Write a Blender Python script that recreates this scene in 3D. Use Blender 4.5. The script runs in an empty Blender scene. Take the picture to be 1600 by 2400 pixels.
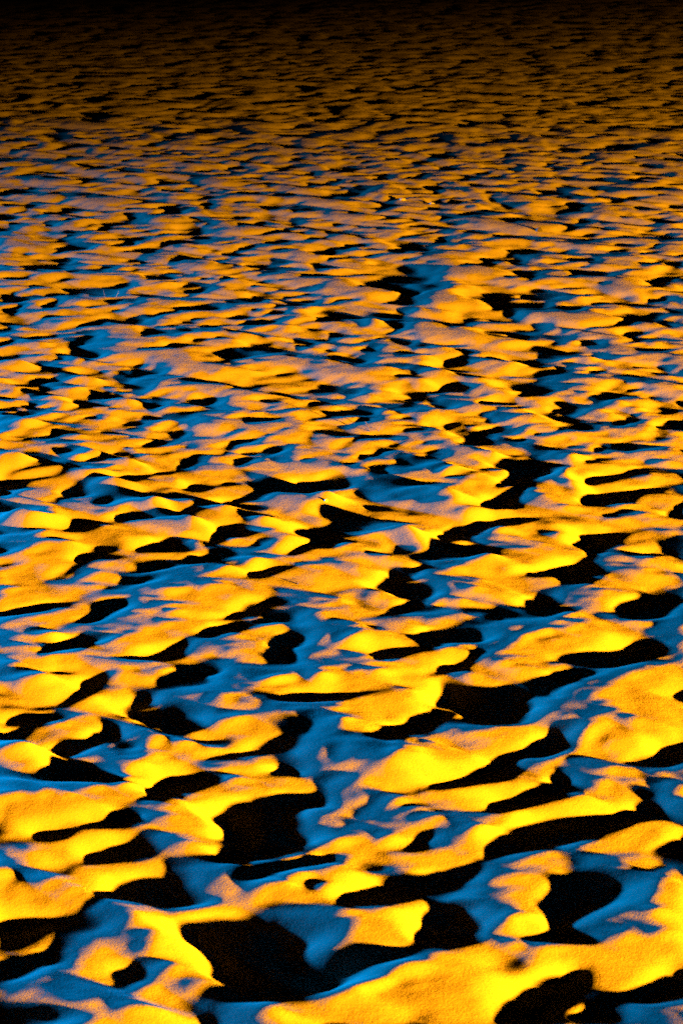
import bpy, bmesh, math, random
import numpy as np
FAR_AMP = (.90, .62); BUMP = .0005; SKY = .003
AIM_Y = (11, -8, -1.0); COL_Y = (1.0, .37, .004); POW_Y = 860000.0; CONE_Y = (176.25, .029, .17)
AIM_B = (-12.0, 14.0-10, 0.3); COL_B = (.0, .36, 1.0); POW_B = 340000.0; CONE_B = (172, .86, .18)
# heights of the near sand
RELIEF = [
[29,-41,0,-1,3,6,8,5,1,2,-2,-4,0,-2,-5,-7,-5,1,3,4,5,5,0,-5,-7,-1,3,-2,-1,3,1,4,1,3,3,3,1,2,-2,-2,-2,-9,-8,4,6,5,-2,-5,-8,1,4,5,-4,-6,-1,4,9,7,4,-2,-5,-4,0,-3,-2,-1,0,2,2,8,-2,-6,1,3,1,-1,-6,-4,-3,-3,3,5,1,3,3,7,5,-4,-12,-15,-4,6,9,9,5,-2,1,1,1,-2,-4,-2,-2,-2,2,3,0],
[22,-35,2,1,4,7,9,1,-4,0,-4,-1,3,-1,-6,-4,-3,1,0,5,7,3,-2,-8,-6,1,0,-4,0,5,4,5,1,1,1,3,4,3,0,-2,-4,-6,-9,-4,2,6,3,-4,-3,-1,6,1,-7,-7,5,6,6,8,3,-3,-7,-2,0,-2,-1,-1,-3,-3,3,10,0,-2,3,3,-2,-5,-9,-5,2,2,1,1,3,3,6,8,3,-10,-14,-11,-1,9,9,10,5,-4,-4,0,1,-2,-7,-2,3,1,2,0,-2],
[10,-20,1,2,6,11,3,-5,-6,0,-4,1,4,1,-5,-2,-2,-1,1,5,7,0,-5,-7,-4,2,-4,-3,0,5,5,7,4,0,-2,0,4,5,2,-2,-4,-6,-6,-7,-3,5,3,2,-1,3,2,-3,-8,-4,4,9,4,6,1,-2,-3,-1,-3,-1,-3,-1,-6,-4,6,12,1,1,3,0,-4,-7,-7,-5,5,4,1,-2,2,5,6,3,-3,-7,-11,-5,1,9,9,9,2,-8,-3,3,-2,-6,-8,2,6,5,0,-5,-3],
[-2,-2,-1,1,9,9,-3,-10,-4,1,-3,2,4,2,-1,-2,-2,-1,2,5,3,-2,-6,-3,-2,-3,-3,-4,3,3,6,7,6,2,-4,-4,2,4,3,3,-4,-7,-6,-6,-4,2,5,4,4,2,-2,-5,-3,-5,2,5,5,5,1,0,1,-1,-4,-6,-3,-2,-6,-2,11,11,3,1,-1,-3,-4,-4,-6,-2,3,4,3,-2,0,6,-1,-3,-4,0,-5,-2,0,7,10,8,-3,-6,0,0,-2,-9,-6,1,9,6,0,-8,-3],
[-10,13,-2,-2,7,6,-8,-11,0,2,-2,4,4,2,1,-1,-3,0,5,2,-1,-5,-2,-1,-3,-5,-4,0,4,1,5,6,8,4,-5,-4,-2,-1,5,7,-2,-9,-5,-6,-7,4,7,4,7,3,-5,-6,-2,-2,-2,1,2,7,5,0,2,-2,-6,-6,-4,-2,-5,4,11,10,3,0,-3,-5,-3,-3,-4,-1,1,5,3,-1,-2,2,-3,-7,0,2,1,-3,2,4,8,8,-2,-5,-1,-1,-4,-6,-2,-1,5,5,0,-5,-2],
[-13,22,-4,-4,2,2,-8,-7,2,2,-1,4,4,2,3,-2,-3,4,4,2,-7,-4,-3,-1,-2,-5,-1,2,3,0,2,6,10,5,-4,-5,-5,-3,4,8,-2,-6,-4,-7,-10,5,9,7,6,2,-4,-7,-2,-2,-1,-2,0,6,10,1,-2,-4,-4,-6,-1,-5,-3,7,11,10,4,-3,-2,-4,-7,-2,-3,0,0,4,4,-3,-4,-2,-1,-5,1,4,0,1,2,3,5,5,2,-3,-4,-3,-2,-4,2,-2,-1,4,3,-5,-1],
[-7,17,-4,-6,-1,-1,-5,-1,3,0,-1,2,3,3,4,0,-1,4,3,-2,-8,-4,-3,-2,-3,-2,4,3,2,0,-3,6,10,6,-1,-7,-7,-3,5,4,-2,-5,-1,-6,-9,3,12,8,1,-1,-1,-7,-2,0,-1,-2,-2,7,8,1,-2,-3,-5,-3,-3,-5,1,6,10,11,7,-5,-4,-5,-6,-3,-4,2,0,3,2,-4,-6,-3,2,-1,1,4,0,2,2,3,2,2,4,0,-6,-5,0,-1,4,-2,-4,4,3,-7,-3],
[-15,31,-5,-8,-6,0,-3,-1,2,3,1,-2,-1,0,3,7,2,1,3,-1,-5,-7,-3,-3,-3,-3,1,6,5,3,-2,-3,3,9,4,0,-6,-6,-1,6,0,-6,-4,-2,-1,-4,4,9,4,-1,-2,2,-4,-5,-1,0,0,2,4,1,-1,5,-3,-6,-3,-2,-1,1,6,6,10,9,-4,-8,-5,-4,-3,-1,-1,0,0,1,-3,-6,-2,4,1,2,4,1,0,3,2,-1,-2,4,1,-4,-3,0,2,5,1,-6,0,-2,-6,-3,6],
[-23,43,-6,-9,-8,-1,-3,2,2,4,0,-1,-3,-1,0,9,5,3,-1,-4,-6,-6,-2,-2,-5,-1,3,7,5,3,-2,-2,3,4,1,0,-1,-3,-1,6,-3,-10,-7,0,4,3,3,1,2,0,1,2,-3,-6,-1,-1,6,3,-1,-6,-2,8,1,-5,-4,1,1,1,2,5,9,9,-6,-7,-5,-3,-1,0,0,-6,-3,4,-1,-3,-3,1,5,3,5,2,0,0,1,-4,-4,-1,3,1,0,0,5,6,2,-5,-9,-4,-4,-3,6],
[-32,49,0,-7,-10,-3,-2,3,1,1,0,2,-2,-5,1,8,8,3,-4,-7,-5,-4,-2,-4,-2,-1,5,8,4,2,-4,0,0,2,0,3,4,-2,-1,2,-6,-12,-5,2,7,6,0,-1,-1,2,3,1,-4,-6,-2,6,7,1,-9,-8,-2,11,4,-2,-2,2,-1,-1,0,4,9,6,-6,-6,-2,-3,-2,2,-2,-5,-5,4,4,-3,-6,2,5,4,5,4,-2,-2,-2,-3,-4,-4,1,4,4,3,6,6,2,-7,-12,-6,-2,-2,2],
[-32,44,3,-4,-7,-5,0,2,-1,-3,2,4,-4,-4,3,10,6,-1,-5,-7,-3,-5,-1,-3,-2,1,6,9,4,-2,-4,-4,0,0,3,5,4,2,-1,-3,-9,-10,1,5,3,4,-1,-1,1,1,3,1,-5,-6,0,11,4,-7,-9,-5,-1,9,8,3,-2,0,-4,-2,2,3,8,0,-4,-5,-2,-1,-1,0,2,-6,-3,2,3,-2,-7,4,6,5,1,2,-2,-2,-4,0,-3,-3,-3,2,7,6,8,7,-2,-9,-10,-7,0,-2,-1],
[-27,37,1,-4,-3,0,0,-2,-2,-5,5,3,-5,-3,6,10,3,-4,-6,-4,-4,-3,-1,-2,-4,3,9,11,2,-5,-7,-2,-3,0,2,5,4,3,2,-4,-8,-7,4,3,0,-2,0,2,4,1,0,-1,-2,-3,3,4,0,-6,-6,-2,-3,8,10,3,-1,1,-3,-5,-2,7,7,-1,-8,-2,-1,-2,1,1,1,-2,-3,-1,1,-5,-1,4,9,2,-1,-4,-2,2,0,-1,-3,-4,-2,1,4,8,11,4,-5,-8,-9,-2,-1,-1,-4],
[-24,34,-3,-4,1,4,1,-7,-3,-1,2,1,-2,-1,4,6,2,-2,-5,-4,-4,-1,-1,-4,-4,7,13,9,-1,-9,-6,-2,1,-4,0,4,3,3,3,-1,-3,-5,3,0,-3,-4,-3,5,8,2,-1,-3,0,0,2,-4,-1,-1,-1,-5,-2,8,8,0,-1,2,0,-5,-3,10,7,-5,-9,-3,1,-1,1,0,3,0,-3,-1,-3,-4,0,6,7,1,-5,-7,-3,7,6,0,-4,-3,-1,-1,-1,10,11,-2,-8,-5,-1,-1,0,-3,-3],
[-27,35,-4,-2,5,5,-1,-7,-5,2,-2,-2,2,1,1,5,1,0,-4,-3,-5,0,-3,-5,0,10,15,5,-5,-10,-5,1,-1,-4,-3,4,5,3,-1,0,0,0,3,-2,-4,-6,-1,1,7,7,-1,-1,0,-3,-2,0,1,-2,-3,-4,1,8,4,0,-3,-1,1,-1,4,10,2,-8,-9,-3,2,0,-1,2,2,3,-1,-1,-3,-6,0,4,4,0,-6,-8,-2,7,11,3,-1,-1,-3,-5,-2,7,8,-3,-8,2,1,-1,-4,-3,1],
[-32,37,-1,-1,6,4,0,-8,-4,1,-3,-5,3,2,2,4,1,0,-2,-4,-5,0,-3,-4,4,11,10,2,-5,-9,-2,1,-2,-7,-4,4,10,3,-4,-7,1,7,7,-2,-6,-5,-3,-2,6,10,3,-3,-4,-2,2,2,-2,-6,-6,0,4,5,3,3,-2,-6,-1,5,8,10,-6,-8,-8,-1,0,0,1,-1,6,3,1,0,-4,-5,-3,2,3,-2,-7,-7,0,8,9,6,4,1,-6,-8,0,2,4,-1,-3,5,2,-7,-8,1,5],
[-38,41,2,-2,1,4,5,0,-5,-5,-2,-3,-4,1,3,2,4,1,0,0,-6,-3,0,-1,-2,5,8,1,-1,0,-1,-1,-2,-4,-8,-4,7,9,3,-8,-8,0,9,9,1,-5,-5,-4,-3,3,13,3,-5,-5,2,7,-2,-10,-4,-2,2,1,1,3,6,3,-5,-5,5,9,5,-6,-9,-6,0,0,0,0,2,4,3,3,1,-3,-7,-1,1,0,-3,-7,-8,3,8,7,8,7,0,-10,-4,2,0,-1,2,2,4,-4,-9,-8,4,10,2],
[-39,42,1,2,-2,2,4,3,-3,-6,-4,-4,-2,1,2,2,3,3,2,-3,-5,-2,2,1,0,2,1,-5,-2,7,6,-1,-3,-7,-6,-3,9,5,-2,-7,-5,-1,6,8,4,-1,-5,-3,-4,1,13,4,-6,-4,4,3,-5,-9,-1,3,0,-1,-3,2,10,4,-1,-5,4,4,-2,-4,-6,-4,0,2,0,-1,2,3,3,2,4,-2,-6,-3,1,-1,-6,-5,-5,2,7,8,7,9,-5,-10,0,7,-2,-4,1,5,1,-8,-9,-7,7,11,2],
[-37,37,4,2,-1,-1,4,5,-4,-6,-4,-3,-1,-1,2,3,3,5,2,-5,-6,-1,4,4,1,-4,-4,-7,0,8,11,2,-5,-8,-6,3,4,2,-3,-5,-4,-2,3,6,7,2,-3,-4,-4,2,7,5,0,-4,-1,-1,-5,-3,1,4,-1,-4,-4,2,8,6,1,-3,4,-1,-6,-3,-2,-2,1,1,0,0,0,1,2,2,6,1,-3,-7,-2,-4,-4,1,-2,0,3,7,9,7,-6,-10,4,10,-3,-8,1,4,-1,-7,-8,-5,5,8,5],
[-29,23,7,3,0,0,3,4,-3,-5,-4,-1,-4,0,3,3,2,4,5,-6,-8,-1,5,8,-1,-6,-8,-5,0,8,12,4,-4,-9,-5,3,1,1,-2,-1,-6,-4,2,6,8,7,-2,-6,-5,0,3,7,5,-5,-7,-2,0,0,2,3,-2,-4,-4,-2,3,10,4,-2,2,-1,-6,-1,-2,-2,1,1,0,0,-1,-2,0,3,8,4,-2,-9,-6,-4,3,2,0,0,2,4,7,3,-5,-9,3,12,1,-7,-3,0,1,-5,-6,-4,1,5,6],
[-20,11,5,4,2,1,2,4,0,-5,-3,-3,-2,0,3,2,0,4,4,-3,-9,-3,7,7,0,-6,-6,-4,0,7,7,3,-1,-7,-4,2,-2,0,-1,-1,-5,-4,5,5,9,6,2,-6,-7,-2,0,7,5,-6,-6,-1,3,2,0,2,-3,-3,-3,-4,-1,10,6,-1,2,-1,-4,-1,-1,-4,2,2,-1,0,-2,-5,-1,3,8,6,-2,-7,-6,0,3,1,2,3,0,2,1,0,-6,-7,1,14,6,-3,-7,-2,1,-3,-5,-3,-2,4,6],
[-14,4,3,3,4,1,3,3,2,0,-7,-4,-1,3,3,-1,-2,1,4,0,-7,-3,5,6,-1,-2,-2,-1,0,2,0,0,1,-3,-1,0,-3,-4,-1,0,-3,2,5,5,4,7,4,-5,-8,-1,-1,3,1,-2,-2,1,2,0,-3,1,-2,-2,0,-1,-2,3,5,2,0,-1,-2,-1,0,0,-1,1,-1,-1,-1,-6,-3,5,6,5,-1,-5,1,1,-1,2,5,-1,-1,0,-2,-2,-4,-6,-1,12,11,1,-8,-4,2,-3,-4,-5,0,2,8],
[-13,6,-1,2,3,4,1,5,5,-2,-7,-5,1,7,0,-4,-8,1,4,4,-2,-2,4,1,-1,1,2,0,0,-3,-5,-1,2,0,-3,1,-4,-4,-1,1,4,3,4,1,1,4,6,-2,-4,-2,-1,-1,0,2,0,-3,2,-2,-4,-1,1,1,3,0,-4,0,3,2,-1,-1,-2,0,3,2,-3,-2,-1,0,-2,-3,-3,3,8,3,-2,-1,3,0,1,0,2,-2,-1,0,-1,-3,-4,-5,-4,11,12,4,-7,-3,0,-3,-4,-3,-1,3,9],
[-14,9,-2,2,2,3,3,4,5,-2,-8,-2,3,6,-3,-7,-10,-1,5,9,2,0,1,1,0,1,0,1,-2,-5,-5,2,0,-4,-2,0,-2,-1,1,4,4,2,1,-2,-1,4,8,1,-1,-5,-2,0,1,0,-1,-4,2,0,-5,-1,1,3,5,-2,-4,0,1,3,-2,-3,-3,3,4,3,-3,-5,-3,2,2,-2,-3,2,7,3,-4,0,4,-1,2,-1,-1,0,2,1,0,-6,-7,-6,-3,13,11,4,-5,-4,0,-3,-2,-2,-2,0,9],
[-10,4,2,0,1,2,2,2,4,2,-1,-4,-1,4,1,-4,-9,-10,-1,6,12,2,1,2,3,1,-1,-1,-4,-2,-3,-2,2,-3,-6,-5,0,3,3,3,5,2,-2,-3,-2,1,4,8,5,-2,-5,-3,2,1,-2,-5,-1,1,1,-3,-1,2,2,3,-1,-4,0,3,1,-5,-3,-3,5,5,4,-5,-7,-2,5,3,1,-2,-1,5,0,-5,1,4,2,-1,-2,2,2,5,4,-7,-9,-8,-7,3,15,9,2,-5,-4,-4,0,2,2,-7,-4,5,9],
[-14,10,0,2,3,-1,1,3,3,0,0,-1,0,3,-4,-5,-8,-6,-3,6,10,2,4,5,3,0,-2,-4,-4,0,-2,0,0,-5,-6,-4,-1,1,6,6,4,0,-4,-4,2,2,3,5,5,-1,-5,-1,3,-1,-3,-3,-2,-1,2,-1,-1,2,2,2,-3,-1,0,2,-2,-5,-4,1,4,6,4,-5,-8,2,4,2,1,1,0,-1,-3,-3,0,4,5,-1,-1,0,7,9,0,-12,-12,-5,-3,6,10,5,4,-3,-6,-5,1,6,2,-7,-7,0,10],
[-21,19,0,3,0,0,1,3,1,0,3,-1,1,-1,-5,-7,-4,-5,-5,5,7,4,7,9,2,-3,-4,-5,-1,2,-1,-2,-2,-4,-4,0,-4,-4,4,6,5,2,-2,0,1,0,0,6,3,-4,-4,1,3,1,0,-4,-3,-1,-1,1,-1,3,4,-1,-4,1,0,-1,-3,-7,1,1,5,4,3,-4,-2,1,-1,0,3,4,1,-4,-4,-3,-1,6,3,0,0,0,9,11,-2,-15,-10,-1,1,2,3,1,6,0,-4,-5,1,5,2,-6,-6,-3,5],
[-28,26,2,1,2,-2,3,2,-2,3,2,1,1,-2,-7,-8,-2,-6,-5,3,6,5,10,12,2,-5,-8,-4,3,5,-4,-5,-4,-1,1,-1,-4,-7,0,3,7,8,4,1,-5,-7,1,7,2,-6,-5,1,6,4,3,-3,-5,-4,0,1,0,4,3,-2,-4,2,0,-3,-6,-4,2,4,2,2,2,0,0,-2,-3,1,4,6,-2,-5,-2,-1,0,3,1,1,-1,1,8,10,2,-12,-6,-2,1,-1,-2,0,2,3,-2,-3,2,3,-1,-3,-5,-5,2],
[-25,25,-4,2,2,2,3,2,-2,0,4,1,2,-1,-10,-6,-4,-5,-7,3,7,6,10,10,3,-3,-9,-2,5,3,-6,-8,-2,2,0,-2,-4,-3,-1,-1,9,11,6,-2,-8,-9,-1,6,1,-5,-4,3,7,5,5,-3,-7,-3,2,1,-2,2,1,0,-1,1,-2,-4,-4,-2,5,1,-1,1,2,1,-1,-2,-2,2,6,3,-3,-4,1,0,0,1,1,-1,-1,1,6,8,7,-5,-7,-6,0,1,-1,-3,-3,3,1,-1,1,-1,0,-2,-2,-4,-3],
[-6,7,-11,0,5,5,6,2,-3,0,2,3,3,-3,-9,-7,-4,-6,-6,4,9,7,6,8,3,0,-7,-2,6,-1,-6,-7,-1,1,-2,-4,-1,4,0,-1,6,8,2,-4,-5,-3,-6,-1,1,1,-1,3,6,6,4,-3,-5,-1,2,1,-8,-1,3,1,1,1,-3,-4,1,2,1,-2,-4,1,3,0,-2,-2,0,5,4,1,-4,0,0,3,2,-2,0,-2,-1,0,6,7,8,-1,-9,-9,2,4,-2,-4,-3,1,0,1,-3,-1,-1,1,3,-5,-4],
[20,-18,-16,-3,6,9,7,1,-1,0,2,2,1,-3,-7,-7,-5,-6,-3,6,9,6,5,4,3,2,-5,0,4,-4,-6,-3,-3,-2,-2,-3,4,6,3,0,0,0,-2,-2,2,0,-9,-8,4,6,1,0,6,6,3,0,-2,-3,0,-2,-5,-2,0,-2,4,5,-2,0,2,0,-4,-5,-1,1,2,2,-3,-6,2,6,3,0,-1,0,2,3,3,-2,-3,-1,0,-1,2,6,10,0,-9,-7,2,4,-3,-2,-3,-1,0,-2,-4,-2,0,6,2,-3,-3],
[37,-33,-16,-6,6,8,5,1,1,2,1,1,0,-3,-6,-6,-4,-8,2,6,9,5,5,1,3,0,-3,2,2,-5,-5,-3,-4,-4,1,2,4,8,1,-1,-4,-5,-2,2,3,0,-7,-9,3,9,0,0,3,5,4,4,-1,-6,-4,0,-1,0,-3,-8,5,11,4,-1,-3,-3,-6,-2,1,0,5,0,-6,-7,0,7,3,1,1,1,1,5,2,0,-4,0,-1,-4,-2,6,10,4,-7,-6,3,0,-1,-2,-2,-3,-1,-4,-3,-2,3,3,-1,1,3],
[23,-1,-17,-14,-4,3,6,1,1,3,1,0,2,0,-2,-4,-3,-6,-8,3,7,8,5,2,1,0,1,0,3,1,-8,-4,-4,-3,-2,4,3,6,2,0,-2,-4,-6,-1,4,3,0,-7,-6,3,5,1,0,3,2,3,6,0,-4,-6,1,2,0,-5,-9,3,11,9,-1,-5,-6,-2,-2,1,2,3,-3,-6,-7,1,4,3,2,2,2,2,4,3,-1,-1,1,-4,-7,-3,4,13,4,-3,-6,0,1,-1,-1,-2,-2,-4,-4,-2,0,3,-4,-2,4,9,5],
[27,-6,-17,-9,-4,2,3,-1,2,2,-1,-1,2,2,0,-1,-2,-6,-7,4,5,3,5,2,-1,1,2,3,5,-3,-8,-5,-4,-3,2,6,5,2,-2,-4,-2,-1,-3,1,5,2,-3,-5,-2,1,1,-1,3,3,2,0,3,5,1,-4,-3,-1,2,-2,-11,-2,8,9,4,-4,-3,-2,-2,0,4,0,-6,-6,-5,0,3,3,3,3,2,3,2,3,1,-1,1,-4,-9,-2,6,11,2,-4,-5,1,3,-1,0,-3,-3,-3,-4,-3,2,0,-6,-3,7,11,5],
[27,-7,-15,-8,-5,2,2,1,2,-1,-1,-3,-2,2,4,3,0,-6,-2,3,1,-2,2,1,1,3,6,4,2,-5,-7,-3,-5,-2,3,8,3,-3,-4,-2,-3,1,0,2,5,0,-1,-4,-1,0,-4,-1,3,7,3,-2,0,5,4,-1,-5,-6,2,2,-7,-7,2,9,8,0,-4,-1,-3,1,4,-2,-6,-9,-2,1,1,3,4,2,3,3,3,1,1,2,-1,-5,-7,1,8,4,-1,-3,-4,1,6,1,-3,-4,-2,-2,-6,-3,3,0,-6,-3,7,10,4],
[23,-2,-15,-9,-4,1,3,2,1,1,-2,-5,-8,-1,7,7,3,-2,1,0,-3,-4,-1,2,2,5,8,3,-3,-5,-1,-2,-6,0,3,4,-1,-4,-4,2,-1,0,2,2,2,1,0,-2,-2,-3,-4,0,5,6,5,-2,-2,1,0,2,-1,-5,-1,2,-3,-3,-3,6,9,2,-4,-3,0,0,1,-3,-5,-4,-5,2,2,3,1,3,2,4,3,2,0,0,0,-6,-3,6,6,-1,-5,-2,-1,1,6,0,-4,-3,-2,-3,-3,-4,2,2,-5,-4,4,9,5],
[12,12,-15,-12,-3,2,3,1,2,1,-2,-7,-11,-6,9,11,5,2,-1,-2,-3,-3,-1,2,3,4,6,1,-4,-1,1,-1,-5,1,1,-2,-2,-2,-6,3,4,2,1,1,-2,-2,0,0,2,-1,-5,1,3,6,5,-1,-5,-2,-2,3,3,-1,-1,-4,-1,3,0,0,4,5,-3,-4,0,-2,-1,-4,-1,-1,-3,1,2,2,-1,2,3,6,4,-1,-3,0,0,-3,1,7,4,-5,-5,-3,0,0,3,0,0,-2,-2,-2,-3,-3,-1,2,0,-6,-1,9,4],
[0,25,-15,-13,0,4,0,-1,3,2,-4,-8,-13,-4,7,11,8,3,-2,-3,0,-2,-1,1,2,2,5,1,-2,0,3,-3,-6,2,-1,-2,0,-3,-6,3,5,5,-1,-2,-6,-5,1,5,4,3,-2,-4,1,5,6,-2,-4,-2,-1,2,3,0,-3,-7,2,8,1,-1,-1,4,-1,-4,-4,-1,-3,0,0,0,0,1,1,0,-2,1,5,7,6,-4,-7,-2,4,1,2,5,2,-6,-5,-2,-2,-1,-2,3,3,0,-2,-1,-1,-4,-4,3,2,-5,-3,5,4],
[-11,33,-15,-9,6,4,-5,-3,4,3,-7,-11,-11,-1,7,9,8,5,-2,-3,0,0,-3,1,0,2,5,3,-1,-1,1,-4,-4,-1,0,1,-2,0,-3,2,4,1,-1,-6,-6,-3,0,8,6,5,-2,-5,0,6,5,-2,-3,-2,-2,1,1,0,-6,-6,7,9,3,-1,-2,-1,-2,-4,-3,-3,0,1,0,0,2,2,2,-3,-3,0,6,10,5,-6,-9,0,4,4,2,1,0,-4,-4,-3,-4,-2,-1,0,5,3,-1,0,0,-4,-4,2,2,-4,-3,3,2],
[-19,34,-10,-5,9,4,-7,-4,3,1,-8,-10,-9,1,6,7,7,4,0,0,-1,-1,-3,-2,2,5,4,1,-4,-1,2,-3,-3,-2,1,1,-1,0,0,1,-1,1,-1,-4,-4,-5,-3,9,7,4,0,-2,3,5,2,-3,-1,-5,-4,0,0,0,-6,-2,7,11,4,-2,-3,-2,-2,-3,-7,-2,1,3,-1,-3,4,6,2,-4,-5,0,6,11,4,-4,-8,-2,1,4,4,0,-1,-3,-4,-4,-3,-5,0,0,6,2,1,1,0,0,-3,-2,-2,0,-1,1,1],
[-31,41,-1,-6,-3,10,3,-3,-4,0,-3,-7,-7,-6,1,3,5,6,3,1,4,0,-3,-2,-2,3,4,2,-2,-5,0,3,0,-2,1,-2,0,-1,-2,-1,-2,0,3,3,-1,-5,-9,-5,7,8,6,3,0,4,4,-2,-4,-2,-3,-5,-3,-1,1,0,-2,7,11,4,-4,-4,0,-1,-5,-8,-3,2,2,-1,-1,4,7,4,-5,-5,-2,7,10,4,-3,-6,-6,0,4,5,0,-1,-4,-4,-3,-5,-3,-2,3,4,2,2,2,0,3,-3,-5,-5,3,1,1,1,1],
[-24,31,-1,-6,0,6,5,1,-1,-6,-6,-3,-3,-4,-3,0,4,7,0,3,5,0,0,0,0,0,1,1,-3,-6,0,6,5,-1,-2,-4,-2,-1,-2,-3,-5,0,9,6,-1,-7,-9,-8,8,9,7,5,0,1,2,0,-5,-2,-4,-7,-3,3,3,2,-1,4,11,3,-6,-5,1,-1,-6,-6,-3,0,1,2,1,5,6,1,-3,-5,-1,6,8,4,-3,-4,-6,-2,5,4,0,-3,-3,-4,-4,-4,-2,1,2,2,2,3,2,1,1,-1,-6,-4,2,1,1,2,2],
[-13,18,-3,-4,1,4,4,4,1,-6,-7,-2,1,-5,-6,-1,5,6,0,1,2,2,2,2,0,0,-1,1,-3,-5,3,9,2,-2,-4,-5,-3,-1,-2,-4,-4,2,9,4,-2,-5,-6,-7,8,8,8,4,-1,-4,2,1,-2,-5,-4,-5,0,6,3,-1,0,2,9,4,-8,-4,-1,-2,-3,-3,-4,-3,2,5,5,2,4,0,-5,-5,1,5,7,3,-1,-2,-4,-1,3,1,-3,-2,-4,-2,-3,-3,-1,2,3,0,2,1,3,0,0,-2,-1,-3,0,0,2,2,4],
[-5,8,-3,-2,2,1,2,3,3,-2,-6,0,0,-6,-4,-3,5,5,1,-1,-3,3,3,0,1,2,1,2,-2,-2,5,6,-1,-6,-4,-3,-4,0,-3,-3,-1,4,3,-2,-1,2,-3,-3,6,6,6,4,-3,-4,-1,1,-2,-1,-3,-4,3,3,2,0,-2,2,7,3,-5,-4,-4,-1,-1,-4,-4,-3,6,7,3,3,1,-1,-7,-5,-1,6,7,4,2,0,-3,-1,1,-2,-5,-4,-2,-1,-1,-2,1,1,1,2,0,0,1,2,0,-2,0,0,-2,2,2,2,3],
[-1,3,0,1,-2,-5,1,3,4,0,1,1,-2,-7,-3,0,1,3,2,0,-5,-1,0,1,2,3,4,6,2,2,0,-1,-6,-4,-3,-1,-2,-3,-2,-1,1,3,-3,-5,1,8,2,-2,4,4,4,2,-4,-3,-2,-1,0,-1,0,-2,2,3,-1,1,0,-1,3,4,1,-6,-5,-2,-1,-2,-4,0,7,7,3,1,1,-4,-6,-6,-2,3,7,7,4,2,-1,-2,-2,-3,-5,-6,-2,1,1,-1,-1,1,1,0,2,0,-1,3,1,0,-2,-1,2,4,2,1,1],
[1,4,1,0,-6,-9,0,4,3,3,4,4,-2,-7,-1,-1,1,1,1,-1,-5,-4,-3,3,3,5,7,9,4,0,-5,-6,-4,-4,-1,-1,-2,-2,-1,-1,1,0,-4,-4,3,10,4,-1,2,4,0,1,-3,-4,-1,-1,0,-2,-1,0,4,2,1,-1,-1,-1,1,3,5,-5,-6,-5,1,0,-1,3,6,6,0,0,-3,-3,-4,-1,-3,-3,4,6,6,5,1,-2,-4,-5,-3,-5,-2,2,0,-2,-1,1,-1,2,3,1,1,0,3,-1,-2,-1,5,5,2,-3,-1],
[5,4,-1,-2,-8,-10,0,4,3,1,5,6,1,-2,-1,-1,-1,-1,-3,-2,-3,-4,-2,2,4,7,8,9,1,-3,-4,-5,-2,-5,-3,-1,0,-1,-2,0,0,-1,-5,-2,4,8,4,2,3,3,0,-1,-3,-7,1,-1,-3,-2,0,3,3,5,0,0,-3,-1,0,1,4,-1,-7,-2,2,-1,3,3,4,3,0,-2,-3,-3,-2,1,-2,-5,-1,5,5,5,4,0,-6,-5,-4,0,-2,0,-1,-2,-1,0,0,1,5,4,1,0,1,-1,0,0,3,5,1,-4,-2],
[12,-1,-4,-5,-7,-5,0,1,1,1,2,6,6,4,0,-1,-3,-5,-6,-4,0,-1,-1,2,5,7,6,3,0,-1,-1,1,-1,-9,-7,-2,3,1,-2,-1,-1,-4,-4,1,1,6,6,4,7,2,0,-1,-5,-10,-2,-2,-3,0,3,6,6,3,-1,-1,-2,-3,0,0,2,0,-4,0,1,1,1,3,2,0,0,2,-1,-5,-5,2,1,-5,0,3,2,4,4,0,-6,-5,-1,0,0,-2,-2,-1,-2,1,0,0,6,5,2,0,0,1,0,0,1,0,1,0,-2],
[11,-1,-3,-5,-4,-3,0,-1,-2,-3,1,3,4,8,6,0,1,-2,-7,-8,-6,0,3,0,3,3,6,1,2,1,3,4,3,-2,-10,-13,1,5,-1,-1,-2,-5,-5,-3,2,1,4,9,10,7,2,-1,-2,-10,-14,-3,-2,0,4,8,10,2,-1,-1,0,-4,-6,1,3,0,-1,-1,0,1,-1,0,4,1,-3,2,8,0,-9,-8,1,4,-3,2,6,1,0,1,-2,-5,-4,0,2,0,-3,-2,-1,0,1,-2,1,5,5,1,1,0,2,1,-1,-4,-1,2,4,-1,-6],
[24,-19,-5,-3,-2,1,3,-1,-5,-3,0,1,3,7,5,1,3,0,-5,-6,-9,-2,3,3,3,1,4,3,2,0,5,6,4,-5,-14,-10,6,4,-5,-1,-5,-5,-5,-2,0,1,9,14,11,5,2,-1,-9,-15,-14,-1,2,1,9,11,6,0,-2,-2,-2,-6,-8,6,7,-3,-2,1,0,-1,-5,0,7,3,-4,0,11,3,-13,-13,3,6,0,4,10,1,-4,-3,-4,-5,-3,3,2,0,-3,-1,-2,1,0,-1,-1,4,6,0,-1,3,1,1,-2,-3,-3,4,5,0,-4],
[32,-31,-7,-1,3,1,2,-1,-4,-2,1,-3,1,6,6,2,1,-1,0,-4,-7,-3,1,6,1,0,7,3,1,-1,5,6,-2,-8,-16,1,12,1,-8,-6,-7,-6,-3,0,2,0,13,20,8,4,2,-4,-19,-19,-6,3,5,5,8,8,3,0,0,-6,-7,-6,-4,10,9,-3,-3,-1,-2,-2,-4,-2,9,8,-7,-2,10,5,-9,-19,-1,7,7,5,14,3,-10,-8,-4,-3,-2,3,3,0,-1,-3,-1,0,0,-1,-1,4,4,0,-1,1,2,0,0,0,-2,2,4,0,-2],
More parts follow.
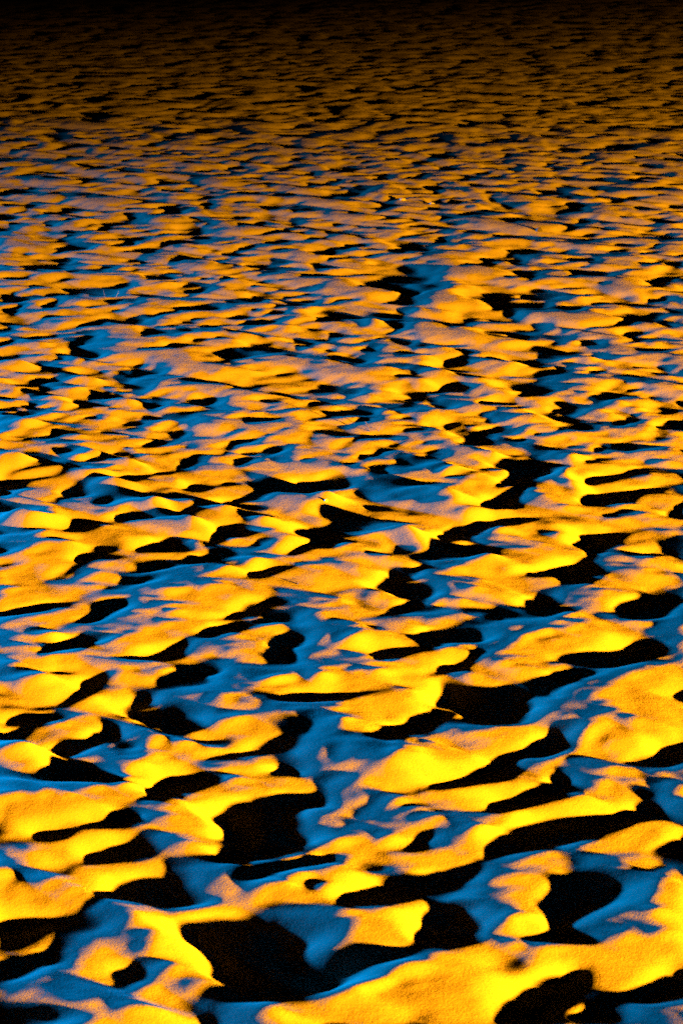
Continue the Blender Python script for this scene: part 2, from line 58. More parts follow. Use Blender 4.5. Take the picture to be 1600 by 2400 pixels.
[31,-33,-3,0,3,-1,-2,1,-1,-2,0,-2,0,7,6,1,-3,-2,-1,0,-2,-1,2,3,2,3,4,3,-3,1,3,3,-8,-10,-8,8,10,-1,-9,-6,-11,-6,-2,4,9,1,8,21,9,1,0,-12,-22,-16,3,7,6,6,9,3,1,-2,-3,-7,-7,-4,2,9,8,-3,-4,-3,-3,2,-1,-6,6,10,-5,-5,4,9,1,-17,-12,6,8,7,15,5,-12,-11,-2,-3,0,3,4,0,-2,-2,-3,0,2,-1,-1,1,4,2,-3,0,0,4,3,1,0,-2,0,-1,1],
[23,-25,1,3,-2,-4,-3,0,0,-2,0,2,3,5,3,0,-4,-3,-2,1,3,2,1,5,3,0,3,-1,-2,-1,2,-3,-7,-4,-3,6,5,-3,-8,-7,-8,-4,2,9,11,1,3,17,9,-4,-7,-10,-21,-8,10,9,3,10,6,-3,-4,-1,-6,-6,-5,1,7,5,2,-2,-6,-2,3,5,-4,-12,4,13,-3,-6,0,9,8,-8,-18,-2,7,7,17,7,-16,-8,-2,-1,2,3,0,1,-1,-2,-4,1,3,1,-5,-1,4,5,-1,-3,0,6,6,-1,-2,-2,-5,-1,1],
[14,-13,4,-1,-3,-4,-3,-1,-3,-4,2,7,4,3,0,0,-2,-2,-1,0,4,2,3,5,2,0,-4,-2,2,-1,-3,-5,-1,-1,1,2,0,-5,-10,-8,-1,3,8,8,7,1,3,11,2,-11,-6,-1,-12,-4,10,8,3,11,1,-11,-5,-1,-10,-3,2,4,8,2,-4,-2,-3,2,6,2,-9,-13,1,11,4,-1,-3,2,9,3,-14,-11,3,6,19,5,-16,-6,5,-1,1,-1,-1,1,1,0,-6,0,3,1,-4,-3,4,7,3,-4,-1,5,3,-4,-2,-1,-4,-2,1],
[10,-6,1,-2,0,-2,-4,-5,-4,-4,3,8,4,1,-2,2,1,2,0,-2,1,3,2,3,2,0,-6,-1,2,-3,-5,-2,2,2,1,-1,-5,-7,-9,-6,7,10,6,4,2,6,2,0,-7,-8,0,8,-3,-1,4,4,7,5,-4,-9,-4,-8,-14,6,10,4,2,1,-5,-2,3,4,3,-3,-11,-7,-6,4,12,8,-3,-6,4,9,-5,-12,-2,2,13,6,-13,-1,11,1,-3,-1,-3,-1,3,0,-7,-1,-1,1,0,0,4,6,5,-5,-2,0,-1,-4,1,1,-2,0,0],
[11,-6,-3,-1,3,0,-6,-6,-4,-2,3,5,4,0,-4,4,5,4,1,-4,0,2,1,-1,3,1,-3,-4,0,-5,-3,3,4,1,-2,-5,-8,-6,-2,2,11,6,-2,5,6,6,-1,-15,-11,0,7,11,5,-1,-3,3,6,-1,2,2,-9,-20,-13,13,12,3,-3,0,-1,1,3,4,0,-8,-10,-3,-8,-4,15,16,-1,-10,-1,8,4,-6,-6,-3,3,3,-3,3,10,1,0,3,-2,-5,-2,-1,-4,-3,-3,1,3,4,2,6,4,-3,-6,-4,-1,-1,4,1,0,-1,0],
[11,-7,-1,-4,-1,5,1,-6,-6,-2,1,2,4,2,-3,-4,4,6,5,1,-2,-1,2,-1,-1,2,1,-3,-3,-4,-3,1,5,3,-3,-7,-7,-3,1,4,6,4,-1,0,12,6,-1,-8,-19,-12,6,13,12,5,-4,-8,2,4,4,9,10,-8,-24,-9,2,1,9,6,-7,1,5,3,0,-3,-8,-8,-3,-4,-8,9,19,2,-7,-4,6,8,-1,-7,-3,-2,-4,-1,7,4,1,5,9,1,-10,-6,-3,0,-1,-1,0,1,3,2,6,4,-5,-4,-2,-2,1,4,0,-1,0,-5,-6],
[15,-13,0,-5,-2,5,2,-4,-4,0,2,2,4,0,-5,-5,0,5,5,4,0,0,2,-2,-3,4,0,-5,-3,-2,-1,2,3,0,-6,-7,-6,4,11,7,-4,-7,4,9,16,-3,-13,-10,-15,-10,14,15,10,1,-6,-10,-3,2,9,15,14,-4,-14,-6,-9,-15,4,17,-1,-2,6,1,-4,-5,-4,-5,-6,-3,-5,2,14,7,-2,-3,6,7,1,-7,-3,-2,-6,-3,3,6,-1,6,12,3,-12,-7,-1,0,1,3,-1,-2,-1,3,6,4,-3,-1,-1,-4,-1,2,0,1,-4,-4,-7],
[15,-15,0,-4,-2,4,3,-4,-1,4,3,1,2,-2,-5,-6,-4,0,6,8,4,0,0,-4,-3,5,4,-6,-5,-1,-1,2,1,-3,-5,-6,-2,7,17,7,-14,-12,13,16,7,-11,-17,-11,-11,-2,20,17,5,-3,-8,-13,-6,-1,13,20,14,0,-8,-4,-7,-18,-7,16,5,-2,5,-1,-9,-5,0,-1,-8,-4,-1,-2,5,8,5,2,3,6,5,-9,-5,0,-3,-6,-2,6,2,5,9,2,-8,-6,-1,2,1,4,-1,-5,-2,4,7,5,-3,0,0,-8,-3,0,2,1,-2,-6,-5],
[7,-9,2,-4,-1,4,2,-1,0,4,3,0,0,-4,-3,-4,-8,-1,5,8,4,3,-3,-6,-4,6,8,2,-6,-7,-1,-1,2,-3,-6,-3,3,6,15,3,-11,-6,16,9,-4,-14,-15,-11,-5,7,26,15,-3,-10,-10,-12,-5,0,12,23,16,3,-7,-8,-4,-1,-7,1,-1,-4,1,-2,-5,-3,2,-2,-6,-4,3,-1,-3,1,8,7,4,6,8,-7,-10,-2,2,-3,-7,2,3,6,8,3,-8,-7,0,4,2,1,-1,-3,-2,6,9,2,-6,-2,1,-4,-5,-2,0,3,-1,-4,-6],
[-9,8,2,-2,-1,4,2,2,-1,-2,2,2,-1,-4,-3,-1,-4,-2,2,2,4,3,-4,-5,-5,4,11,9,-1,-13,-5,2,0,-6,-3,3,3,4,6,3,2,7,5,-9,-7,-15,-13,-7,5,19,23,8,-11,-16,-12,-6,-1,0,9,25,17,7,-2,-10,-3,5,-3,-12,-7,-7,-4,-1,2,0,-1,-4,-4,0,6,2,-3,-9,2,9,8,9,10,-10,-11,0,3,-1,-5,-7,0,8,14,5,-12,-10,0,7,1,1,-2,-1,3,7,6,-3,-7,-3,3,-2,-5,-4,0,2,3,-3,-5],
[-28,28,3,0,2,1,0,4,-1,-8,0,5,-1,-4,0,0,-1,-2,-3,0,0,3,-3,-5,-4,4,8,13,4,-12,-9,5,-3,-9,2,3,1,3,2,12,14,7,-10,-25,-10,-9,-10,3,17,22,15,-3,-18,-17,-8,1,0,-3,12,24,15,7,2,-1,-5,-3,-2,-13,-12,-3,-4,0,2,-1,-5,-5,-1,4,7,5,1,-11,-7,4,6,14,14,-10,-11,1,2,0,-3,-10,-6,7,20,9,-14,-14,-1,8,3,-1,1,1,3,6,3,-6,-6,0,-1,-1,-4,-2,0,4,3,-2,-4],
[-42,41,5,3,6,-2,-4,2,0,-7,-2,5,-1,-1,0,1,-3,-2,-5,-3,2,3,-3,-5,-3,4,7,9,8,-5,-10,1,-3,-6,4,-3,-4,4,12,18,11,-1,-20,-27,-6,-2,-7,9,23,16,3,-10,-18,-13,1,6,-7,0,24,17,2,5,3,0,-5,-8,1,-4,-7,0,-5,-5,-5,-3,-3,-3,0,4,9,7,3,-9,-7,-4,2,10,16,-3,-9,0,0,-1,-4,-3,-8,2,16,13,-11,-15,-3,8,4,1,2,2,2,2,-2,-2,-3,-2,-2,-2,1,0,1,3,3,-2,-4],
[-50,50,4,6,9,-3,-7,-4,1,-2,-2,1,1,1,0,-2,-4,-3,-5,-1,1,4,-1,-6,-2,3,6,3,10,3,-9,-3,0,-3,3,-7,-7,9,14,15,5,-10,-21,-14,3,-4,-11,14,25,8,-8,-13,-13,-6,6,7,-5,7,26,7,-6,2,-1,-2,-7,-5,5,4,2,-3,-11,-10,-4,-4,-1,-1,-1,4,11,9,2,-8,-6,-4,0,5,10,2,-5,0,-3,-2,-3,1,-2,-2,7,11,-7,-14,-2,8,3,4,3,3,-1,-2,-3,0,-1,-1,-2,1,2,0,0,0,2,0,-2],
[-50,48,3,5,8,7,-3,-10,-4,-1,2,-3,-1,5,2,-4,-4,-5,-2,-4,0,2,5,-1,-4,-4,4,2,-1,4,12,2,-2,-4,-4,-1,-5,-2,10,12,8,-5,-17,-10,2,-1,-13,-10,21,27,1,-18,-12,-7,-2,4,12,11,12,13,-3,-7,0,-5,-6,-3,-1,2,7,1,-6,-10,-6,-3,-2,-2,-1,0,5,10,8,3,-9,-6,-3,3,3,4,2,-2,-3,-3,-2,1,2,1,-3,4,5,-10,-10,1,7,5,4,6,0,-2,-3,-3,-2,1,1,4,1,0,-1,-2,-2,-1,3,1,-1],
[-50,50,4,6,7,3,-5,-8,-5,0,1,-2,2,5,-1,-5,-5,-4,-3,-2,1,4,3,1,-3,-4,1,1,-5,-1,18,14,0,-9,-11,-1,1,2,8,12,2,-14,-13,-1,-3,-10,-12,-2,24,28,-5,-23,-10,0,-1,1,24,20,7,3,-7,-9,-3,-5,-6,1,1,-2,1,-6,-5,1,-2,-2,-1,-3,0,1,5,9,4,1,-4,-8,-3,4,5,3,-1,-3,-5,-2,2,3,2,-1,0,3,-1,-14,-9,5,9,5,5,6,0,-3,-3,-3,-4,-1,5,7,4,-2,-5,-3,-2,-3,4,5,1],
[-47,49,5,7,4,-3,-4,-6,-3,0,1,-1,2,4,-4,-5,-3,-4,-4,0,3,2,4,-2,0,-2,-2,3,-8,0,19,17,-6,-11,-3,-3,0,4,9,11,-2,-13,-13,-3,-10,-11,-6,5,27,21,-11,-22,-4,6,0,1,25,19,5,-1,-6,-13,-8,0,-2,0,-1,-6,-2,-10,-4,10,4,-3,-2,-2,0,2,8,6,-2,-3,2,-3,-5,3,3,1,-3,-6,0,4,1,2,1,-1,0,3,-4,-16,-8,6,12,4,6,6,-1,-2,-2,-3,-8,-3,7,11,5,-4,-7,-3,-3,-2,5,6,0],
[-41,46,4,5,1,-4,-4,-3,-2,1,0,0,2,1,-4,-3,-4,-5,-2,0,5,3,-2,-3,1,2,1,2,-5,-2,17,11,-8,-6,4,-6,-5,10,9,3,4,-9,-24,-9,-8,-7,-1,11,27,10,-15,-14,3,7,2,3,15,12,10,-1,-6,-10,-8,-4,2,-3,-6,-4,-3,-15,-3,16,9,0,-1,-2,-2,3,7,7,-11,-8,11,1,-4,0,-1,-2,-4,0,3,4,0,0,1,0,0,2,-6,-15,-7,6,13,4,4,6,1,-2,-1,-4,-9,-5,6,10,6,-1,-6,-4,-4,-1,6,6,-1],
[-33,41,2,1,0,-3,-2,-3,-1,0,0,2,1,-1,-2,-3,-4,-5,-3,4,4,0,-6,-4,4,8,4,0,-1,-5,2,15,1,-4,0,-10,2,15,0,4,4,-17,-28,-5,-6,-4,4,17,22,-2,-14,-2,6,2,-2,10,10,8,11,2,-8,-5,-4,-10,-5,-4,-5,-1,-8,-14,-2,17,13,2,2,1,-1,-1,2,2,-9,-9,11,4,-3,-2,0,-3,2,5,3,-3,-1,-2,2,1,2,-4,-7,-11,-5,6,12,5,2,5,0,-2,1,-2,-8,-7,0,7,5,4,-2,-1,-3,-3,4,6,-1],
[-26,35,3,-2,-2,-2,-1,-4,-1,1,1,1,2,-2,-1,-2,-5,-5,0,3,3,-5,-7,-3,7,12,4,1,0,-7,-6,15,10,-7,-5,-3,10,5,-2,5,-2,-23,-24,-2,-3,-2,11,22,12,-11,-7,6,2,-11,-2,17,17,9,7,2,-4,-6,-6,-13,-12,-3,-2,-1,-9,-14,0,17,15,3,0,4,6,-2,-13,1,0,-5,5,-1,-2,0,1,2,8,7,-5,-1,-1,-8,1,8,-1,-11,-8,-5,-2,4,13,5,2,1,1,0,0,-2,-7,-9,-3,2,5,6,7,1,-3,-7,3,7,0],
[-20,32,1,-4,-3,-1,-2,-4,0,2,0,2,0,-2,-1,0,-4,-5,1,3,-2,-6,-5,0,6,14,5,0,-2,-5,-5,11,7,-4,-3,4,5,2,1,-2,-12,-20,-17,-3,0,3,20,22,-1,-11,0,5,-7,-16,0,25,24,9,2,0,-3,-8,-9,-16,-12,3,-3,-4,-8,-12,1,19,16,2,-4,2,13,-3,-17,7,3,-8,-2,-4,-4,3,6,8,9,3,-8,2,-3,-13,4,13,-4,-14,-7,-2,-3,5,13,4,1,2,2,1,-2,-5,-7,-10,-4,2,3,9,9,5,-4,-8,0,7,1],
[-3,16,-3,-5,-2,-3,1,-2,2,0,1,0,-1,-3,0,2,-7,-3,2,3,-3,-6,-2,-1,5,14,6,1,-2,-5,-3,5,4,2,-2,5,6,6,1,-19,-22,-12,-8,-2,1,9,23,18,-7,-7,3,0,-12,-15,11,27,20,4,1,-2,-8,-10,-8,-13,-8,2,-4,-2,-7,-11,3,18,17,1,-7,-2,12,7,-6,5,-8,-18,1,-2,-9,7,16,8,2,-1,-4,-2,-2,-4,4,4,-4,-8,-3,-5,-6,7,11,4,2,2,3,0,-3,-7,-8,-7,-3,0,3,7,10,7,-4,-7,0,3,2],
[12,-8,5,-4,-5,-2,1,1,1,2,0,-2,0,-2,-3,1,3,-8,-7,3,8,-3,-3,-5,-2,2,15,10,2,-2,-3,-7,0,7,-1,2,12,10,3,-9,-32,-20,-2,-2,-4,1,15,23,8,-7,-1,3,-5,-10,-6,14,24,13,2,-2,-8,-11,-8,-4,-8,-7,-1,-1,-2,-6,-8,1,15,16,2,-9,-3,17,16,1,-6,-22,-20,9,1,-14,11,22,7,-6,-4,-2,-1,0,4,0,-2,-2,-5,-1,-9,-6,7,10,5,4,2,0,0,-5,-5,-6,-5,-2,-3,0,6,12,6,-3,-4,-1,2,-1,1],
[24,-24,2,-3,-2,2,3,1,0,1,-2,-2,-1,-1,-4,2,5,-11,-8,4,10,2,-5,-7,-8,2,17,14,5,-1,-4,-7,-2,1,1,10,15,6,-5,-19,-32,-8,1,-2,-4,1,20,20,0,-7,2,2,-3,-2,1,11,18,6,-3,-5,-12,-1,-2,-13,-10,0,1,0,-2,-7,-7,-4,12,18,1,-8,5,23,13,0,-12,-26,-15,9,-6,-13,17,24,3,-4,-3,-5,0,3,-1,1,5,-3,-9,-5,-8,-4,6,10,7,5,0,-2,-2,-3,-2,-4,-3,-3,-6,-3,6,13,4,-3,0,2,-1,-1,0],
[25,-28,2,-4,0,5,6,1,-2,-3,-1,-3,0,0,-5,3,4,-9,-10,5,11,2,-4,-11,-10,3,19,14,8,-3,-4,-1,-1,-1,4,12,9,-3,-15,-22,-17,1,-2,-6,-2,4,19,16,-2,-4,0,1,4,8,3,3,9,1,-8,-5,-2,1,-5,-17,-8,3,7,0,-6,-10,-8,-4,10,16,3,1,14,16,5,-1,-11,-17,-11,-6,-12,-6,17,23,5,2,-2,-6,-2,0,1,7,7,-10,-19,-5,-1,-2,2,13,8,6,-3,-4,-2,-2,1,-1,-4,-4,-6,-5,8,10,1,-4,4,7,-1,-3,0],
[23,-26,-1,0,0,3,5,1,1,-4,-3,-1,0,1,-2,0,4,-10,-7,3,7,4,-4,-13,-6,8,15,7,8,1,-4,5,4,-3,5,9,-3,-12,-18,-12,-4,1,-6,-5,6,4,8,10,2,-1,0,2,11,11,-2,-5,4,-2,-5,2,3,-11,-14,-4,0,6,4,-3,-10,-10,-8,-2,10,9,7,14,15,6,1,-7,-10,-5,-9,-14,-11,-2,13,18,7,7,1,-6,-3,1,4,4,-1,-11,-18,-3,4,-5,0,13,12,3,-4,-3,-3,-1,4,-1,-6,-3,-5,-1,6,6,-3,-4,7,8,3,-4,-2],
[21,-24,0,2,0,-3,-1,3,5,0,-2,-1,1,0,-1,1,2,-6,-8,-2,5,2,-5,-8,-1,13,9,2,5,6,-2,4,2,-4,6,6,-10,-19,-11,-2,-2,-3,-3,8,12,-3,-3,3,4,3,-2,5,12,3,-4,-3,5,1,1,-1,-6,-17,-13,8,7,4,2,-7,-12,-7,-3,-1,6,1,7,26,14,2,-1,-11,-12,-1,-12,-10,1,-2,3,13,8,6,4,2,-2,1,1,-7,-7,-3,-7,1,1,-13,-3,15,12,4,-2,-5,-4,2,6,-4,-7,-4,0,3,4,1,-3,-1,3,5,4,0,-1],
[20,-21,1,2,-3,-6,-5,2,8,3,1,1,2,1,-3,-2,3,-2,-6,-4,0,-2,-3,-6,6,12,7,0,4,6,-3,1,1,-3,4,2,-14,-16,-2,-3,-1,-1,3,15,7,-4,-5,0,1,1,0,5,8,-2,1,7,5,-2,-3,-9,-15,-10,-5,12,9,1,0,-6,-8,-3,-2,-2,-2,-2,7,27,16,6,-2,-14,-16,0,-13,-3,7,-5,-3,9,10,7,3,6,3,-1,-4,-11,-4,1,-2,3,-4,-16,-8,13,15,7,-1,-6,-4,3,5,-5,-8,-4,5,5,3,-3,1,-1,0,0,1,5,2],
[23,-21,0,-3,-1,-6,-6,0,7,4,3,5,3,0,-2,-5,1,1,0,-3,-5,-6,-3,0,5,12,6,-2,4,1,-2,3,4,-4,-8,-5,-7,-7,-2,-2,2,4,5,10,1,-1,3,-4,-4,0,1,7,6,-1,5,9,1,-9,-13,-10,-10,-3,-1,10,9,2,-4,-2,-1,-1,-4,-6,-4,0,8,19,17,8,-3,-18,-16,0,-4,0,2,-7,-4,9,12,8,2,2,5,3,-9,-6,4,0,-6,-1,-4,-17,-10,11,15,12,-2,-6,-6,4,3,-4,-8,0,6,5,-1,0,2,1,-5,-3,1,6,3],
[22,-19,0,-2,-3,-1,-3,-7,-1,4,4,3,4,5,3,-1,-4,-1,0,2,-1,-7,-5,-2,-1,8,10,1,-5,5,4,3,1,-2,-7,-17,-7,4,0,-3,2,3,-1,3,10,5,0,3,-1,-4,-4,3,10,6,-1,2,4,-5,-19,-10,-2,-1,-2,-4,4,12,2,-3,-2,4,-1,-4,-5,-1,2,7,12,11,5,-13,-15,-2,1,-1,0,-3,-8,-1,7,12,11,1,-4,2,8,-2,-6,10,1,-14,-9,0,-14,-12,9,17,10,-1,-8,-6,3,4,-2,-4,2,4,0,0,-1,5,1,-5,-3,2,5,1,-4],
[22,-18,-1,-1,-3,-1,-4,-6,-1,3,2,0,4,6,5,4,-1,-3,-3,-1,0,-5,-2,-3,-1,10,7,-7,-1,12,4,3,-4,-14,-11,-13,-3,9,5,-1,2,0,-4,1,11,8,1,4,4,-1,-5,2,9,8,-3,-5,-3,-14,-22,0,14,5,-11,-13,2,12,7,-1,-2,2,3,1,-5,-3,3,9,7,4,-5,-13,-4,6,0,-3,1,-5,-10,1,6,10,9,4,-5,-2,8,8,-1,5,1,-17,-12,2,-13,-11,7,15,9,-2,-8,-3,2,5,1,1,0,-1,-2,-1,0,4,1,-1,0,1,5,-3,-5],
[21,-15,0,-2,-5,-4,-2,-3,1,1,-1,-2,1,9,7,6,2,-4,-6,-3,-1,-1,0,-2,-3,10,4,-8,10,10,-3,-2,-9,-18,-9,-5,-3,11,10,-2,1,0,-4,1,6,8,6,12,5,-1,-5,-2,4,10,-3,-12,-10,-18,-17,9,25,8,-23,-20,0,11,14,2,-2,-2,6,6,-3,-11,2,13,7,-4,-5,-5,1,4,-3,-5,1,-3,-8,-2,6,7,6,3,1,-3,5,12,7,-1,-1,-15,-14,1,-12,-11,7,12,7,-2,-4,0,3,4,3,0,0,-5,-4,-1,1,2,1,1,4,5,2,-6,-6],
[20,-11,-1,-4,-5,-7,0,3,2,-3,-2,-2,-1,7,7,7,2,-4,-6,-3,1,2,2,-4,-6,10,5,-3,12,6,-13,-13,-8,-9,-4,-4,-4,11,14,-2,-1,2,-2,-4,6,14,15,10,-1,-5,-5,-7,0,9,-4,-11,-8,-11,-14,11,24,2,-25,-16,-2,7,14,10,-4,-3,2,7,2,-9,-3,13,6,-2,-2,0,-3,1,-2,-7,0,1,-6,-6,4,7,2,4,4,1,1,8,13,1,-3,-15,-15,-5,-9,-6,6,10,6,-2,1,2,4,0,1,-1,-3,-3,-2,-1,-1,1,-1,3,6,10,2,-7,-8],
[20,-10,-4,-2,-4,-5,1,4,0,-5,-2,-1,-1,3,5,8,0,-5,-3,0,3,2,4,-4,-8,7,8,-1,9,0,-17,-18,-5,1,-1,-3,-5,7,16,-1,0,2,-3,-4,12,20,13,3,-6,-8,-7,-6,-3,3,2,-4,-6,-6,-8,5,12,-3,-15,-8,-3,0,10,11,1,-3,0,3,5,0,-5,4,6,3,2,-1,-4,-3,-2,-3,0,2,-6,-10,2,6,2,3,5,3,1,9,15,1,-8,-11,-15,-12,-8,0,9,9,3,0,1,5,2,-1,-4,-4,0,-1,1,-2,-3,-2,-1,5,9,11,4,-7,-8],
[20,-12,-4,-1,0,-2,0,3,-3,-5,-3,1,0,1,1,6,-1,-3,-2,3,3,5,5,-4,-11,2,9,5,1,-6,-13,-15,-2,2,3,0,-9,2,17,4,-2,-1,-4,2,21,18,6,-4,-9,-5,-6,-8,-9,1,7,6,-2,-4,-3,-9,-2,-1,-1,-2,-4,-4,1,8,7,2,1,-1,4,3,-2,-1,4,4,7,0,-6,-6,0,0,0,-1,-4,-11,-2,2,6,3,5,4,6,12,11,-4,-13,-12,-10,-14,-7,6,13,8,3,-4,2,5,2,-4,-7,-6,1,4,4,-2,-7,-4,0,8,11,12,3,-8,-11],
[20,-13,-4,-1,1,0,2,0,-2,-5,-3,1,1,-1,1,-1,-1,-1,1,4,5,7,5,-2,-16,-6,7,14,-4,-11,-9,-9,1,4,4,0,-13,-1,17,8,-3,-7,-2,9,27,10,3,-6,-11,-2,-4,-8,-15,-4,9,11,3,5,-7,-21,-8,11,4,-3,-7,-4,-4,5,10,7,2,-1,-1,2,1,0,2,5,9,0,-4,-7,-2,-2,-1,-2,-2,-6,-6,0,7,8,6,4,7,10,1,-10,-16,-6,-7,-8,-2,4,15,9,2,-5,0,3,1,-5,-9,-7,0,9,5,0,-8,-6,3,11,14,8,-4,-10,-9],
[16,-9,-3,-1,0,1,1,0,-2,-2,-3,0,1,0,-2,-4,-3,0,5,6,6,8,6,-7,-17,-7,4,13,-8,-9,-5,-1,3,4,5,-5,-14,-2,16,9,-2,-11,3,16,20,8,2,-6,-12,-3,1,-13,-15,-3,5,8,7,10,-3,-24,-4,14,0,-6,-6,-7,0,5,7,5,3,-1,-1,-1,2,3,2,5,9,2,-3,-7,-3,-4,-4,-4,1,0,-6,-2,12,7,5,3,4,6,-10,-15,-7,-1,-4,-3,0,4,14,10,2,-6,-2,1,-3,-5,-8,-8,1,10,6,1,-6,-6,4,17,11,1,-9,-10,-4],
[-5,16,-3,-1,-1,-2,0,0,0,0,-3,0,0,0,-2,-2,-4,-5,0,5,10,7,8,1,-9,-16,-3,6,1,-10,-2,0,4,7,0,1,-8,-11,0,10,6,0,-3,10,15,11,2,0,-8,-8,1,-3,-13,-12,1,0,2,5,13,4,-13,-1,3,-6,-1,-4,-9,1,9,2,0,2,0,-2,-1,3,6,3,2,7,9,-1,-12,-2,-3,-9,-2,4,3,-5,-1,11,6,-2,3,4,0,-15,-14,-3,2,5,-2,-1,4,13,9,4,-7,-4,-2,-4,-6,-9,-4,3,8,5,3,-5,-3,6,16,7,-5,-10,-5,-1,-3],
[-16,27,0,-2,-2,-2,0,-1,-1,-1,0,2,-1,-2,-2,-2,-3,-5,-1,3,8,10,7,1,-11,-12,3,4,-12,-6,2,4,7,10,-6,-5,-5,-5,2,4,-3,4,11,11,8,1,-1,-3,-6,0,-3,-4,-9,-2,1,-6,-8,6,11,8,0,-1,-2,-7,-4,-6,-5,3,8,2,0,2,0,-5,-3,4,10,2,-2,6,13,3,-16,-7,-4,-3,6,2,-1,-4,1,8,1,0,3,0,-4,-13,-10,-2,2,10,0,-3,4,13,7,2,-6,-3,-4,-5,-9,-7,1,4,6,2,3,0,-2,7,12,2,-7,-7,1,0,-4],
[-16,28,-3,-3,-1,0,0,-2,0,-1,2,2,-2,-3,-3,-1,-3,-4,-2,2,5,9,10,3,-10,-8,3,-7,-11,0,3,6,9,7,-10,-9,1,1,3,1,-5,5,14,5,-1,-4,2,3,2,-6,-12,-2,2,1,4,-7,-13,0,9,9,1,2,5,-6,-15,-10,3,6,6,3,4,2,0,-7,-6,3,9,4,-2,1,11,5,-16,-7,0,1,6,2,-6,-1,2,-1,2,9,2,-9,-6,-10,-6,2,0,8,6,-2,1,10,7,-1,-4,-2,-4,-9,-8,-4,4,5,2,2,2,2,2,7,9,-4,-8,-6,4,3,-1],
[-5,13,-5,-3,1,2,1,-1,0,2,2,0,-3,-3,-3,-2,-3,-2,-1,1,0,7,13,7,-6,-9,-4,-9,-2,4,0,4,4,1,-4,-5,1,4,0,0,4,6,4,-4,-8,8,11,5,-4,-20,-17,6,10,1,5,2,-8,-6,1,1,-1,1,14,0,-17,-13,7,5,4,7,7,1,-5,-5,-4,2,5,4,1,-4,3,2,-6,-3,7,1,-2,-3,-2,2,0,-4,3,12,-4,-10,-5,-6,-4,3,2,2,10,3,-3,5,6,1,-4,-1,-6,-10,-7,0,6,3,0,1,4,3,5,8,4,-6,-11,-7,5,8,2],
[5,-4,-5,-1,3,4,1,0,1,4,1,0,-4,-4,-4,-3,-2,0,1,-3,0,6,12,10,-2,-13,-7,-3,6,0,-6,1,-2,0,1,4,2,1,-1,1,9,3,-7,-6,3,19,5,-4,-15,-26,-11,14,14,0,0,8,4,-3,-8,-6,-8,-3,13,10,-6,-11,0,1,6,11,7,-4,-7,-3,0,3,3,2,-1,-5,-3,0,4,3,5,3,-8,-8,3,2,-3,-2,4,7,-5,-7,-4,-3,-2,4,2,-2,9,6,-2,-1,6,1,-2,-1,-8,-7,-5,3,2,1,0,3,2,7,8,7,0,-10,-11,-5,5,8,4],
[5,-8,-5,3,5,2,0,0,2,5,3,-2,-5,-5,-5,-4,1,0,1,-1,-1,6,11,9,0,-16,-4,7,0,-8,-6,0,0,-3,1,10,4,-1,4,2,3,0,-6,0,14,13,-5,-16,-23,-17,-2,17,15,-1,-4,5,6,5,-1,-11,-14,-9,8,16,8,-11,-9,1,12,11,0,-7,-4,-1,3,3,1,-2,-5,-4,-2,-1,9,7,3,1,-7,-4,0,-3,-5,4,5,-2,-4,-5,0,0,1,2,-1,1,6,5,-3,-3,3,2,0,-1,-4,-5,0,0,-2,-3,1,4,3,8,12,5,-3,-14,-10,-1,7,6,1],
[0,-4,0,2,4,0,-2,-1,5,4,6,-3,-7,-7,-4,-2,-1,2,1,1,1,5,9,7,-3,-10,1,5,-11,-9,-1,1,3,-7,-3,15,6,0,1,2,0,6,6,4,9,-1,-15,-24,-13,-5,2,10,12,3,-3,-1,0,7,8,-5,-14,-12,0,17,14,-10,-10,3,14,5,-5,-6,-1,3,1,3,-4,-8,1,-2,-1,-3,5,11,5,-1,-1,1,-6,-11,-2,14,-3,-11,-3,1,4,1,3,0,-3,3,8,-1,-4,-5,2,2,2,0,0,0,-1,0,-7,-6,-1,4,7,10,12,4,-7,-13,-11,4,9,3,-3],
[-1,0,1,2,1,-3,-5,1,5,8,5,-5,-7,-6,-2,-2,0,1,2,2,1,4,6,4,-3,-4,0,-1,-11,-5,2,2,2,-12,-3,18,12,-6,-3,-3,9,17,9,2,-2,-14,-21,-17,1,4,0,-2,6,10,1,-3,-6,2,11,5,-8,-15,-4,12,14,-3,-7,3,7,0,-3,-3,1,2,3,-1,-9,-6,4,1,-1,-4,0,11,7,-2,2,1,-6,-9,1,11,-9,-9,-2,3,3,2,3,1,-2,0,7,0,-3,-6,0,4,2,1,3,0,-2,-3,-8,-7,-1,5,7,11,12,3,-10,-12,-6,4,10,2,-7],
[7,-9,3,2,0,-2,-5,-4,0,7,10,4,-7,-6,-3,0,1,-1,0,1,2,-2,1,6,1,0,-2,-3,-2,-6,-3,4,0,1,-13,-4,19,13,-5,-7,0,16,17,6,-4,-12,-23,-12,-2,4,3,-2,-10,5,16,3,-5,-8,-1,8,13,-5,-14,-5,14,7,-2,0,-2,0,-2,-1,1,1,6,3,-7,-8,1,1,-1,1,-4,-4,12,6,-3,-1,-1,-2,-1,4,4,-9,-8,1,1,2,2,2,4,-1,-6,0,6,0,-4,1,4,1,1,5,-2,-3,-7,-9,-4,0,4,8,11,11,-1,-8,-7,-5,4,9,1,-9,-5],
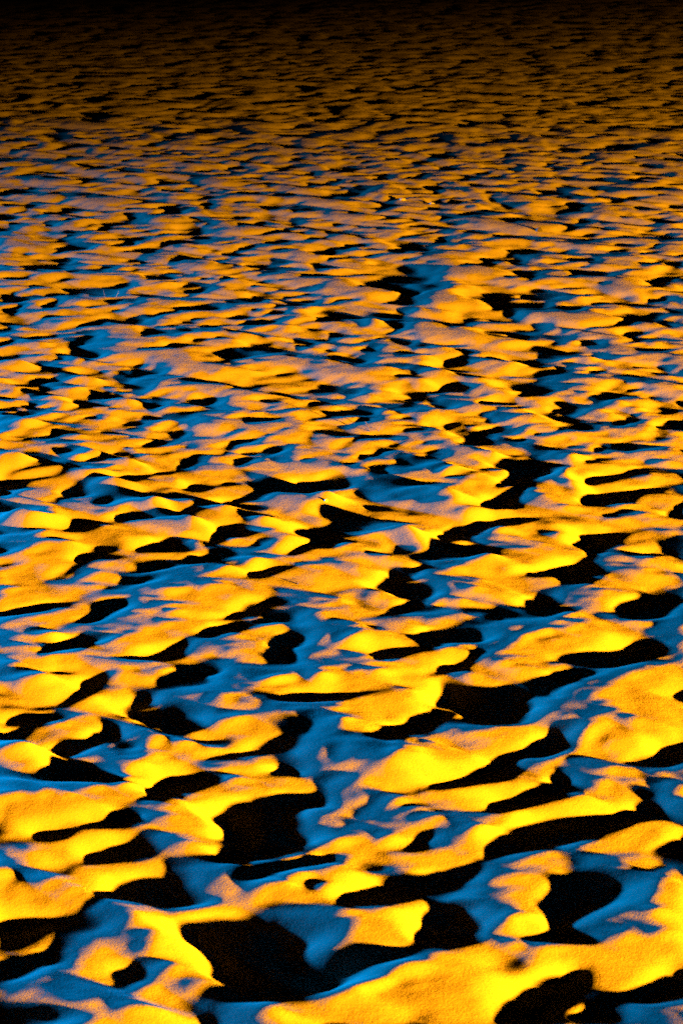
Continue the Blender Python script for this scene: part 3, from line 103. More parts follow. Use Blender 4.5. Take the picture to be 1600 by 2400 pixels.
[17,-17,0,2,-2,-2,-6,-4,3,8,9,4,-8,-6,1,4,2,-1,-3,1,-2,-6,-1,7,2,2,-3,-2,-1,-3,-1,3,-1,0,-9,-2,10,7,-1,-1,7,18,9,-2,-10,-18,-16,0,1,1,-2,-5,-6,11,16,1,-8,-7,-2,6,13,1,-11,2,11,-4,-8,6,0,-1,2,-5,-5,1,8,3,-5,-4,6,-2,-4,3,-6,-5,9,8,-4,-5,-2,-1,3,7,5,-4,-11,-2,3,4,-1,1,4,3,-8,-7,-1,2,5,4,3,1,2,4,0,-8,-11,-7,-3,3,5,7,8,8,1,-5,-4,-1,1,5,-1,-7,-3],
[27,-28,-2,0,0,-2,-6,-2,3,11,9,1,-7,-3,1,4,2,-2,-3,0,-5,-7,-1,6,7,-1,-4,0,0,-3,3,4,-1,-4,-5,3,2,0,0,4,13,14,2,-11,-13,-12,-4,2,0,-2,-9,-7,3,17,15,-3,-11,-6,1,4,7,10,0,4,3,-17,-11,11,2,6,6,-12,-14,0,1,8,5,1,2,-1,0,-2,-9,-6,11,4,-3,-5,-3,1,2,4,8,4,-5,-6,-1,1,2,-1,3,1,-1,-9,-11,-1,10,9,6,0,2,3,-4,-7,-11,-6,0,3,5,5,6,4,2,3,-1,-2,0,2,-4,-5,-3],
[32,-35,-3,-2,2,-2,-4,-1,7,9,8,1,-5,-1,-1,1,-1,-2,-1,-2,-3,-6,-2,9,8,-3,-8,1,-4,2,6,6,1,-3,-6,2,3,-4,0,5,11,8,-5,-13,-9,-5,2,4,-1,-7,-14,-7,6,19,18,-4,-12,-7,3,-1,7,17,12,0,-8,-15,-9,7,-2,7,12,-13,-20,0,-3,8,17,4,-4,3,6,-12,-18,-2,11,5,-3,-3,-1,0,1,1,4,10,4,-2,-5,-4,3,-2,-1,-1,0,-4,-13,-7,10,16,7,2,0,-2,-6,-8,-6,-1,0,2,4,4,1,3,4,7,2,-1,-1,-2,-4,-6,-1],
[29,-33,-4,0,-1,-1,-3,4,7,9,5,0,-2,-1,-3,-3,-2,-2,0,-1,-4,-3,1,11,6,-5,-8,-4,-9,7,12,4,7,2,-6,-2,-4,-3,1,6,10,2,-15,-11,-1,1,5,2,-4,-8,-15,-8,3,17,24,0,-13,-8,-2,-2,12,25,12,-3,-14,-11,-3,1,-3,3,7,-8,-16,-1,1,2,17,12,-3,2,6,-13,-22,-11,5,9,7,-1,-1,0,1,-1,2,4,9,7,-3,-5,0,-5,-6,-1,0,-2,-9,-9,9,17,10,3,-1,-9,-11,-5,0,1,2,2,3,1,0,0,5,10,4,0,-2,-4,-5,-4,-2],
[24,-29,-3,1,-4,-2,1,6,8,9,2,-1,-2,0,-4,-4,-3,-1,-2,-1,-3,-1,4,10,7,-6,-8,-10,-10,12,13,5,7,4,-6,-8,-3,-4,6,7,7,-4,-19,-5,5,4,2,-4,-5,-6,-14,-8,1,13,29,5,-14,-11,-7,0,23,26,7,-4,-18,-10,0,-1,2,0,-5,-5,-6,0,3,-2,12,19,-1,-5,4,-3,-21,-22,-1,7,14,5,-2,0,1,1,1,1,7,8,3,-6,-3,-4,-8,-3,-1,0,-2,-8,4,14,12,8,-4,-13,-15,-4,3,3,3,2,3,1,-1,0,4,10,5,1,-3,-4,-5,-3,-3],
[19,-25,-1,-1,-4,-3,5,7,6,10,3,-2,-4,-2,0,-5,-3,-3,-1,-3,-2,-1,6,10,7,-5,-10,-11,-6,12,13,4,2,-1,-9,-5,2,5,4,4,4,-7,-13,2,5,-1,-4,-8,-1,-2,-17,-7,0,12,30,9,-14,-14,-9,6,32,19,3,-9,-18,-8,5,-3,1,-4,-8,-1,4,-1,-1,3,10,14,-1,-10,1,-2,-16,-13,1,0,2,10,4,0,1,2,3,0,4,4,1,-2,-2,1,-8,-11,-1,8,0,-4,-5,7,16,11,-4,-14,-16,-4,2,3,2,4,4,1,0,0,5,7,3,2,-1,-3,-6,-2,-2],
[11,-17,-1,-2,-3,0,5,5,5,8,8,-1,-5,-4,0,-4,-4,-3,-2,-3,-2,1,4,6,8,-3,-10,-5,1,7,7,0,-2,-6,-7,0,10,7,-3,-1,6,-1,-7,5,-1,-12,-4,-2,4,-11,-16,-4,1,12,31,9,-14,-13,-7,12,32,10,-4,-13,-10,-6,0,3,-3,-6,-3,2,6,-2,1,7,6,3,-4,-5,-4,-7,-8,1,5,-6,-11,6,12,4,2,2,2,1,1,1,-3,-1,2,5,-5,-14,2,6,0,-5,-9,7,18,11,-4,-16,-13,-3,2,0,1,5,5,-1,2,2,5,3,2,2,0,-2,-4,-1,-2],
[6,-10,-3,-1,0,0,0,4,4,1,9,9,3,-7,-4,-3,-3,-3,-2,-3,-4,0,2,2,1,6,1,-5,-1,3,3,1,-3,-6,-3,-2,2,11,1,-13,1,15,8,-6,-2,-4,-14,-4,6,-2,-18,-10,-2,3,16,30,6,-13,-13,-4,19,25,5,-10,-15,-3,-5,-7,6,-1,-6,3,3,2,0,9,6,-3,-8,-7,2,-2,-7,0,3,-1,-2,-12,-2,11,10,5,0,2,2,0,-3,-2,-3,2,6,1,-7,1,-3,-6,-6,-2,12,17,7,-8,-13,-13,0,3,-1,0,6,3,-1,1,4,4,2,1,0,0,0,-2,-1,0,-3],
[-4,0,-2,0,0,2,0,2,2,2,7,10,3,-6,-5,-5,-1,-3,-2,-3,-1,-1,4,0,-4,4,5,-2,3,2,-2,-1,-3,-4,-1,0,5,2,-11,-12,7,23,12,-8,-11,-3,-8,0,2,-13,-17,-3,1,5,23,28,-2,-14,-10,0,19,22,0,-11,-16,-3,-3,-6,3,1,-3,5,2,0,6,9,3,-7,-14,-10,6,2,-4,5,0,-4,2,-9,-9,5,13,5,2,3,3,0,-2,-5,-4,2,4,3,0,-2,-6,-8,-8,9,18,10,-3,-9,-12,-8,2,3,-1,3,4,3,-3,1,1,4,4,-1,-1,-2,0,2,1,0,-3],
[-12,9,0,0,2,-1,0,-1,3,2,7,10,2,-6,-7,-2,-3,-2,-1,-2,-2,4,3,-4,-6,4,10,-2,2,0,-4,-2,0,1,0,0,-2,-5,-16,-1,17,17,3,-6,-7,-4,-7,2,-5,-17,-10,-1,2,12,29,21,-9,-14,-6,2,17,18,-2,-12,-14,-3,-4,-5,3,3,-1,4,2,5,5,2,-5,-3,-10,-5,4,0,0,4,0,-2,2,-8,-9,1,9,3,5,8,0,0,-5,-5,-4,2,3,2,1,-1,-2,-9,-4,19,18,-1,-13,-11,-10,-3,5,4,0,3,6,1,-1,-3,-3,1,8,0,-2,-3,0,4,4,-2,-4],
[-16,17,0,0,0,-2,-2,0,1,4,8,8,0,-6,-5,-3,-1,-2,-2,-2,1,5,3,-7,-6,6,11,-2,-2,-2,-3,0,2,3,0,-4,-9,-10,-6,10,17,7,-4,-4,3,-8,-11,2,-11,-14,-3,-1,4,20,31,12,-14,-12,-3,3,14,14,-3,-13,-9,-2,-9,-4,2,7,4,1,7,7,0,-5,-11,-3,-6,-1,5,-1,2,6,1,-1,2,-4,-15,-1,9,4,7,5,0,-6,-7,-4,-1,2,0,2,2,2,-3,-7,9,25,6,-7,-19,-13,-8,1,6,6,3,3,5,1,-1,-7,-7,2,10,3,-3,-3,1,2,3,0,-6],
[-15,21,0,-3,-3,-2,0,0,1,4,6,6,-1,-6,-4,-1,0,-2,-3,0,1,7,0,-4,-5,5,6,-2,-1,-4,-1,5,3,-1,-5,-9,-9,-3,4,11,9,1,-2,-1,-1,-8,-5,-3,-15,-9,-1,0,7,28,28,2,-15,-11,-1,2,10,13,2,-13,-9,-4,-9,-2,1,8,9,1,8,2,-3,-3,-14,-6,-6,4,7,3,1,0,-3,1,6,5,-12,-7,7,7,5,0,-4,-8,-6,0,1,-2,-3,0,4,1,-3,8,21,15,-4,-13,-18,-13,-7,3,8,7,5,4,4,2,-4,-11,-9,4,13,4,-2,-2,-1,0,2,0,-5],
[-16,25,0,-3,-5,-3,0,2,1,3,6,2,-4,-3,-3,0,0,0,-4,-1,4,5,3,-1,-4,0,2,-6,1,1,0,7,2,-12,-10,-6,0,5,8,4,0,0,3,1,-7,-3,-3,-8,-13,-8,0,2,12,31,16,-2,-15,-7,-1,4,5,13,7,-13,-13,-3,-5,-2,0,9,11,6,5,-10,-9,2,-9,-6,1,7,4,4,-1,-9,-10,2,9,13,0,-4,1,5,1,-6,-7,-7,3,-1,-6,-2,0,-4,-3,4,9,22,18,2,-12,-14,-18,-10,0,5,6,6,4,7,5,-1,-5,-11,-8,3,11,6,0,-3,-1,-2,-1,0,-2],
[-19,26,3,-1,-3,-5,-4,0,5,5,4,-1,-4,-4,0,-1,0,0,-3,0,2,7,5,1,-3,-2,-4,-10,8,6,-5,3,-2,-17,-9,5,8,7,3,-3,-1,-2,2,3,-1,0,-8,-13,-7,-5,-2,5,19,22,7,-5,-10,-5,1,6,4,10,2,-10,-8,-1,-4,-4,1,8,14,11,3,-22,-17,0,-2,4,8,5,3,-2,-7,-11,-5,1,5,13,8,3,1,2,-4,-6,-7,-1,1,-9,-9,0,5,-6,-4,7,17,21,13,-5,-14,-16,-15,-5,4,8,5,1,4,8,7,-3,-7,-8,-5,1,7,5,0,-2,-1,-2,-3,-1,1],
[-18,21,3,3,0,-6,-7,-1,8,7,4,-5,-4,-4,0,0,-1,0,-2,0,3,6,4,4,-2,-5,-8,-4,11,8,-13,-6,-7,-9,3,10,7,3,-6,-2,4,-2,-9,5,10,-4,-15,-8,2,-3,-3,4,16,13,3,-2,-6,-4,1,8,5,3,-2,-7,1,5,-8,-6,6,6,8,10,1,-20,-22,-2,6,13,6,4,-2,-8,-12,-4,3,-3,1,12,10,5,2,-2,-4,-2,2,-2,-12,-16,0,6,2,-2,-2,7,13,14,9,-6,-14,-11,-11,-4,7,9,3,0,2,10,5,-5,-6,-3,-4,-1,4,2,0,-1,-1,-2,-3,1,0],
[-12,14,-2,-1,3,4,-4,-5,1,10,8,-1,-7,-6,-1,-1,0,-1,0,-1,1,1,5,5,3,-1,-5,-5,2,7,-1,-15,-8,-4,4,11,4,-2,-4,-2,7,-1,-5,-13,3,15,-5,-14,4,3,-1,-4,0,7,5,3,5,-2,-4,-2,5,6,2,-4,-2,9,6,-10,-2,8,0,0,3,-4,-12,-12,0,15,8,0,0,-7,-13,-2,4,-3,-5,3,12,7,3,0,0,-4,0,5,-1,-20,-13,8,6,2,2,0,3,2,9,12,-9,-10,-6,-10,-4,6,10,6,-2,3,9,1,-5,-4,-3,-1,-1,0,0,-1,1,0,-1,-3,2,0,-2],
[-10,14,-3,-6,0,5,1,-1,6,9,3,-5,-8,-5,-1,0,0,0,0,-1,-1,2,4,6,4,-2,-2,0,0,-2,-9,-11,-3,4,13,9,-5,-11,-6,15,8,-18,-14,-3,1,16,3,-5,4,0,-1,0,-1,-2,-2,1,9,5,-6,-7,1,6,3,-2,4,16,4,-11,1,6,-5,-2,-5,-12,-1,1,7,15,-3,-7,-1,-9,-6,3,0,-6,-1,8,9,0,-5,3,4,-2,-4,3,5,-17,-8,7,6,2,1,-1,1,-3,7,16,-4,-11,-9,-10,-5,7,10,6,2,4,6,-2,-6,-1,-2,-1,0,-2,-4,0,2,2,0,-2,0,-2,-2],
[-14,20,-3,-7,-3,3,4,5,9,5,-4,-7,-6,-3,-2,1,0,0,0,0,-2,0,7,8,4,-1,-1,-1,-6,-11,-7,-2,4,9,9,0,-3,-10,-1,20,-2,-29,-17,-1,5,18,15,1,-3,-5,3,2,-2,-4,-6,1,7,7,-4,-12,-4,6,5,1,8,21,1,-9,-1,1,-6,-2,-9,-14,8,10,8,5,-9,-6,1,-2,0,-1,-8,-5,5,10,2,-1,-8,-2,8,-2,-7,4,9,-8,-6,5,3,1,-1,-3,3,-1,6,12,0,-8,-14,-11,-3,4,9,6,6,6,5,-4,-7,-1,3,-1,-2,-4,-6,0,5,2,0,-1,-3,-3,-1],
[-19,28,-3,-8,-4,1,5,8,10,-1,-6,-6,-5,-3,-1,1,-1,1,1,-1,-2,0,10,11,3,-3,-2,-6,-14,-8,0,7,7,6,-1,-3,-1,-2,-1,17,-6,-29,-17,0,4,22,18,3,-5,-2,0,-3,-3,-2,-1,1,4,4,-3,-11,-8,4,8,5,8,17,3,-7,-4,-1,-5,-6,-7,-3,11,8,0,-8,-9,1,4,4,2,-3,-4,-3,5,2,-5,4,-7,-3,4,-7,-6,9,13,-3,-1,1,-5,0,1,2,3,-2,1,7,6,-8,-15,-8,-2,2,5,7,8,6,5,-4,-7,0,6,-1,-5,-6,-5,0,5,2,-1,-2,-2,-2,2],
[-22,33,-2,-6,-6,-1,6,7,6,-2,-7,-5,-3,-2,0,-1,0,1,1,0,-2,2,11,11,3,-8,-6,-11,-10,-1,6,9,3,0,-4,-1,3,-4,-5,16,-1,-27,-13,-2,6,21,14,4,-1,0,-5,-9,-3,3,3,2,1,-1,-2,-10,-5,4,8,5,5,11,5,-3,-4,-2,-5,-10,1,8,8,0,-7,-15,-9,5,6,4,2,1,4,-1,2,-3,-5,2,-7,-1,-1,-11,-4,14,17,-2,0,0,-14,4,7,0,-1,-3,1,6,7,-9,-14,-3,-2,-1,4,7,10,5,3,-4,-5,4,3,-4,-6,-5,-1,1,1,-1,-2,1,2,1,1],
[-25,39,-2,-6,-4,0,3,2,0,-1,-5,-3,-2,-1,0,1,0,0,-1,1,2,2,9,9,1,-11,-9,-8,-4,5,7,2,-1,0,1,-1,2,-7,-3,14,-2,-20,-6,-4,0,19,13,5,1,0,-6,-11,-1,5,5,1,-3,-5,-3,-5,0,7,5,2,-1,9,10,-3,-1,1,-12,-10,11,11,2,-7,-15,-11,-2,3,2,0,1,7,7,1,-2,4,0,-5,-11,-1,1,-13,-5,16,21,0,-4,0,-10,1,7,-3,-5,1,0,5,8,-13,-8,0,-3,-1,4,8,8,5,-1,-4,1,4,-2,-8,-5,2,3,0,-6,-4,2,5,3,1,1],
[-27,42,-1,-6,-2,0,0,-2,-2,-2,-2,-2,-4,3,2,1,1,-2,-3,2,1,4,6,7,-1,-10,-7,-4,4,3,-3,-4,4,6,1,-1,-3,-6,5,15,-10,-19,-3,-5,-1,17,13,5,1,-2,-2,-7,0,4,1,-3,-5,-4,-1,0,4,5,2,-1,-1,6,14,-2,0,-1,-12,-2,15,4,-5,-13,-17,-2,4,-2,-1,-3,1,9,7,1,1,6,3,-8,-12,-1,0,-12,-8,16,28,3,-9,1,-5,-10,3,4,-3,-1,0,-1,5,-6,-6,2,-2,-1,5,8,7,2,-4,-4,4,7,-6,-13,-3,7,8,-2,-8,-3,1,3,5,0,1],
[-28,44,0,-8,-2,1,-2,-2,-4,-1,-1,-4,-2,4,5,1,0,-3,-3,-1,1,4,6,4,-1,-6,-1,1,4,-7,-14,-2,9,10,3,-2,-6,-1,9,16,-15,-24,-5,-3,2,17,11,3,0,-1,0,3,2,0,-9,-9,-4,1,4,5,5,-1,-4,3,-1,4,12,4,1,-7,-3,9,7,-5,-14,-14,-10,4,0,-4,-1,1,2,3,3,5,5,3,5,-6,-12,-3,1,-13,-7,15,32,7,-12,-7,-3,-10,4,6,-1,-3,0,-5,-3,2,-1,0,2,2,1,7,8,1,-9,-4,7,6,-8,-11,-4,9,8,1,-3,-2,-5,-2,3,3,1],
[-32,39,8,-1,-6,-3,1,0,-3,-3,-1,-2,-6,-1,4,6,2,0,-4,-3,-2,0,4,8,4,-1,0,1,-4,0,-10,-17,-2,12,10,5,-1,-2,0,7,12,-16,-20,2,-2,-3,11,9,2,0,1,2,7,9,-4,-19,-12,1,6,7,5,1,-7,-2,5,3,1,9,8,-3,-5,7,9,-1,-11,-20,-9,-1,0,-4,-2,0,3,6,-6,-1,10,5,2,6,-2,-13,-4,1,-7,-6,12,30,6,-15,-10,0,1,1,2,-6,-2,1,-5,-5,3,4,2,3,-1,2,5,9,0,-11,-3,6,3,-7,-8,-3,5,8,5,4,-2,-9,-6,1,2,2,1],
[-22,27,6,-2,-3,-2,3,2,-3,-6,-1,-2,-7,-1,4,7,1,0,-5,-2,-1,0,4,10,6,1,-1,-4,-5,-3,-10,-16,-1,5,11,8,2,3,4,5,6,-16,-14,7,-3,-9,4,8,1,3,3,3,8,5,-6,-16,-7,4,7,5,1,-5,-6,3,9,5,0,6,3,-4,0,9,5,-9,-10,-13,-5,-1,-8,-5,2,4,2,2,-4,-2,7,3,2,9,0,-10,-7,2,1,-3,6,22,2,-14,-1,4,0,-8,0,-5,-4,2,0,-3,1,7,6,-2,-3,1,7,8,-1,-9,-1,2,-1,-6,-2,-2,0,7,9,7,-4,-8,-5,-1,-1,0,1],
[-7,9,2,0,-1,1,5,1,-4,-8,-1,-1,-4,-1,2,6,2,-2,-3,-3,-2,4,5,12,7,-2,-6,-4,-1,-5,-15,-14,-2,2,8,10,8,10,11,5,-1,-14,-14,1,-8,-5,3,4,2,7,6,4,2,-4,-7,-5,1,4,1,1,-1,-5,-3,12,12,3,-2,3,1,-4,0,7,-3,-14,2,0,-15,-3,-7,-10,6,8,1,-1,-1,-1,0,-3,3,14,4,-8,-6,4,2,-2,2,16,-4,-5,6,3,-7,-13,-2,0,-5,2,7,-2,-1,10,7,-7,-7,3,8,7,-2,-6,1,-3,-4,-4,3,-1,-2,7,11,4,-4,-5,-5,-4,-4,1,4],
[6,-9,0,4,3,1,3,-2,-4,-5,-1,-2,1,0,0,4,1,0,-2,-5,-2,5,9,11,6,-5,-9,-1,2,-12,-17,-9,-4,0,9,11,12,17,13,3,-6,-11,-13,-13,-9,2,4,3,3,10,6,4,-3,-9,-7,3,6,1,-9,-6,1,1,8,21,10,-4,-2,-2,-2,-2,0,5,-6,-13,9,3,-21,-6,-4,-8,6,8,2,-1,-1,-2,-6,-5,2,16,10,-3,-2,1,-3,-2,1,12,-1,0,3,-4,-5,-8,-6,-1,-4,7,11,-5,1,12,1,-9,-9,6,8,6,-2,-3,-2,-6,-5,0,2,2,1,6,9,5,-3,-6,-8,-6,-4,4,3],
[4,-8,-1,6,3,3,-2,-4,0,-4,-3,3,4,-2,-4,2,2,4,-4,-7,-1,10,9,11,2,-8,-4,-1,-7,-14,-10,-9,-6,2,10,15,14,18,9,0,-11,-10,-11,-15,-6,5,5,1,3,9,6,0,-3,-4,-3,3,3,1,-16,-12,0,10,22,21,4,-6,-6,-7,0,7,-2,-4,-8,-8,8,6,-19,-10,0,-5,5,7,1,-1,0,-5,-9,-5,2,14,17,4,-4,-3,-4,-2,2,6,4,0,-1,-7,-4,-5,-5,-1,-1,7,10,-2,2,11,-1,-9,-10,3,11,6,-1,-4,-7,-6,-4,2,3,-1,6,6,6,5,-1,-5,-12,-6,-3,4,3],
[-5,3,-1,4,1,1,1,-2,-1,-3,-2,5,2,-4,-4,-1,7,4,-5,-8,3,11,10,9,0,-8,-2,-7,-14,-13,-6,-6,-4,3,15,15,13,14,3,-4,-13,-11,-5,-10,0,6,1,-1,1,8,5,-1,-2,2,2,-2,1,-5,-13,-8,-3,13,29,17,-2,-7,-9,-9,8,13,-11,-11,-5,-1,2,4,-7,-10,-5,-4,6,6,-1,0,1,-6,-10,-5,1,11,23,10,-11,-2,-1,-4,-1,6,4,-1,-3,-6,-5,-7,0,4,-2,4,7,2,4,11,2,-9,-11,-2,8,12,-1,-7,-10,-7,0,5,-1,-3,7,9,3,1,2,-3,-12,-5,-2,3,4],
[-7,6,-1,0,-1,2,6,3,-6,-6,2,3,-2,-3,0,2,6,3,-7,-5,7,10,9,8,-2,-8,-5,-13,-16,-13,-3,-2,1,11,16,9,8,8,0,-6,-14,-6,3,-3,-4,0,1,0,2,5,5,1,1,1,0,-4,-1,-7,-8,2,0,9,24,12,-3,-6,-10,-10,13,9,-13,-9,-1,0,-3,2,0,-10,-6,-5,5,6,2,-3,-3,-3,-9,-2,1,9,23,12,-10,-5,3,-5,-5,3,6,-2,-5,-4,-5,-5,3,2,-1,6,5,0,5,14,3,-8,-9,-6,5,9,3,-8,-9,-7,-1,5,-3,-4,8,11,1,-1,1,-4,-8,-3,2,4,3],
[-6,2,-1,1,1,1,6,6,-5,-8,0,0,-2,1,2,3,4,3,-5,-2,8,8,5,6,-1,-7,-9,-17,-16,-10,-4,0,10,19,9,4,7,2,-2,-10,-14,4,11,2,-13,-9,3,6,4,1,2,2,5,0,-4,-3,-2,-5,-5,5,5,8,17,8,-4,-6,-9,-8,12,7,-12,-6,-3,-4,-2,5,-3,-9,-2,-1,3,6,-2,-6,-4,-2,-5,2,4,5,16,15,-6,-9,1,5,-3,-8,0,1,-4,-4,-2,0,2,-2,1,11,6,-7,1,16,7,-5,-8,-8,0,7,3,-5,-7,-7,-2,0,-2,-2,8,11,3,-3,-1,-4,-6,0,3,5,2],
[-9,6,-2,0,0,5,1,2,3,0,-5,-6,0,1,1,1,2,4,5,-3,1,6,4,2,2,2,-4,-10,-14,-17,-13,-4,1,17,23,4,5,4,-4,-6,-11,-9,14,11,-4,-14,-12,8,10,4,0,-4,1,5,-1,-4,-1,0,-1,-2,2,3,8,16,7,-4,-7,-5,-8,4,6,-9,-3,-6,-9,1,13,-6,-11,0,4,6,-1,-8,-9,1,2,-1,5,3,-2,10,12,2,-11,1,14,3,-13,-12,-1,-1,-2,0,5,3,-3,-1,11,5,-10,-2,14,12,-1,-8,-8,-2,5,1,-4,-5,-5,-4,-3,-1,1,7,9,3,-1,0,-2,-4,-2,1,4,0,-5],
[-15,16,-3,-4,-1,8,3,-1,1,0,-3,-4,-2,2,3,-2,-1,5,6,-1,1,3,3,2,0,1,-1,-7,-13,-19,-13,-3,1,20,23,9,7,-3,-14,-7,-6,-1,18,3,-14,-10,-2,9,9,3,0,-4,-2,-3,-4,-3,3,6,4,-1,0,-1,7,15,8,-1,-11,-6,-3,-2,2,-7,-1,-6,-9,5,15,-7,-13,2,11,-1,-14,-7,0,5,5,1,1,4,-2,1,6,4,-4,1,10,8,-2,-17,-10,-2,1,4,7,6,-1,-2,1,-4,-6,3,11,13,0,-4,-6,-4,2,-1,-4,-4,-5,-4,0,1,2,4,4,3,3,2,-1,-2,-4,-1,-1,-2,-4],
[-8,10,-4,-6,-2,8,5,1,0,0,0,-4,-7,3,3,-1,-2,4,7,0,-1,1,4,2,-1,2,0,-6,-16,-18,-10,-2,4,23,21,7,8,-6,-17,-8,-1,2,14,-1,-18,0,5,7,4,2,-2,-3,-3,-8,-5,-2,3,6,8,6,1,-3,4,13,9,-4,-12,-7,-2,0,-2,-1,-3,-9,-6,8,13,-7,-12,5,10,-12,-15,1,7,6,2,2,0,2,3,-3,-1,0,0,2,5,9,9,-14,-18,-2,5,7,9,5,0,-3,-6,-15,-6,12,14,7,3,-1,-3,-5,-5,-3,-3,-4,-2,0,3,2,-1,0,1,5,6,1,0,-3,-4,-3,-3,-3,0],
[3,-2,-6,-5,-2,6,8,3,0,3,-1,-8,-7,-2,5,4,-1,1,6,1,-2,-1,6,1,0,1,2,-8,-18,-15,-5,2,8,23,11,0,7,1,-12,-10,-2,-4,11,4,-11,0,9,9,-2,-6,-6,-3,-2,-4,0,2,-1,-3,8,13,4,-1,3,11,4,-9,-10,-4,1,-2,-3,2,-3,-16,-3,9,12,-1,-7,-1,-3,-10,-5,6,7,2,3,3,1,0,1,1,-4,-6,-2,2,7,10,8,-9,-15,-2,7,12,6,-2,-1,-3,-7,-19,-6,17,15,0,3,5,-1,-8,-8,-6,-3,-1,4,3,3,-1,-3,-1,3,4,5,0,-1,-2,-4,-4,0,-1,2],
[11,-16,-1,-3,-2,4,9,4,2,0,-3,-6,-9,-4,7,6,-1,-1,6,2,-2,1,2,2,0,-1,2,-8,-17,-9,6,3,4,14,5,-3,4,7,-3,-10,-9,-8,12,17,-5,-12,9,14,-7,-16,-15,1,7,6,5,2,-5,-8,7,14,4,-1,0,6,0,-8,-2,1,1,-2,-8,0,-4,-15,-4,9,12,6,-4,-11,-8,-1,1,3,4,6,4,1,1,0,0,0,-4,-9,-4,2,8,8,6,-1,-6,-3,4,15,1,-9,-2,-2,-6,-14,-4,15,10,-4,2,8,0,-8,-9,-8,-1,3,6,3,0,-2,-2,2,3,3,2,0,-1,-2,-2,-1,2,0,-2],
[10,-17,1,1,-3,2,8,6,0,-1,-4,-7,-7,-3,6,6,-2,0,6,1,0,3,0,-3,1,-2,3,-8,-11,0,11,-1,-1,7,0,-6,4,10,2,-10,-11,-5,15,22,-4,-19,0,13,-9,-17,-13,6,14,11,7,-1,-7,-5,5,9,2,-3,-4,-2,-2,6,7,-2,-2,1,-13,-3,-6,-11,-2,5,12,7,-2,-12,-4,2,-3,2,9,5,3,1,1,0,-2,-3,-2,-8,-8,-1,9,6,8,10,4,-7,-8,11,7,-12,-2,-1,-9,-8,2,10,5,-8,1,8,0,-6,-8,-7,2,4,3,0,-1,1,1,4,3,0,0,1,1,-3,-1,2,2,-2,-6],
[5,-10,2,-1,-1,1,5,6,0,0,-8,-6,-4,1,4,3,-2,0,5,1,3,4,-5,-6,1,0,6,-3,-9,4,5,1,2,0,-5,-9,1,13,4,-8,-6,3,14,12,-5,-17,-9,1,-2,-5,-3,8,9,9,6,-1,-5,-1,4,1,-2,-6,-4,-3,0,13,11,-6,-1,3,-22,-6,-3,-7,1,1,9,6,1,-5,-2,-2,-3,3,12,2,2,2,0,-3,-3,-4,-2,-2,-9,-8,7,9,14,19,6,-10,-22,6,13,-9,-2,-3,-9,-4,8,7,-2,-10,1,5,0,-2,-5,-3,3,3,-3,-5,1,4,6,3,1,-1,1,4,0,-5,-1,1,1,-2,-5],
[4,-6,-1,-1,0,1,3,3,4,-1,-10,-3,1,0,0,2,-1,-1,3,5,3,2,-8,-7,0,5,9,0,-9,2,7,1,-1,-2,-5,-11,-5,12,8,-4,2,12,5,-1,-6,-15,-11,-4,7,7,2,2,5,5,5,0,-3,1,3,-4,-6,-5,-1,0,-1,11,13,-6,3,-1,-31,-3,2,-5,2,-1,3,5,6,1,-3,-3,1,5,7,3,2,-2,-4,-4,-1,-2,-1,-2,-7,-11,3,13,23,19,3,-8,-26,-3,12,-6,-2,-3,-6,3,9,3,-8,-12,0,5,2,0,1,1,2,1,-8,-10,0,9,6,4,0,-1,4,5,-1,-7,-2,-1,0,-1,-1],
[7,-9,-2,1,0,0,2,-1,1,6,1,-7,-1,0,-3,-1,-1,1,-2,5,6,3,-1,-8,-6,-1,4,9,5,-5,1,4,1,-2,-4,-4,-11,-13,10,11,3,13,13,-3,-11,-13,-12,-5,5,13,9,-5,-2,6,4,2,-1,0,0,0,-6,-5,-1,1,0,-4,6,16,1,1,-10,-30,2,6,-6,1,-4,-1,3,12,7,-2,-3,1,5,6,3,1,-8,-6,-3,0,2,-4,-3,-1,-10,-2,15,26,17,3,-5,-21,-14,2,-6,3,4,0,5,5,-7,-12,-6,0,3,5,5,3,3,0,-2,-7,-14,-3,7,10,5,0,1,5,3,-2,-5,-3,-1,-1,1,2,2],
[11,-18,-1,6,1,1,-2,0,0,6,3,-4,-3,-2,-3,-3,1,0,0,5,7,2,-4,-6,-5,-5,0,10,15,2,-6,-3,4,-2,-6,-4,-9,-15,4,14,13,16,11,-12,-17,-14,-9,4,14,16,4,-14,-2,13,3,-5,-2,-2,-1,1,-6,-2,2,0,-2,-4,3,18,5,-6,-8,-26,-2,8,-4,-1,-6,-4,7,13,10,1,0,0,1,4,0,-2,-6,-2,0,-4,-2,-1,-2,2,-7,-1,11,18,18,6,-3,-17,-16,-9,-5,10,16,-3,-3,-4,-11,-7,2,1,1,6,7,4,0,-1,-2,-5,-13,-8,7,8,8,2,2,4,0,-3,-1,-2,0,0,1,1,-1],
[9,-19,6,4,-3,0,2,0,0,4,5,-4,-5,-2,-3,-2,2,1,2,6,3,0,-4,-7,-5,-5,-1,11,21,4,-9,-3,1,-8,-7,-1,-6,-10,-1,14,21,15,1,-20,-15,-7,-3,7,11,12,5,-6,2,12,-3,-10,-6,-5,0,2,-2,0,2,-2,-2,-2,3,14,1,-8,0,-17,-11,4,-1,-1,-7,-2,10,11,8,3,4,6,1,-6,-5,-3,-2,1,3,-7,-6,2,0,3,-3,1,11,8,12,8,-5,-15,-14,-6,0,15,12,-7,-16,-6,-3,-2,5,1,-1,7,6,3,0,-1,-3,-7,-9,-6,5,7,6,6,3,1,-3,-2,2,1,-2,1,-1,0,-2],
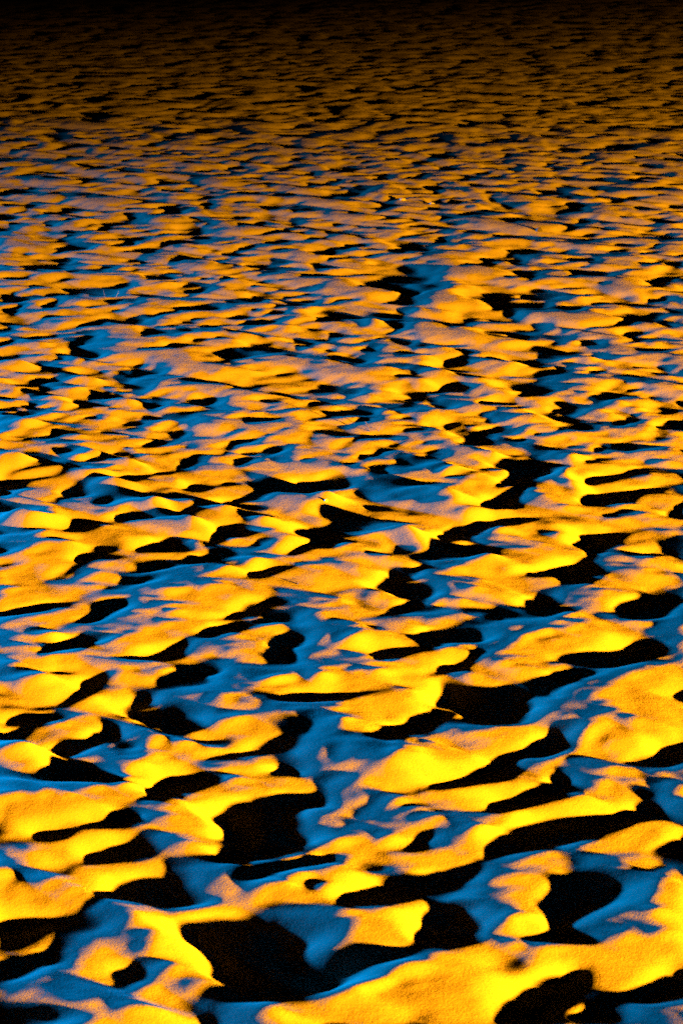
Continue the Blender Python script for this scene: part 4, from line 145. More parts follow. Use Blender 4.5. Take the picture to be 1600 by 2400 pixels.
[1,-3,10,-6,-14,1,8,2,1,2,3,-1,-5,-2,-2,0,1,4,2,5,-1,-2,-5,-8,-4,0,2,10,15,4,-8,4,-4,-19,-4,3,-3,-3,0,5,22,16,-9,-23,-9,1,3,3,3,7,13,8,5,3,-10,-10,-4,-12,-2,6,4,-2,0,-3,-2,3,4,6,-4,-9,3,-7,-12,1,2,-1,-8,-2,9,12,5,3,6,12,2,-17,-6,2,-2,1,4,-8,-3,2,0,2,-2,7,12,4,5,-1,-9,-9,-6,-5,6,13,4,-12,-17,-1,3,2,1,-1,2,5,4,2,3,-1,-7,-7,-7,0,3,5,6,4,5,-1,-5,2,3,1,-3,1,-2,-1,-4],
[2,8,4,-15,-16,0,9,5,-1,3,3,1,-2,-3,0,0,3,4,2,1,-4,-5,-4,-7,-4,4,11,6,5,0,-6,5,2,-15,-11,5,-1,3,2,-5,16,17,-13,-22,-3,8,4,-2,-2,10,19,12,0,-2,-17,-6,0,-9,-2,6,3,-3,-3,-3,3,2,0,2,-4,-7,0,-5,-3,1,1,0,-5,-7,7,9,7,4,5,9,2,-18,0,6,-12,0,9,-3,0,1,-1,0,0,8,11,4,-1,-13,-10,3,1,-3,2,6,-2,-10,-9,2,4,1,-1,-2,3,5,1,1,6,-2,-10,-5,-2,3,3,1,2,5,3,0,-2,2,4,-2,-1,0,-1,-3,-5],
[16,-2,-5,-16,-9,1,5,0,2,2,5,5,-3,-1,1,1,3,3,0,0,-6,-8,-2,-5,-7,6,14,10,1,-4,-9,4,12,-10,-17,3,4,4,-1,-6,13,13,-20,-18,7,11,2,-7,0,15,21,7,0,-10,-19,-3,2,-3,3,2,-1,-3,-5,2,5,-3,-6,2,-1,-6,-3,-1,1,2,-1,-2,-1,-2,0,3,7,9,2,6,2,-9,2,-3,-18,2,13,1,0,2,4,1,3,7,2,0,-6,-14,-5,7,3,0,2,-2,-8,-7,0,3,3,-1,-2,-1,2,5,0,0,3,-3,-8,0,4,3,0,-1,0,4,3,1,-2,1,5,-2,-1,1,-1,-6,-7],
[30,-19,-9,-13,-3,3,1,-4,1,6,5,5,-2,-1,3,4,1,1,-2,-1,-5,-8,-4,-3,-4,1,14,12,5,-7,-10,0,15,-4,-18,4,6,-2,-3,0,13,3,-27,-9,13,13,-4,-7,6,20,15,6,-3,-14,-19,1,2,2,2,-2,-3,-2,-3,5,3,-4,-7,-1,-2,-5,0,4,1,0,-3,-3,2,5,-3,-7,9,11,0,3,8,1,-9,-17,-12,11,12,0,-3,2,10,10,7,3,-8,-12,-7,-5,2,4,1,3,3,-5,-16,-1,6,2,1,-1,-3,0,2,4,-2,-1,1,-4,-3,3,7,3,-3,-1,0,3,3,-1,-3,2,4,2,-2,-1,-2,-7,-5],
[31,-21,-13,-11,0,5,0,-3,0,7,5,0,1,0,4,4,2,-3,-3,-1,-4,-6,-8,1,2,1,6,11,3,-5,-12,-2,11,6,-5,0,-5,-4,1,6,5,-9,-18,-2,14,9,-4,-4,15,18,9,2,-6,-17,-11,2,4,-1,-3,-6,0,2,1,1,0,-2,-4,-3,-3,-1,-1,5,2,-4,-2,-2,3,6,-2,-9,9,11,-7,4,16,3,-23,-24,-2,21,13,-5,-7,2,15,16,7,-4,-12,-15,-6,1,5,1,1,0,2,-5,-12,1,5,2,-1,-1,-2,-1,3,0,-1,-1,1,-2,-2,3,6,4,-3,0,0,2,3,-3,-3,3,5,1,-4,-3,-1,-3,-3],
[14,1,-10,-12,-9,2,6,2,-2,-1,7,3,0,1,1,5,3,-1,-4,-2,-1,-3,-6,-11,4,10,2,0,5,-1,-5,-7,-4,8,12,3,-5,-9,-2,4,3,-5,-13,-5,8,10,8,-1,0,12,13,6,-4,-11,-9,-2,-1,0,-3,-7,-6,5,7,-1,-2,-2,-2,0,-3,0,3,-5,-2,3,-1,-2,1,2,6,0,-5,4,2,-9,9,21,-1,-32,-20,7,23,15,-11,-6,3,19,13,3,-7,-13,-12,-1,3,1,0,0,2,-1,-8,-5,2,3,2,-2,-1,-3,0,1,-1,-1,2,1,-1,-2,3,4,5,-2,1,0,1,1,-1,-2,2,4,-4,-3,0,2,-1,-4,-3],
[20,-15,-7,-9,-2,1,4,3,1,-1,5,3,2,-1,2,5,-1,-3,-4,0,1,-3,-8,-11,5,14,3,-4,-2,-3,-2,-2,-1,5,11,-1,-4,-1,0,-1,-6,-11,-6,6,14,10,9,1,-3,6,8,1,-11,-8,5,0,-12,-4,1,-4,-5,8,7,-5,-3,-1,0,-2,1,2,2,-5,-9,5,1,0,1,4,3,3,1,-2,-13,-7,14,20,-3,-29,-16,11,24,11,-11,-6,6,18,7,2,-5,-10,-10,1,-1,1,-2,0,6,-4,-11,-2,3,2,2,-2,-3,-2,1,0,-4,2,2,2,-1,0,1,5,4,0,1,-1,0,1,0,-1,2,-2,-5,0,7,2,-3,-7,-3],
[19,-23,-2,-4,0,-1,4,3,3,-1,3,5,1,-2,2,4,0,-5,-3,0,1,-1,-11,-13,6,14,4,-6,-3,-3,3,0,-1,4,11,-2,-3,2,-4,-9,-10,-5,4,11,13,10,8,-2,-6,2,3,-5,-7,6,7,-12,-17,-1,8,-3,-3,5,2,-4,-1,2,0,-1,0,0,2,-2,-8,3,3,-1,2,3,3,3,4,-9,-13,-2,11,5,-1,-16,-12,13,21,4,-9,-4,5,13,9,5,3,-11,-11,-2,-2,-2,0,1,3,-3,-8,-2,2,0,1,-1,-2,-2,0,1,-5,4,3,-2,-1,3,3,3,2,2,1,-1,-2,2,0,1,-2,-4,-1,3,8,1,-5,-8,-8],
[6,-10,0,-4,-2,2,3,2,2,0,2,5,1,-3,1,8,2,-4,-7,-1,1,-3,-11,-13,5,15,3,-5,-2,-3,3,4,1,5,9,0,-6,-4,-6,-10,-9,0,12,17,6,7,4,-5,-4,-3,-1,-3,5,7,0,-19,-15,8,8,-3,-5,2,-3,-3,7,3,-2,2,0,-1,3,-5,-7,5,2,-1,3,5,1,2,-1,-12,-8,4,5,-2,-5,-9,0,14,12,1,-6,-4,0,13,16,9,2,-9,-14,-5,-3,-1,1,5,-5,-4,-2,-1,-3,1,2,-2,-1,-3,2,-2,-2,9,4,-9,-4,6,3,2,1,3,3,-2,-3,2,3,-1,-7,-2,4,6,6,-1,-6,-9,-13],
[-8,9,-1,-7,-1,1,4,1,0,-2,4,6,0,-1,2,7,3,-4,-8,-2,0,-4,-13,-10,7,14,3,-6,-3,-4,4,6,6,8,8,-3,-7,-11,-11,-7,-3,2,12,20,6,4,1,-6,-5,-3,0,4,5,-4,-3,-15,-8,8,4,-3,-1,-1,-6,-4,8,4,1,3,3,0,3,-7,-7,3,3,0,5,3,0,0,-8,-11,-1,-3,0,7,-3,-9,6,14,6,-2,-4,-1,-3,13,20,8,1,-9,-16,-4,-3,-2,6,8,-11,-9,0,-3,0,2,1,-1,-2,0,-2,-3,4,13,4,-11,-8,4,5,-3,0,6,3,-1,-3,3,4,-5,-6,1,5,7,5,-5,-5,-10,-14],
[-14,19,-7,-6,2,5,2,-2,-3,-2,6,6,3,-1,1,4,1,-4,-6,-3,-1,-6,-11,-3,9,11,-3,-7,-3,3,8,4,1,7,5,3,-5,-14,-20,-1,4,-2,6,21,10,5,5,-9,-9,1,3,3,-2,-10,-5,-3,1,0,-5,0,4,0,-6,-9,4,6,3,5,4,1,4,-1,-6,0,-1,1,3,3,-3,-3,-7,-4,-5,-11,-4,12,10,-5,4,10,2,-3,0,0,-1,10,16,9,-1,-13,-15,6,-1,-4,6,5,-13,-10,-2,0,0,3,0,-1,0,-2,-5,-1,10,15,4,-13,-9,3,3,-3,-5,5,5,2,0,1,-1,-2,-1,-1,4,8,4,-6,-7,-6,-11],
[-16,18,-7,-1,7,7,-2,-8,-6,4,5,5,5,-1,1,0,-3,-4,-4,-1,-3,-8,-6,5,10,0,-5,-5,5,9,8,-1,-6,-1,4,6,3,-13,-21,-1,9,-1,-3,15,13,10,6,-9,-9,2,3,-1,-8,-7,-3,2,2,-4,-3,3,-1,2,-6,-9,-2,7,6,3,2,3,7,5,-2,-3,-2,-3,2,-1,-4,-4,-2,0,-12,-16,-1,8,21,5,-1,4,0,-1,0,2,-1,8,13,8,-4,-21,-4,17,2,-8,-1,-3,-7,-7,-4,0,2,2,0,-1,-1,-5,-5,4,15,11,6,-13,-11,2,3,-4,-5,0,4,8,2,-3,-3,2,0,0,2,8,3,-8,-6,0,-4],
[-12,11,-7,7,11,5,-8,-11,-5,6,7,3,3,0,-4,-1,-2,-2,-3,0,-5,-9,-2,8,8,-6,-3,6,10,8,3,-6,-12,-5,1,6,9,-6,-16,-4,10,1,-3,4,7,14,12,-9,-8,1,0,-5,-6,-3,1,0,-2,-1,6,-2,-6,-2,-1,-4,-3,2,5,2,1,4,8,8,-1,-4,0,-1,-2,-3,-4,-4,0,-3,-14,-13,-2,6,21,16,2,-3,-1,-2,2,-2,-1,7,14,6,-11,-18,9,20,-2,-10,-8,-6,-2,-3,-4,-3,2,2,2,-2,-4,-6,1,7,11,11,5,-12,-10,1,2,-4,-4,-3,3,10,3,-2,-1,-1,-1,2,3,4,-2,-4,-3,3,1],
[-18,31,-16,-4,12,9,2,-8,-11,-5,5,7,4,0,-3,-4,-3,2,-1,1,0,-7,-12,-2,9,5,-1,7,12,5,1,-2,-10,-12,-4,-3,6,10,0,-10,-1,6,1,0,-2,2,13,12,-7,-7,0,-2,-4,-2,-1,-1,0,0,2,5,-7,-9,-1,2,2,-1,-3,2,1,4,3,6,6,0,-5,-1,2,-2,-3,-2,-4,-1,-6,-12,-8,-5,2,17,24,10,-6,-3,-2,-1,-4,-4,11,14,3,-17,-13,17,17,-1,-12,-10,-6,-2,0,-3,-4,-1,5,1,-2,-4,-2,2,5,4,11,5,-9,-6,0,0,-5,-4,-1,1,9,7,0,-2,-3,-2,3,2,0,-4,-1,-1,2,5,1],
[-23,38,-14,2,7,3,0,-6,-7,-5,2,7,2,-2,-3,-5,-1,1,3,6,-2,-12,-11,-4,7,9,8,17,6,-3,-5,-10,-10,-3,-4,-7,2,14,4,-3,2,1,-4,0,4,3,7,2,-5,-4,0,0,-2,1,0,-3,1,2,0,0,-6,-8,1,6,3,-4,-3,1,4,4,1,0,4,0,-1,-2,-1,-2,-3,2,0,-2,-11,-9,-5,-5,-2,13,29,16,-4,-8,-1,-3,-7,-3,14,13,-6,-21,-5,13,16,6,-6,-13,-8,-3,1,0,-5,-2,4,0,0,0,-1,2,-1,1,7,5,-5,-1,0,-4,-3,-5,1,2,7,8,3,-4,-6,0,2,0,-3,-2,3,-3,-1,7,5],
[-32,45,-2,5,0,-7,-1,0,-7,-4,1,4,0,-2,-3,-2,-3,2,5,6,-2,-12,-10,-2,7,11,16,14,0,-6,-8,-17,-12,4,-3,-9,-1,17,15,-2,0,-4,-5,1,10,4,-1,-5,-2,-1,-3,-2,3,5,-2,0,3,-1,-4,-4,-2,-2,1,4,3,-2,-5,6,5,0,-3,-5,2,3,2,-2,-4,-3,0,2,-1,-3,-6,-6,-3,-7,-4,14,29,19,-6,-10,-4,-1,-7,-1,13,5,-14,-13,3,9,10,7,2,-9,-12,-6,2,3,-4,-3,2,1,1,0,3,0,-4,-2,3,2,1,4,-2,-4,-5,-1,-1,2,8,8,3,-2,-6,-3,-1,-1,-1,-1,4,-3,-1,5,5],
[-38,48,8,9,-8,-12,-1,-1,-3,-3,0,1,-1,-2,-1,-3,-2,0,5,8,-4,-9,-4,1,6,12,13,13,-5,-10,-8,-14,-15,-2,-1,-7,1,21,21,-3,-7,-3,2,4,6,-3,-7,-1,2,-1,-5,-4,2,6,3,5,0,-6,-5,-2,2,6,-3,-9,1,6,0,10,5,-6,-12,-5,3,9,0,-5,-4,-1,0,0,-2,-1,2,-5,-2,-8,-6,16,30,15,-8,-13,-3,-2,-5,0,6,-1,-12,1,9,3,1,2,4,-1,-11,-7,3,4,-3,-6,2,4,0,1,2,-1,-6,-3,0,1,8,5,-3,-7,-3,1,-3,-1,11,8,4,-2,-4,-6,-4,0,1,0,1,-2,1,5,3],
[-42,50,14,8,-8,-14,-4,0,-2,-3,1,-1,-1,-1,-2,-1,-6,-1,6,7,-1,-5,0,3,5,10,11,6,-9,-10,-2,-15,-16,-5,1,-4,3,22,23,-7,-6,4,4,1,-3,-7,-7,-2,2,2,1,-1,-3,-1,10,11,-6,-10,-2,2,5,11,-4,-17,-8,6,5,17,9,-13,-22,-4,10,9,-3,-7,-2,0,2,0,-2,0,3,-4,-1,-6,-9,20,30,8,-12,-12,-1,-3,-5,-1,2,0,-3,7,5,-2,-4,-2,3,3,-1,-7,-1,4,-1,-3,-2,3,3,0,0,-3,-6,-4,0,3,13,3,-10,-5,5,3,-8,-6,8,11,8,-3,-5,-6,-2,2,-1,-2,-2,1,5,2,2],
[-42,49,12,10,-5,-13,-6,-3,-2,0,-1,1,-1,0,-2,-4,-9,-1,6,9,1,0,1,1,4,9,6,0,-7,-2,-5,-20,-14,4,2,-3,0,21,20,1,-1,2,-6,-4,-5,-3,-2,-10,-4,6,10,4,-4,-9,14,12,-11,-9,2,4,0,7,7,-9,-14,-7,4,23,12,-13,-29,-2,11,6,-5,-4,1,5,1,-3,-4,0,2,-1,3,-8,-7,24,23,3,-15,-9,-3,-3,-1,1,1,3,3,4,-3,-10,-2,1,1,4,6,0,-6,-1,4,1,-2,-5,2,0,-1,-3,-5,-3,1,6,11,-1,-11,2,9,4,-11,-10,-1,11,12,1,-8,-4,1,2,-2,-4,-3,4,6,2,-1],
[-39,43,13,10,-2,-11,-9,-5,-1,0,0,1,1,-1,-2,-6,-12,-1,8,12,1,3,0,-1,4,9,5,-5,-3,-3,-14,-16,-2,4,3,-2,-3,13,26,9,1,-7,-17,-5,-1,0,2,-11,-11,5,15,7,-5,-5,13,8,-14,-3,4,3,-3,-1,6,2,-6,-10,1,19,6,-13,-19,-1,4,1,-1,1,8,2,-5,-8,-3,3,6,3,-1,-12,-1,26,15,-2,-12,-10,-5,0,3,4,3,3,2,-1,-9,-14,-2,7,4,1,7,7,-4,-4,1,6,0,-8,-6,-1,0,-2,-2,-3,2,7,9,-5,-7,6,11,2,-10,-11,-7,8,13,1,-7,-3,4,1,-2,-5,-3,5,7,2,-3],
[-33,37,12,10,-4,-10,-8,-5,0,0,-2,1,4,1,-4,-10,-13,0,14,11,2,1,1,1,6,9,3,-11,-8,-10,-15,-3,9,2,2,-1,-8,10,28,12,-2,-12,-21,-2,3,1,2,-8,-14,2,13,7,-1,-1,15,2,-13,2,3,-2,0,-2,-2,0,1,1,4,6,-5,-9,-7,1,-4,2,5,1,11,-3,-18,-6,4,9,7,-1,-4,-8,5,18,11,-2,-13,-13,-3,4,9,7,3,0,-4,-7,-8,-13,-4,9,9,1,3,7,4,0,-1,-1,1,-7,-6,-4,-1,0,-2,-1,2,7,9,-4,-8,6,11,1,-6,-8,-8,0,9,1,-4,2,2,0,-3,-5,-1,4,6,3,-3],
[-26,26,10,8,1,-4,-7,-5,-2,-2,-2,-3,2,8,2,-6,-13,-13,1,17,11,1,0,6,4,8,5,-4,-20,-15,-7,-6,4,10,7,1,-3,-6,15,19,1,-2,-12,-20,2,8,2,0,-9,-12,-3,9,10,1,5,11,4,-9,0,2,-4,-3,-1,-2,-1,3,6,1,-2,-4,-4,-6,-3,-2,10,8,-6,7,-5,-18,-4,7,9,3,-5,-2,7,5,4,7,0,-13,-11,0,12,12,3,-3,-3,-11,-8,-4,-3,-5,5,8,2,0,4,8,11,0,-9,-4,-5,-3,-4,-2,-2,1,-1,2,9,9,-6,-9,6,10,1,-4,-3,-7,-7,1,3,4,2,-1,0,-4,-3,-1,3,4,3,1,0],
[-23,27,11,5,-7,-5,-4,-1,-2,-3,-4,-1,5,9,0,-8,-14,-12,5,14,10,2,3,7,9,6,-1,-14,-27,-10,0,2,2,6,10,5,-2,6,12,4,-6,-6,-12,-12,6,7,0,1,-4,-12,-10,5,13,6,3,8,11,-1,-7,-2,-4,-5,-4,1,2,5,3,-2,-5,4,0,-13,-6,3,13,5,-6,2,-2,-10,-2,1,2,2,-6,1,12,8,-2,0,3,-6,-9,5,17,6,-7,-10,-5,-7,-6,0,1,2,-1,1,2,3,-1,11,14,-3,-8,-3,-4,-4,-3,-3,-1,0,3,-1,8,9,-5,-8,5,8,-1,-1,-2,-6,-8,-4,9,4,0,-2,-1,-4,0,-1,1,2,6,5,0],
[-19,27,11,-1,-9,-7,0,-1,-1,-5,-2,3,7,5,-3,-9,-12,-6,4,9,7,6,7,8,9,2,-12,-19,-20,-1,4,6,-2,-1,15,8,0,8,6,-5,-12,-9,-5,1,6,-2,-2,2,2,-8,-17,2,16,7,1,8,15,6,-13,-9,-4,-6,-1,5,3,3,0,-2,-2,3,-2,-12,0,6,3,-1,1,0,-2,0,1,-4,-4,-1,2,-3,7,8,-2,2,6,0,-5,8,14,-3,-17,-17,-1,1,-1,2,4,1,-2,-3,4,3,-4,8,8,-5,1,5,-5,-6,-3,-4,-1,1,3,-1,3,9,-2,-5,4,5,-1,-1,-3,-7,-6,1,8,3,-4,-1,0,-2,-2,-3,1,5,8,7,-2],
[-16,26,10,-3,-10,-7,-2,0,-2,-1,3,5,2,0,-6,-5,-5,-4,0,4,6,9,9,9,5,-6,-16,-14,-9,3,6,4,-1,1,11,3,-3,8,0,-9,-10,-5,4,3,0,-1,0,-3,1,-4,-12,2,13,6,-1,12,15,-1,-13,-11,-2,-1,2,5,0,-4,0,5,2,-3,-9,-2,7,2,-4,0,5,-2,-5,2,0,-2,-5,2,4,0,-1,0,-3,6,13,7,-3,3,2,-7,-16,-13,1,4,3,0,3,2,-3,-3,5,1,-7,5,4,-1,8,7,-4,-4,-7,-5,2,0,-2,0,6,4,-2,-1,3,4,3,-3,-7,-8,-3,6,6,-2,-2,2,-1,0,-6,-3,1,7,11,7,-4],
[-23,34,9,-1,-10,-9,-3,-2,-1,3,9,1,-2,-4,-7,-2,2,-4,-4,2,6,10,10,9,1,-14,-14,-5,-2,3,5,3,-2,3,9,-3,-3,4,-4,-8,-5,2,3,1,-1,2,-1,-7,-1,1,-3,5,6,0,2,11,10,-6,-10,-5,-1,4,0,-1,-4,-5,2,10,6,-9,-7,1,6,-1,-2,2,6,-2,-5,-3,-3,-4,0,8,4,2,-4,-8,-6,8,16,12,2,-1,-12,-12,-6,-5,3,2,0,-1,2,5,-2,-5,1,-1,-5,7,6,0,7,5,1,-2,-9,-8,6,0,-7,2,9,-1,-4,3,2,3,5,-2,-11,-10,2,7,4,-4,-2,3,3,-2,-6,-4,1,7,12,8,-6],
[-36,45,10,2,-7,-9,-7,-3,0,7,8,-3,-3,-5,-7,0,0,-2,-3,1,8,8,11,7,-4,-15,-9,0,3,2,4,3,-9,1,10,-3,-3,0,-7,-3,0,2,2,1,1,0,-2,-8,0,6,3,3,-1,0,5,5,2,-3,-1,-2,-2,2,-3,-10,-3,2,5,12,3,-11,-4,4,0,0,2,3,2,-5,-6,-1,1,-4,4,8,4,-2,-7,-7,-3,6,11,11,5,-1,-18,-12,1,2,2,-3,-1,-2,2,4,0,-2,-1,-6,-1,8,7,1,4,2,2,2,-5,-10,3,3,-6,3,9,-5,-5,4,0,3,4,-2,-12,-8,6,7,-1,-4,-3,5,5,-2,-7,-4,1,5,13,10,-4],
[-46,53,8,5,-3,-6,-9,-4,2,6,3,-4,-3,-4,-5,-2,-1,-3,1,4,7,6,8,5,-6,-12,-2,1,2,0,5,4,-9,-2,4,-6,-2,0,-4,1,1,1,0,1,1,2,-1,-4,3,4,0,-2,0,5,4,-2,-1,4,5,-2,-7,-3,-7,-9,-2,7,12,11,-4,-11,1,1,1,2,2,3,-1,-12,-12,5,15,3,0,3,-1,-6,-5,-2,5,2,5,-2,1,3,-9,-8,3,4,-2,-5,-2,2,1,-2,-1,6,1,-6,-3,6,6,1,2,1,0,4,4,-8,-5,3,1,5,6,-8,-7,2,3,2,0,-5,-9,2,5,2,-5,-2,-1,4,6,-1,-8,-5,2,5,9,13,-1],
[-51,55,8,4,2,-5,-7,-3,4,1,-1,-3,-5,-4,-2,-2,-1,-3,3,7,6,3,5,0,-5,-6,2,0,-2,2,-2,6,1,-3,-3,-7,-4,1,0,4,0,0,-2,-3,1,3,4,1,4,3,-3,-3,1,6,-2,-5,6,6,1,-3,-11,-4,-5,-9,0,10,14,12,-7,-12,1,0,3,3,2,0,-2,-15,-13,10,21,7,-1,-2,-6,-9,1,7,3,-2,-1,-9,-7,6,6,-4,0,2,-3,-4,1,2,0,-5,-2,6,6,-4,-5,2,4,3,1,0,-2,3,9,1,-7,-3,3,7,5,-11,-9,-1,7,3,-2,-7,-4,5,3,-3,-4,0,1,1,7,0,-10,-2,4,0,8,10,2],
[-50,48,3,7,6,2,-4,-5,2,4,-3,-3,-5,-7,-4,1,1,-1,0,3,7,4,1,-2,-1,-3,-1,3,1,-1,0,-8,0,8,3,-3,-5,-5,-1,1,4,0,-2,-1,-4,-6,4,8,4,5,2,2,0,-1,0,-8,-2,16,4,-11,-8,-6,-2,-1,-10,0,11,16,11,-7,-10,-3,1,4,4,-2,-3,-5,-11,-5,11,19,7,-3,-2,-8,-4,6,9,-6,-12,-4,-4,-6,4,16,1,-6,-5,-2,3,2,1,-1,-3,-1,1,4,-2,-6,1,5,3,2,-1,-2,0,7,9,-1,-7,0,5,2,-10,-10,0,6,7,0,-7,-2,4,-2,-4,-3,1,3,0,4,3,-5,-1,1,0,3,4,3,-1],
[-50,48,2,6,6,1,-5,-1,7,4,-6,-6,-7,-6,-4,2,4,2,2,2,5,1,-3,-5,-1,1,3,3,3,-2,-5,-10,-4,7,9,3,-5,-4,-3,0,3,1,-2,2,-5,-9,-2,10,7,3,5,8,1,-7,-3,-5,2,13,-1,-14,-8,-2,1,-2,-12,0,13,17,12,-8,-10,1,0,0,-1,-2,-3,-3,-8,-1,12,16,3,-5,-4,3,-2,2,8,-8,-18,-5,3,-5,0,22,4,-9,-10,0,5,2,-1,-1,0,2,0,-2,-3,-9,2,8,4,2,0,-3,0,2,8,1,2,4,-2,-6,-7,-9,1,4,8,4,-3,-3,-1,-4,-5,-4,2,5,3,3,1,2,1,0,-4,-4,-3,5,5],
[-48,47,1,4,5,1,-6,2,10,4,-7,-7,-8,-7,-4,7,5,4,3,0,-1,0,-5,-6,0,8,5,2,-1,-7,-9,-3,-3,2,10,11,-3,-7,-5,1,2,4,-1,2,-3,-13,-9,8,11,5,7,11,-2,-10,-2,1,3,3,-6,-9,-4,0,0,-4,-13,-1,16,21,9,-9,-8,4,-3,-6,-4,2,0,-1,-6,0,14,9,-3,-6,2,8,-3,-12,8,4,-13,-8,2,-3,-2,18,2,-6,-2,-2,1,1,-2,0,1,3,-1,-1,-5,-9,0,7,4,2,3,-1,-1,2,1,1,8,12,-6,-12,-7,-5,-2,4,4,8,2,-2,-6,-9,-2,-2,2,6,6,-1,1,5,4,0,-8,-11,-5,6,8],
[-44,44,-1,3,5,1,-5,1,9,6,-6,-7,-9,-8,-1,11,8,3,0,-4,-4,-1,-4,-6,2,11,5,-1,-5,-8,-5,3,-6,-4,11,15,0,-6,-7,-1,5,6,-1,-1,-4,-9,-13,0,12,10,8,10,-1,-11,1,4,-2,-3,-7,-4,0,-1,0,-7,-12,0,19,21,7,-12,-5,3,-6,-3,0,6,-2,-8,-4,5,12,2,-5,-5,5,9,-9,-19,7,17,-2,-10,-7,-1,4,10,-4,0,6,-6,-4,3,-1,0,3,-2,-1,0,-3,-5,0,2,0,-1,4,3,5,2,-1,-2,9,13,-10,-11,-1,-6,-6,0,4,10,6,0,-10,-9,0,2,-2,6,7,-4,3,7,3,0,-11,-12,-5,8,7],
[-38,38,-1,2,6,1,-4,-3,5,6,-1,-5,-9,-7,-1,17,9,0,-5,-5,-7,-1,-3,-2,3,9,3,-6,-3,-3,0,1,-6,-8,7,16,5,-3,-8,1,6,1,-1,-3,-5,-5,-8,-5,5,10,9,10,2,-5,-1,0,-5,-3,-4,-3,-1,1,-2,-7,-12,3,21,19,4,-10,-5,-3,0,5,6,1,-9,-13,-4,9,10,-2,-8,0,4,1,-10,-9,7,17,3,-9,-10,0,5,3,-1,2,9,-6,-8,1,1,2,1,-3,-2,1,0,-1,1,0,-7,-3,-3,6,13,7,-1,-6,8,10,-11,-5,2,-7,-13,-4,5,13,8,0,-10,-3,2,-1,-3,6,2,-5,7,10,0,-4,-10,-10,-3,6,4],
[-31,32,-1,1,7,3,-7,-6,0,4,3,-1,-6,-5,2,17,8,-6,-6,-6,-4,-5,-1,1,7,5,-1,-6,0,-1,-3,1,-1,-10,0,17,8,0,-5,2,7,-5,-8,-1,-4,-2,-1,-3,0,1,5,10,13,-1,-6,-6,-4,-2,0,-2,-3,0,-2,-7,-11,5,20,16,4,-3,-8,-5,5,9,9,-3,-14,-19,-2,9,6,-4,-6,3,1,-6,-7,3,10,7,1,-3,-3,-3,1,3,1,3,4,1,-8,-7,2,4,1,-3,-4,3,2,3,-1,-2,-8,-6,-6,4,16,11,0,-8,7,12,-9,0,-1,-11,-16,-6,6,12,9,3,-5,-2,4,-5,-1,7,-4,-8,6,16,-1,-9,-7,-7,-2,2,0],
[-23,25,1,1,6,0,-9,-6,-3,3,3,1,-1,1,6,11,1,-9,-6,0,-2,-7,-2,5,8,2,-3,-2,-4,-1,-1,3,-1,-15,-3,17,10,1,-2,6,10,-9,-16,-1,-1,-1,1,2,-1,-3,-1,6,20,1,-10,-6,-4,0,0,-1,-1,-3,-2,-7,-9,6,17,12,7,4,-5,-6,2,5,6,5,-16,-21,-2,6,2,-4,-2,2,-1,-6,-3,8,7,2,-2,2,0,0,0,7,2,-4,-3,7,1,-17,-3,11,1,-3,-2,1,3,1,1,-3,-9,-6,-4,2,9,12,3,-6,6,16,-6,-3,-1,-13,-18,-5,5,11,7,5,2,1,1,-7,1,7,-5,-12,4,14,2,-8,-5,-2,-3,-3,-6],
[-15,21,-1,1,3,-3,-9,-5,-1,-2,4,2,4,4,9,6,-7,-11,-5,5,3,-4,-2,4,3,0,1,-3,-6,1,5,0,-10,-14,-3,18,10,1,-3,11,14,-7,-19,-9,3,1,0,2,0,-1,0,0,14,2,-10,-1,0,-4,1,-1,-4,0,-2,-4,-10,5,15,10,6,10,3,-6,-3,-3,-1,4,-5,-11,-8,-1,1,-2,-1,2,-5,-4,4,8,3,-2,-1,0,3,0,4,12,2,-6,-8,6,6,-20,-8,12,5,0,-2,-1,3,-1,-1,-3,-4,-8,-3,5,4,6,7,-3,5,13,-7,0,-1,-12,-18,-7,9,8,5,6,9,0,-2,-7,2,2,-4,-9,3,8,4,-1,-1,-4,-4,-7,-9],
[-10,16,2,-2,-1,0,-4,-5,-3,-5,-2,3,4,6,7,10,1,-11,-14,-3,7,9,2,-2,1,-1,-2,3,-3,-6,5,6,-4,-17,-14,0,17,10,2,1,9,11,-6,-14,-8,0,1,1,0,-1,2,3,-2,5,-3,-8,10,4,-6,-2,-5,-3,0,1,-1,-8,-1,13,12,5,12,6,-3,-7,-6,-6,-3,5,-2,-16,-3,6,-7,-1,4,-5,-4,7,10,1,-5,-3,0,2,2,2,14,10,-2,-12,-2,6,-12,-11,6,3,2,6,-1,-1,-1,-5,-1,0,-6,-6,4,6,1,7,1,2,9,-7,2,1,-13,-17,-5,9,9,3,5,11,2,-5,-6,0,-2,-5,-2,3,2,5,7,3,-7,-8,-8,-11,-2],
[3,4,0,-4,-1,-1,-3,-1,-4,-5,-4,3,6,9,8,6,-5,-14,-8,-1,9,8,3,0,1,-1,-2,-2,-3,-3,5,6,-1,-14,-20,0,15,10,5,5,3,1,-8,-3,0,-5,-1,-2,2,2,2,3,-2,0,-8,-9,18,9,-4,-6,-8,-6,3,3,3,-6,-8,11,13,7,15,5,-5,-11,-6,-5,-2,1,-3,-11,2,1,-8,1,7,-4,-7,3,12,3,-5,-4,0,2,-2,1,16,17,1,-14,-8,0,-1,-2,-1,-8,0,15,1,-9,-1,0,0,-1,-5,-6,2,4,2,4,6,3,4,-4,3,-2,-13,-15,-3,7,8,4,6,10,1,-5,-5,0,-3,-7,-1,3,1,5,11,8,-8,-10,-12,-12,-3],
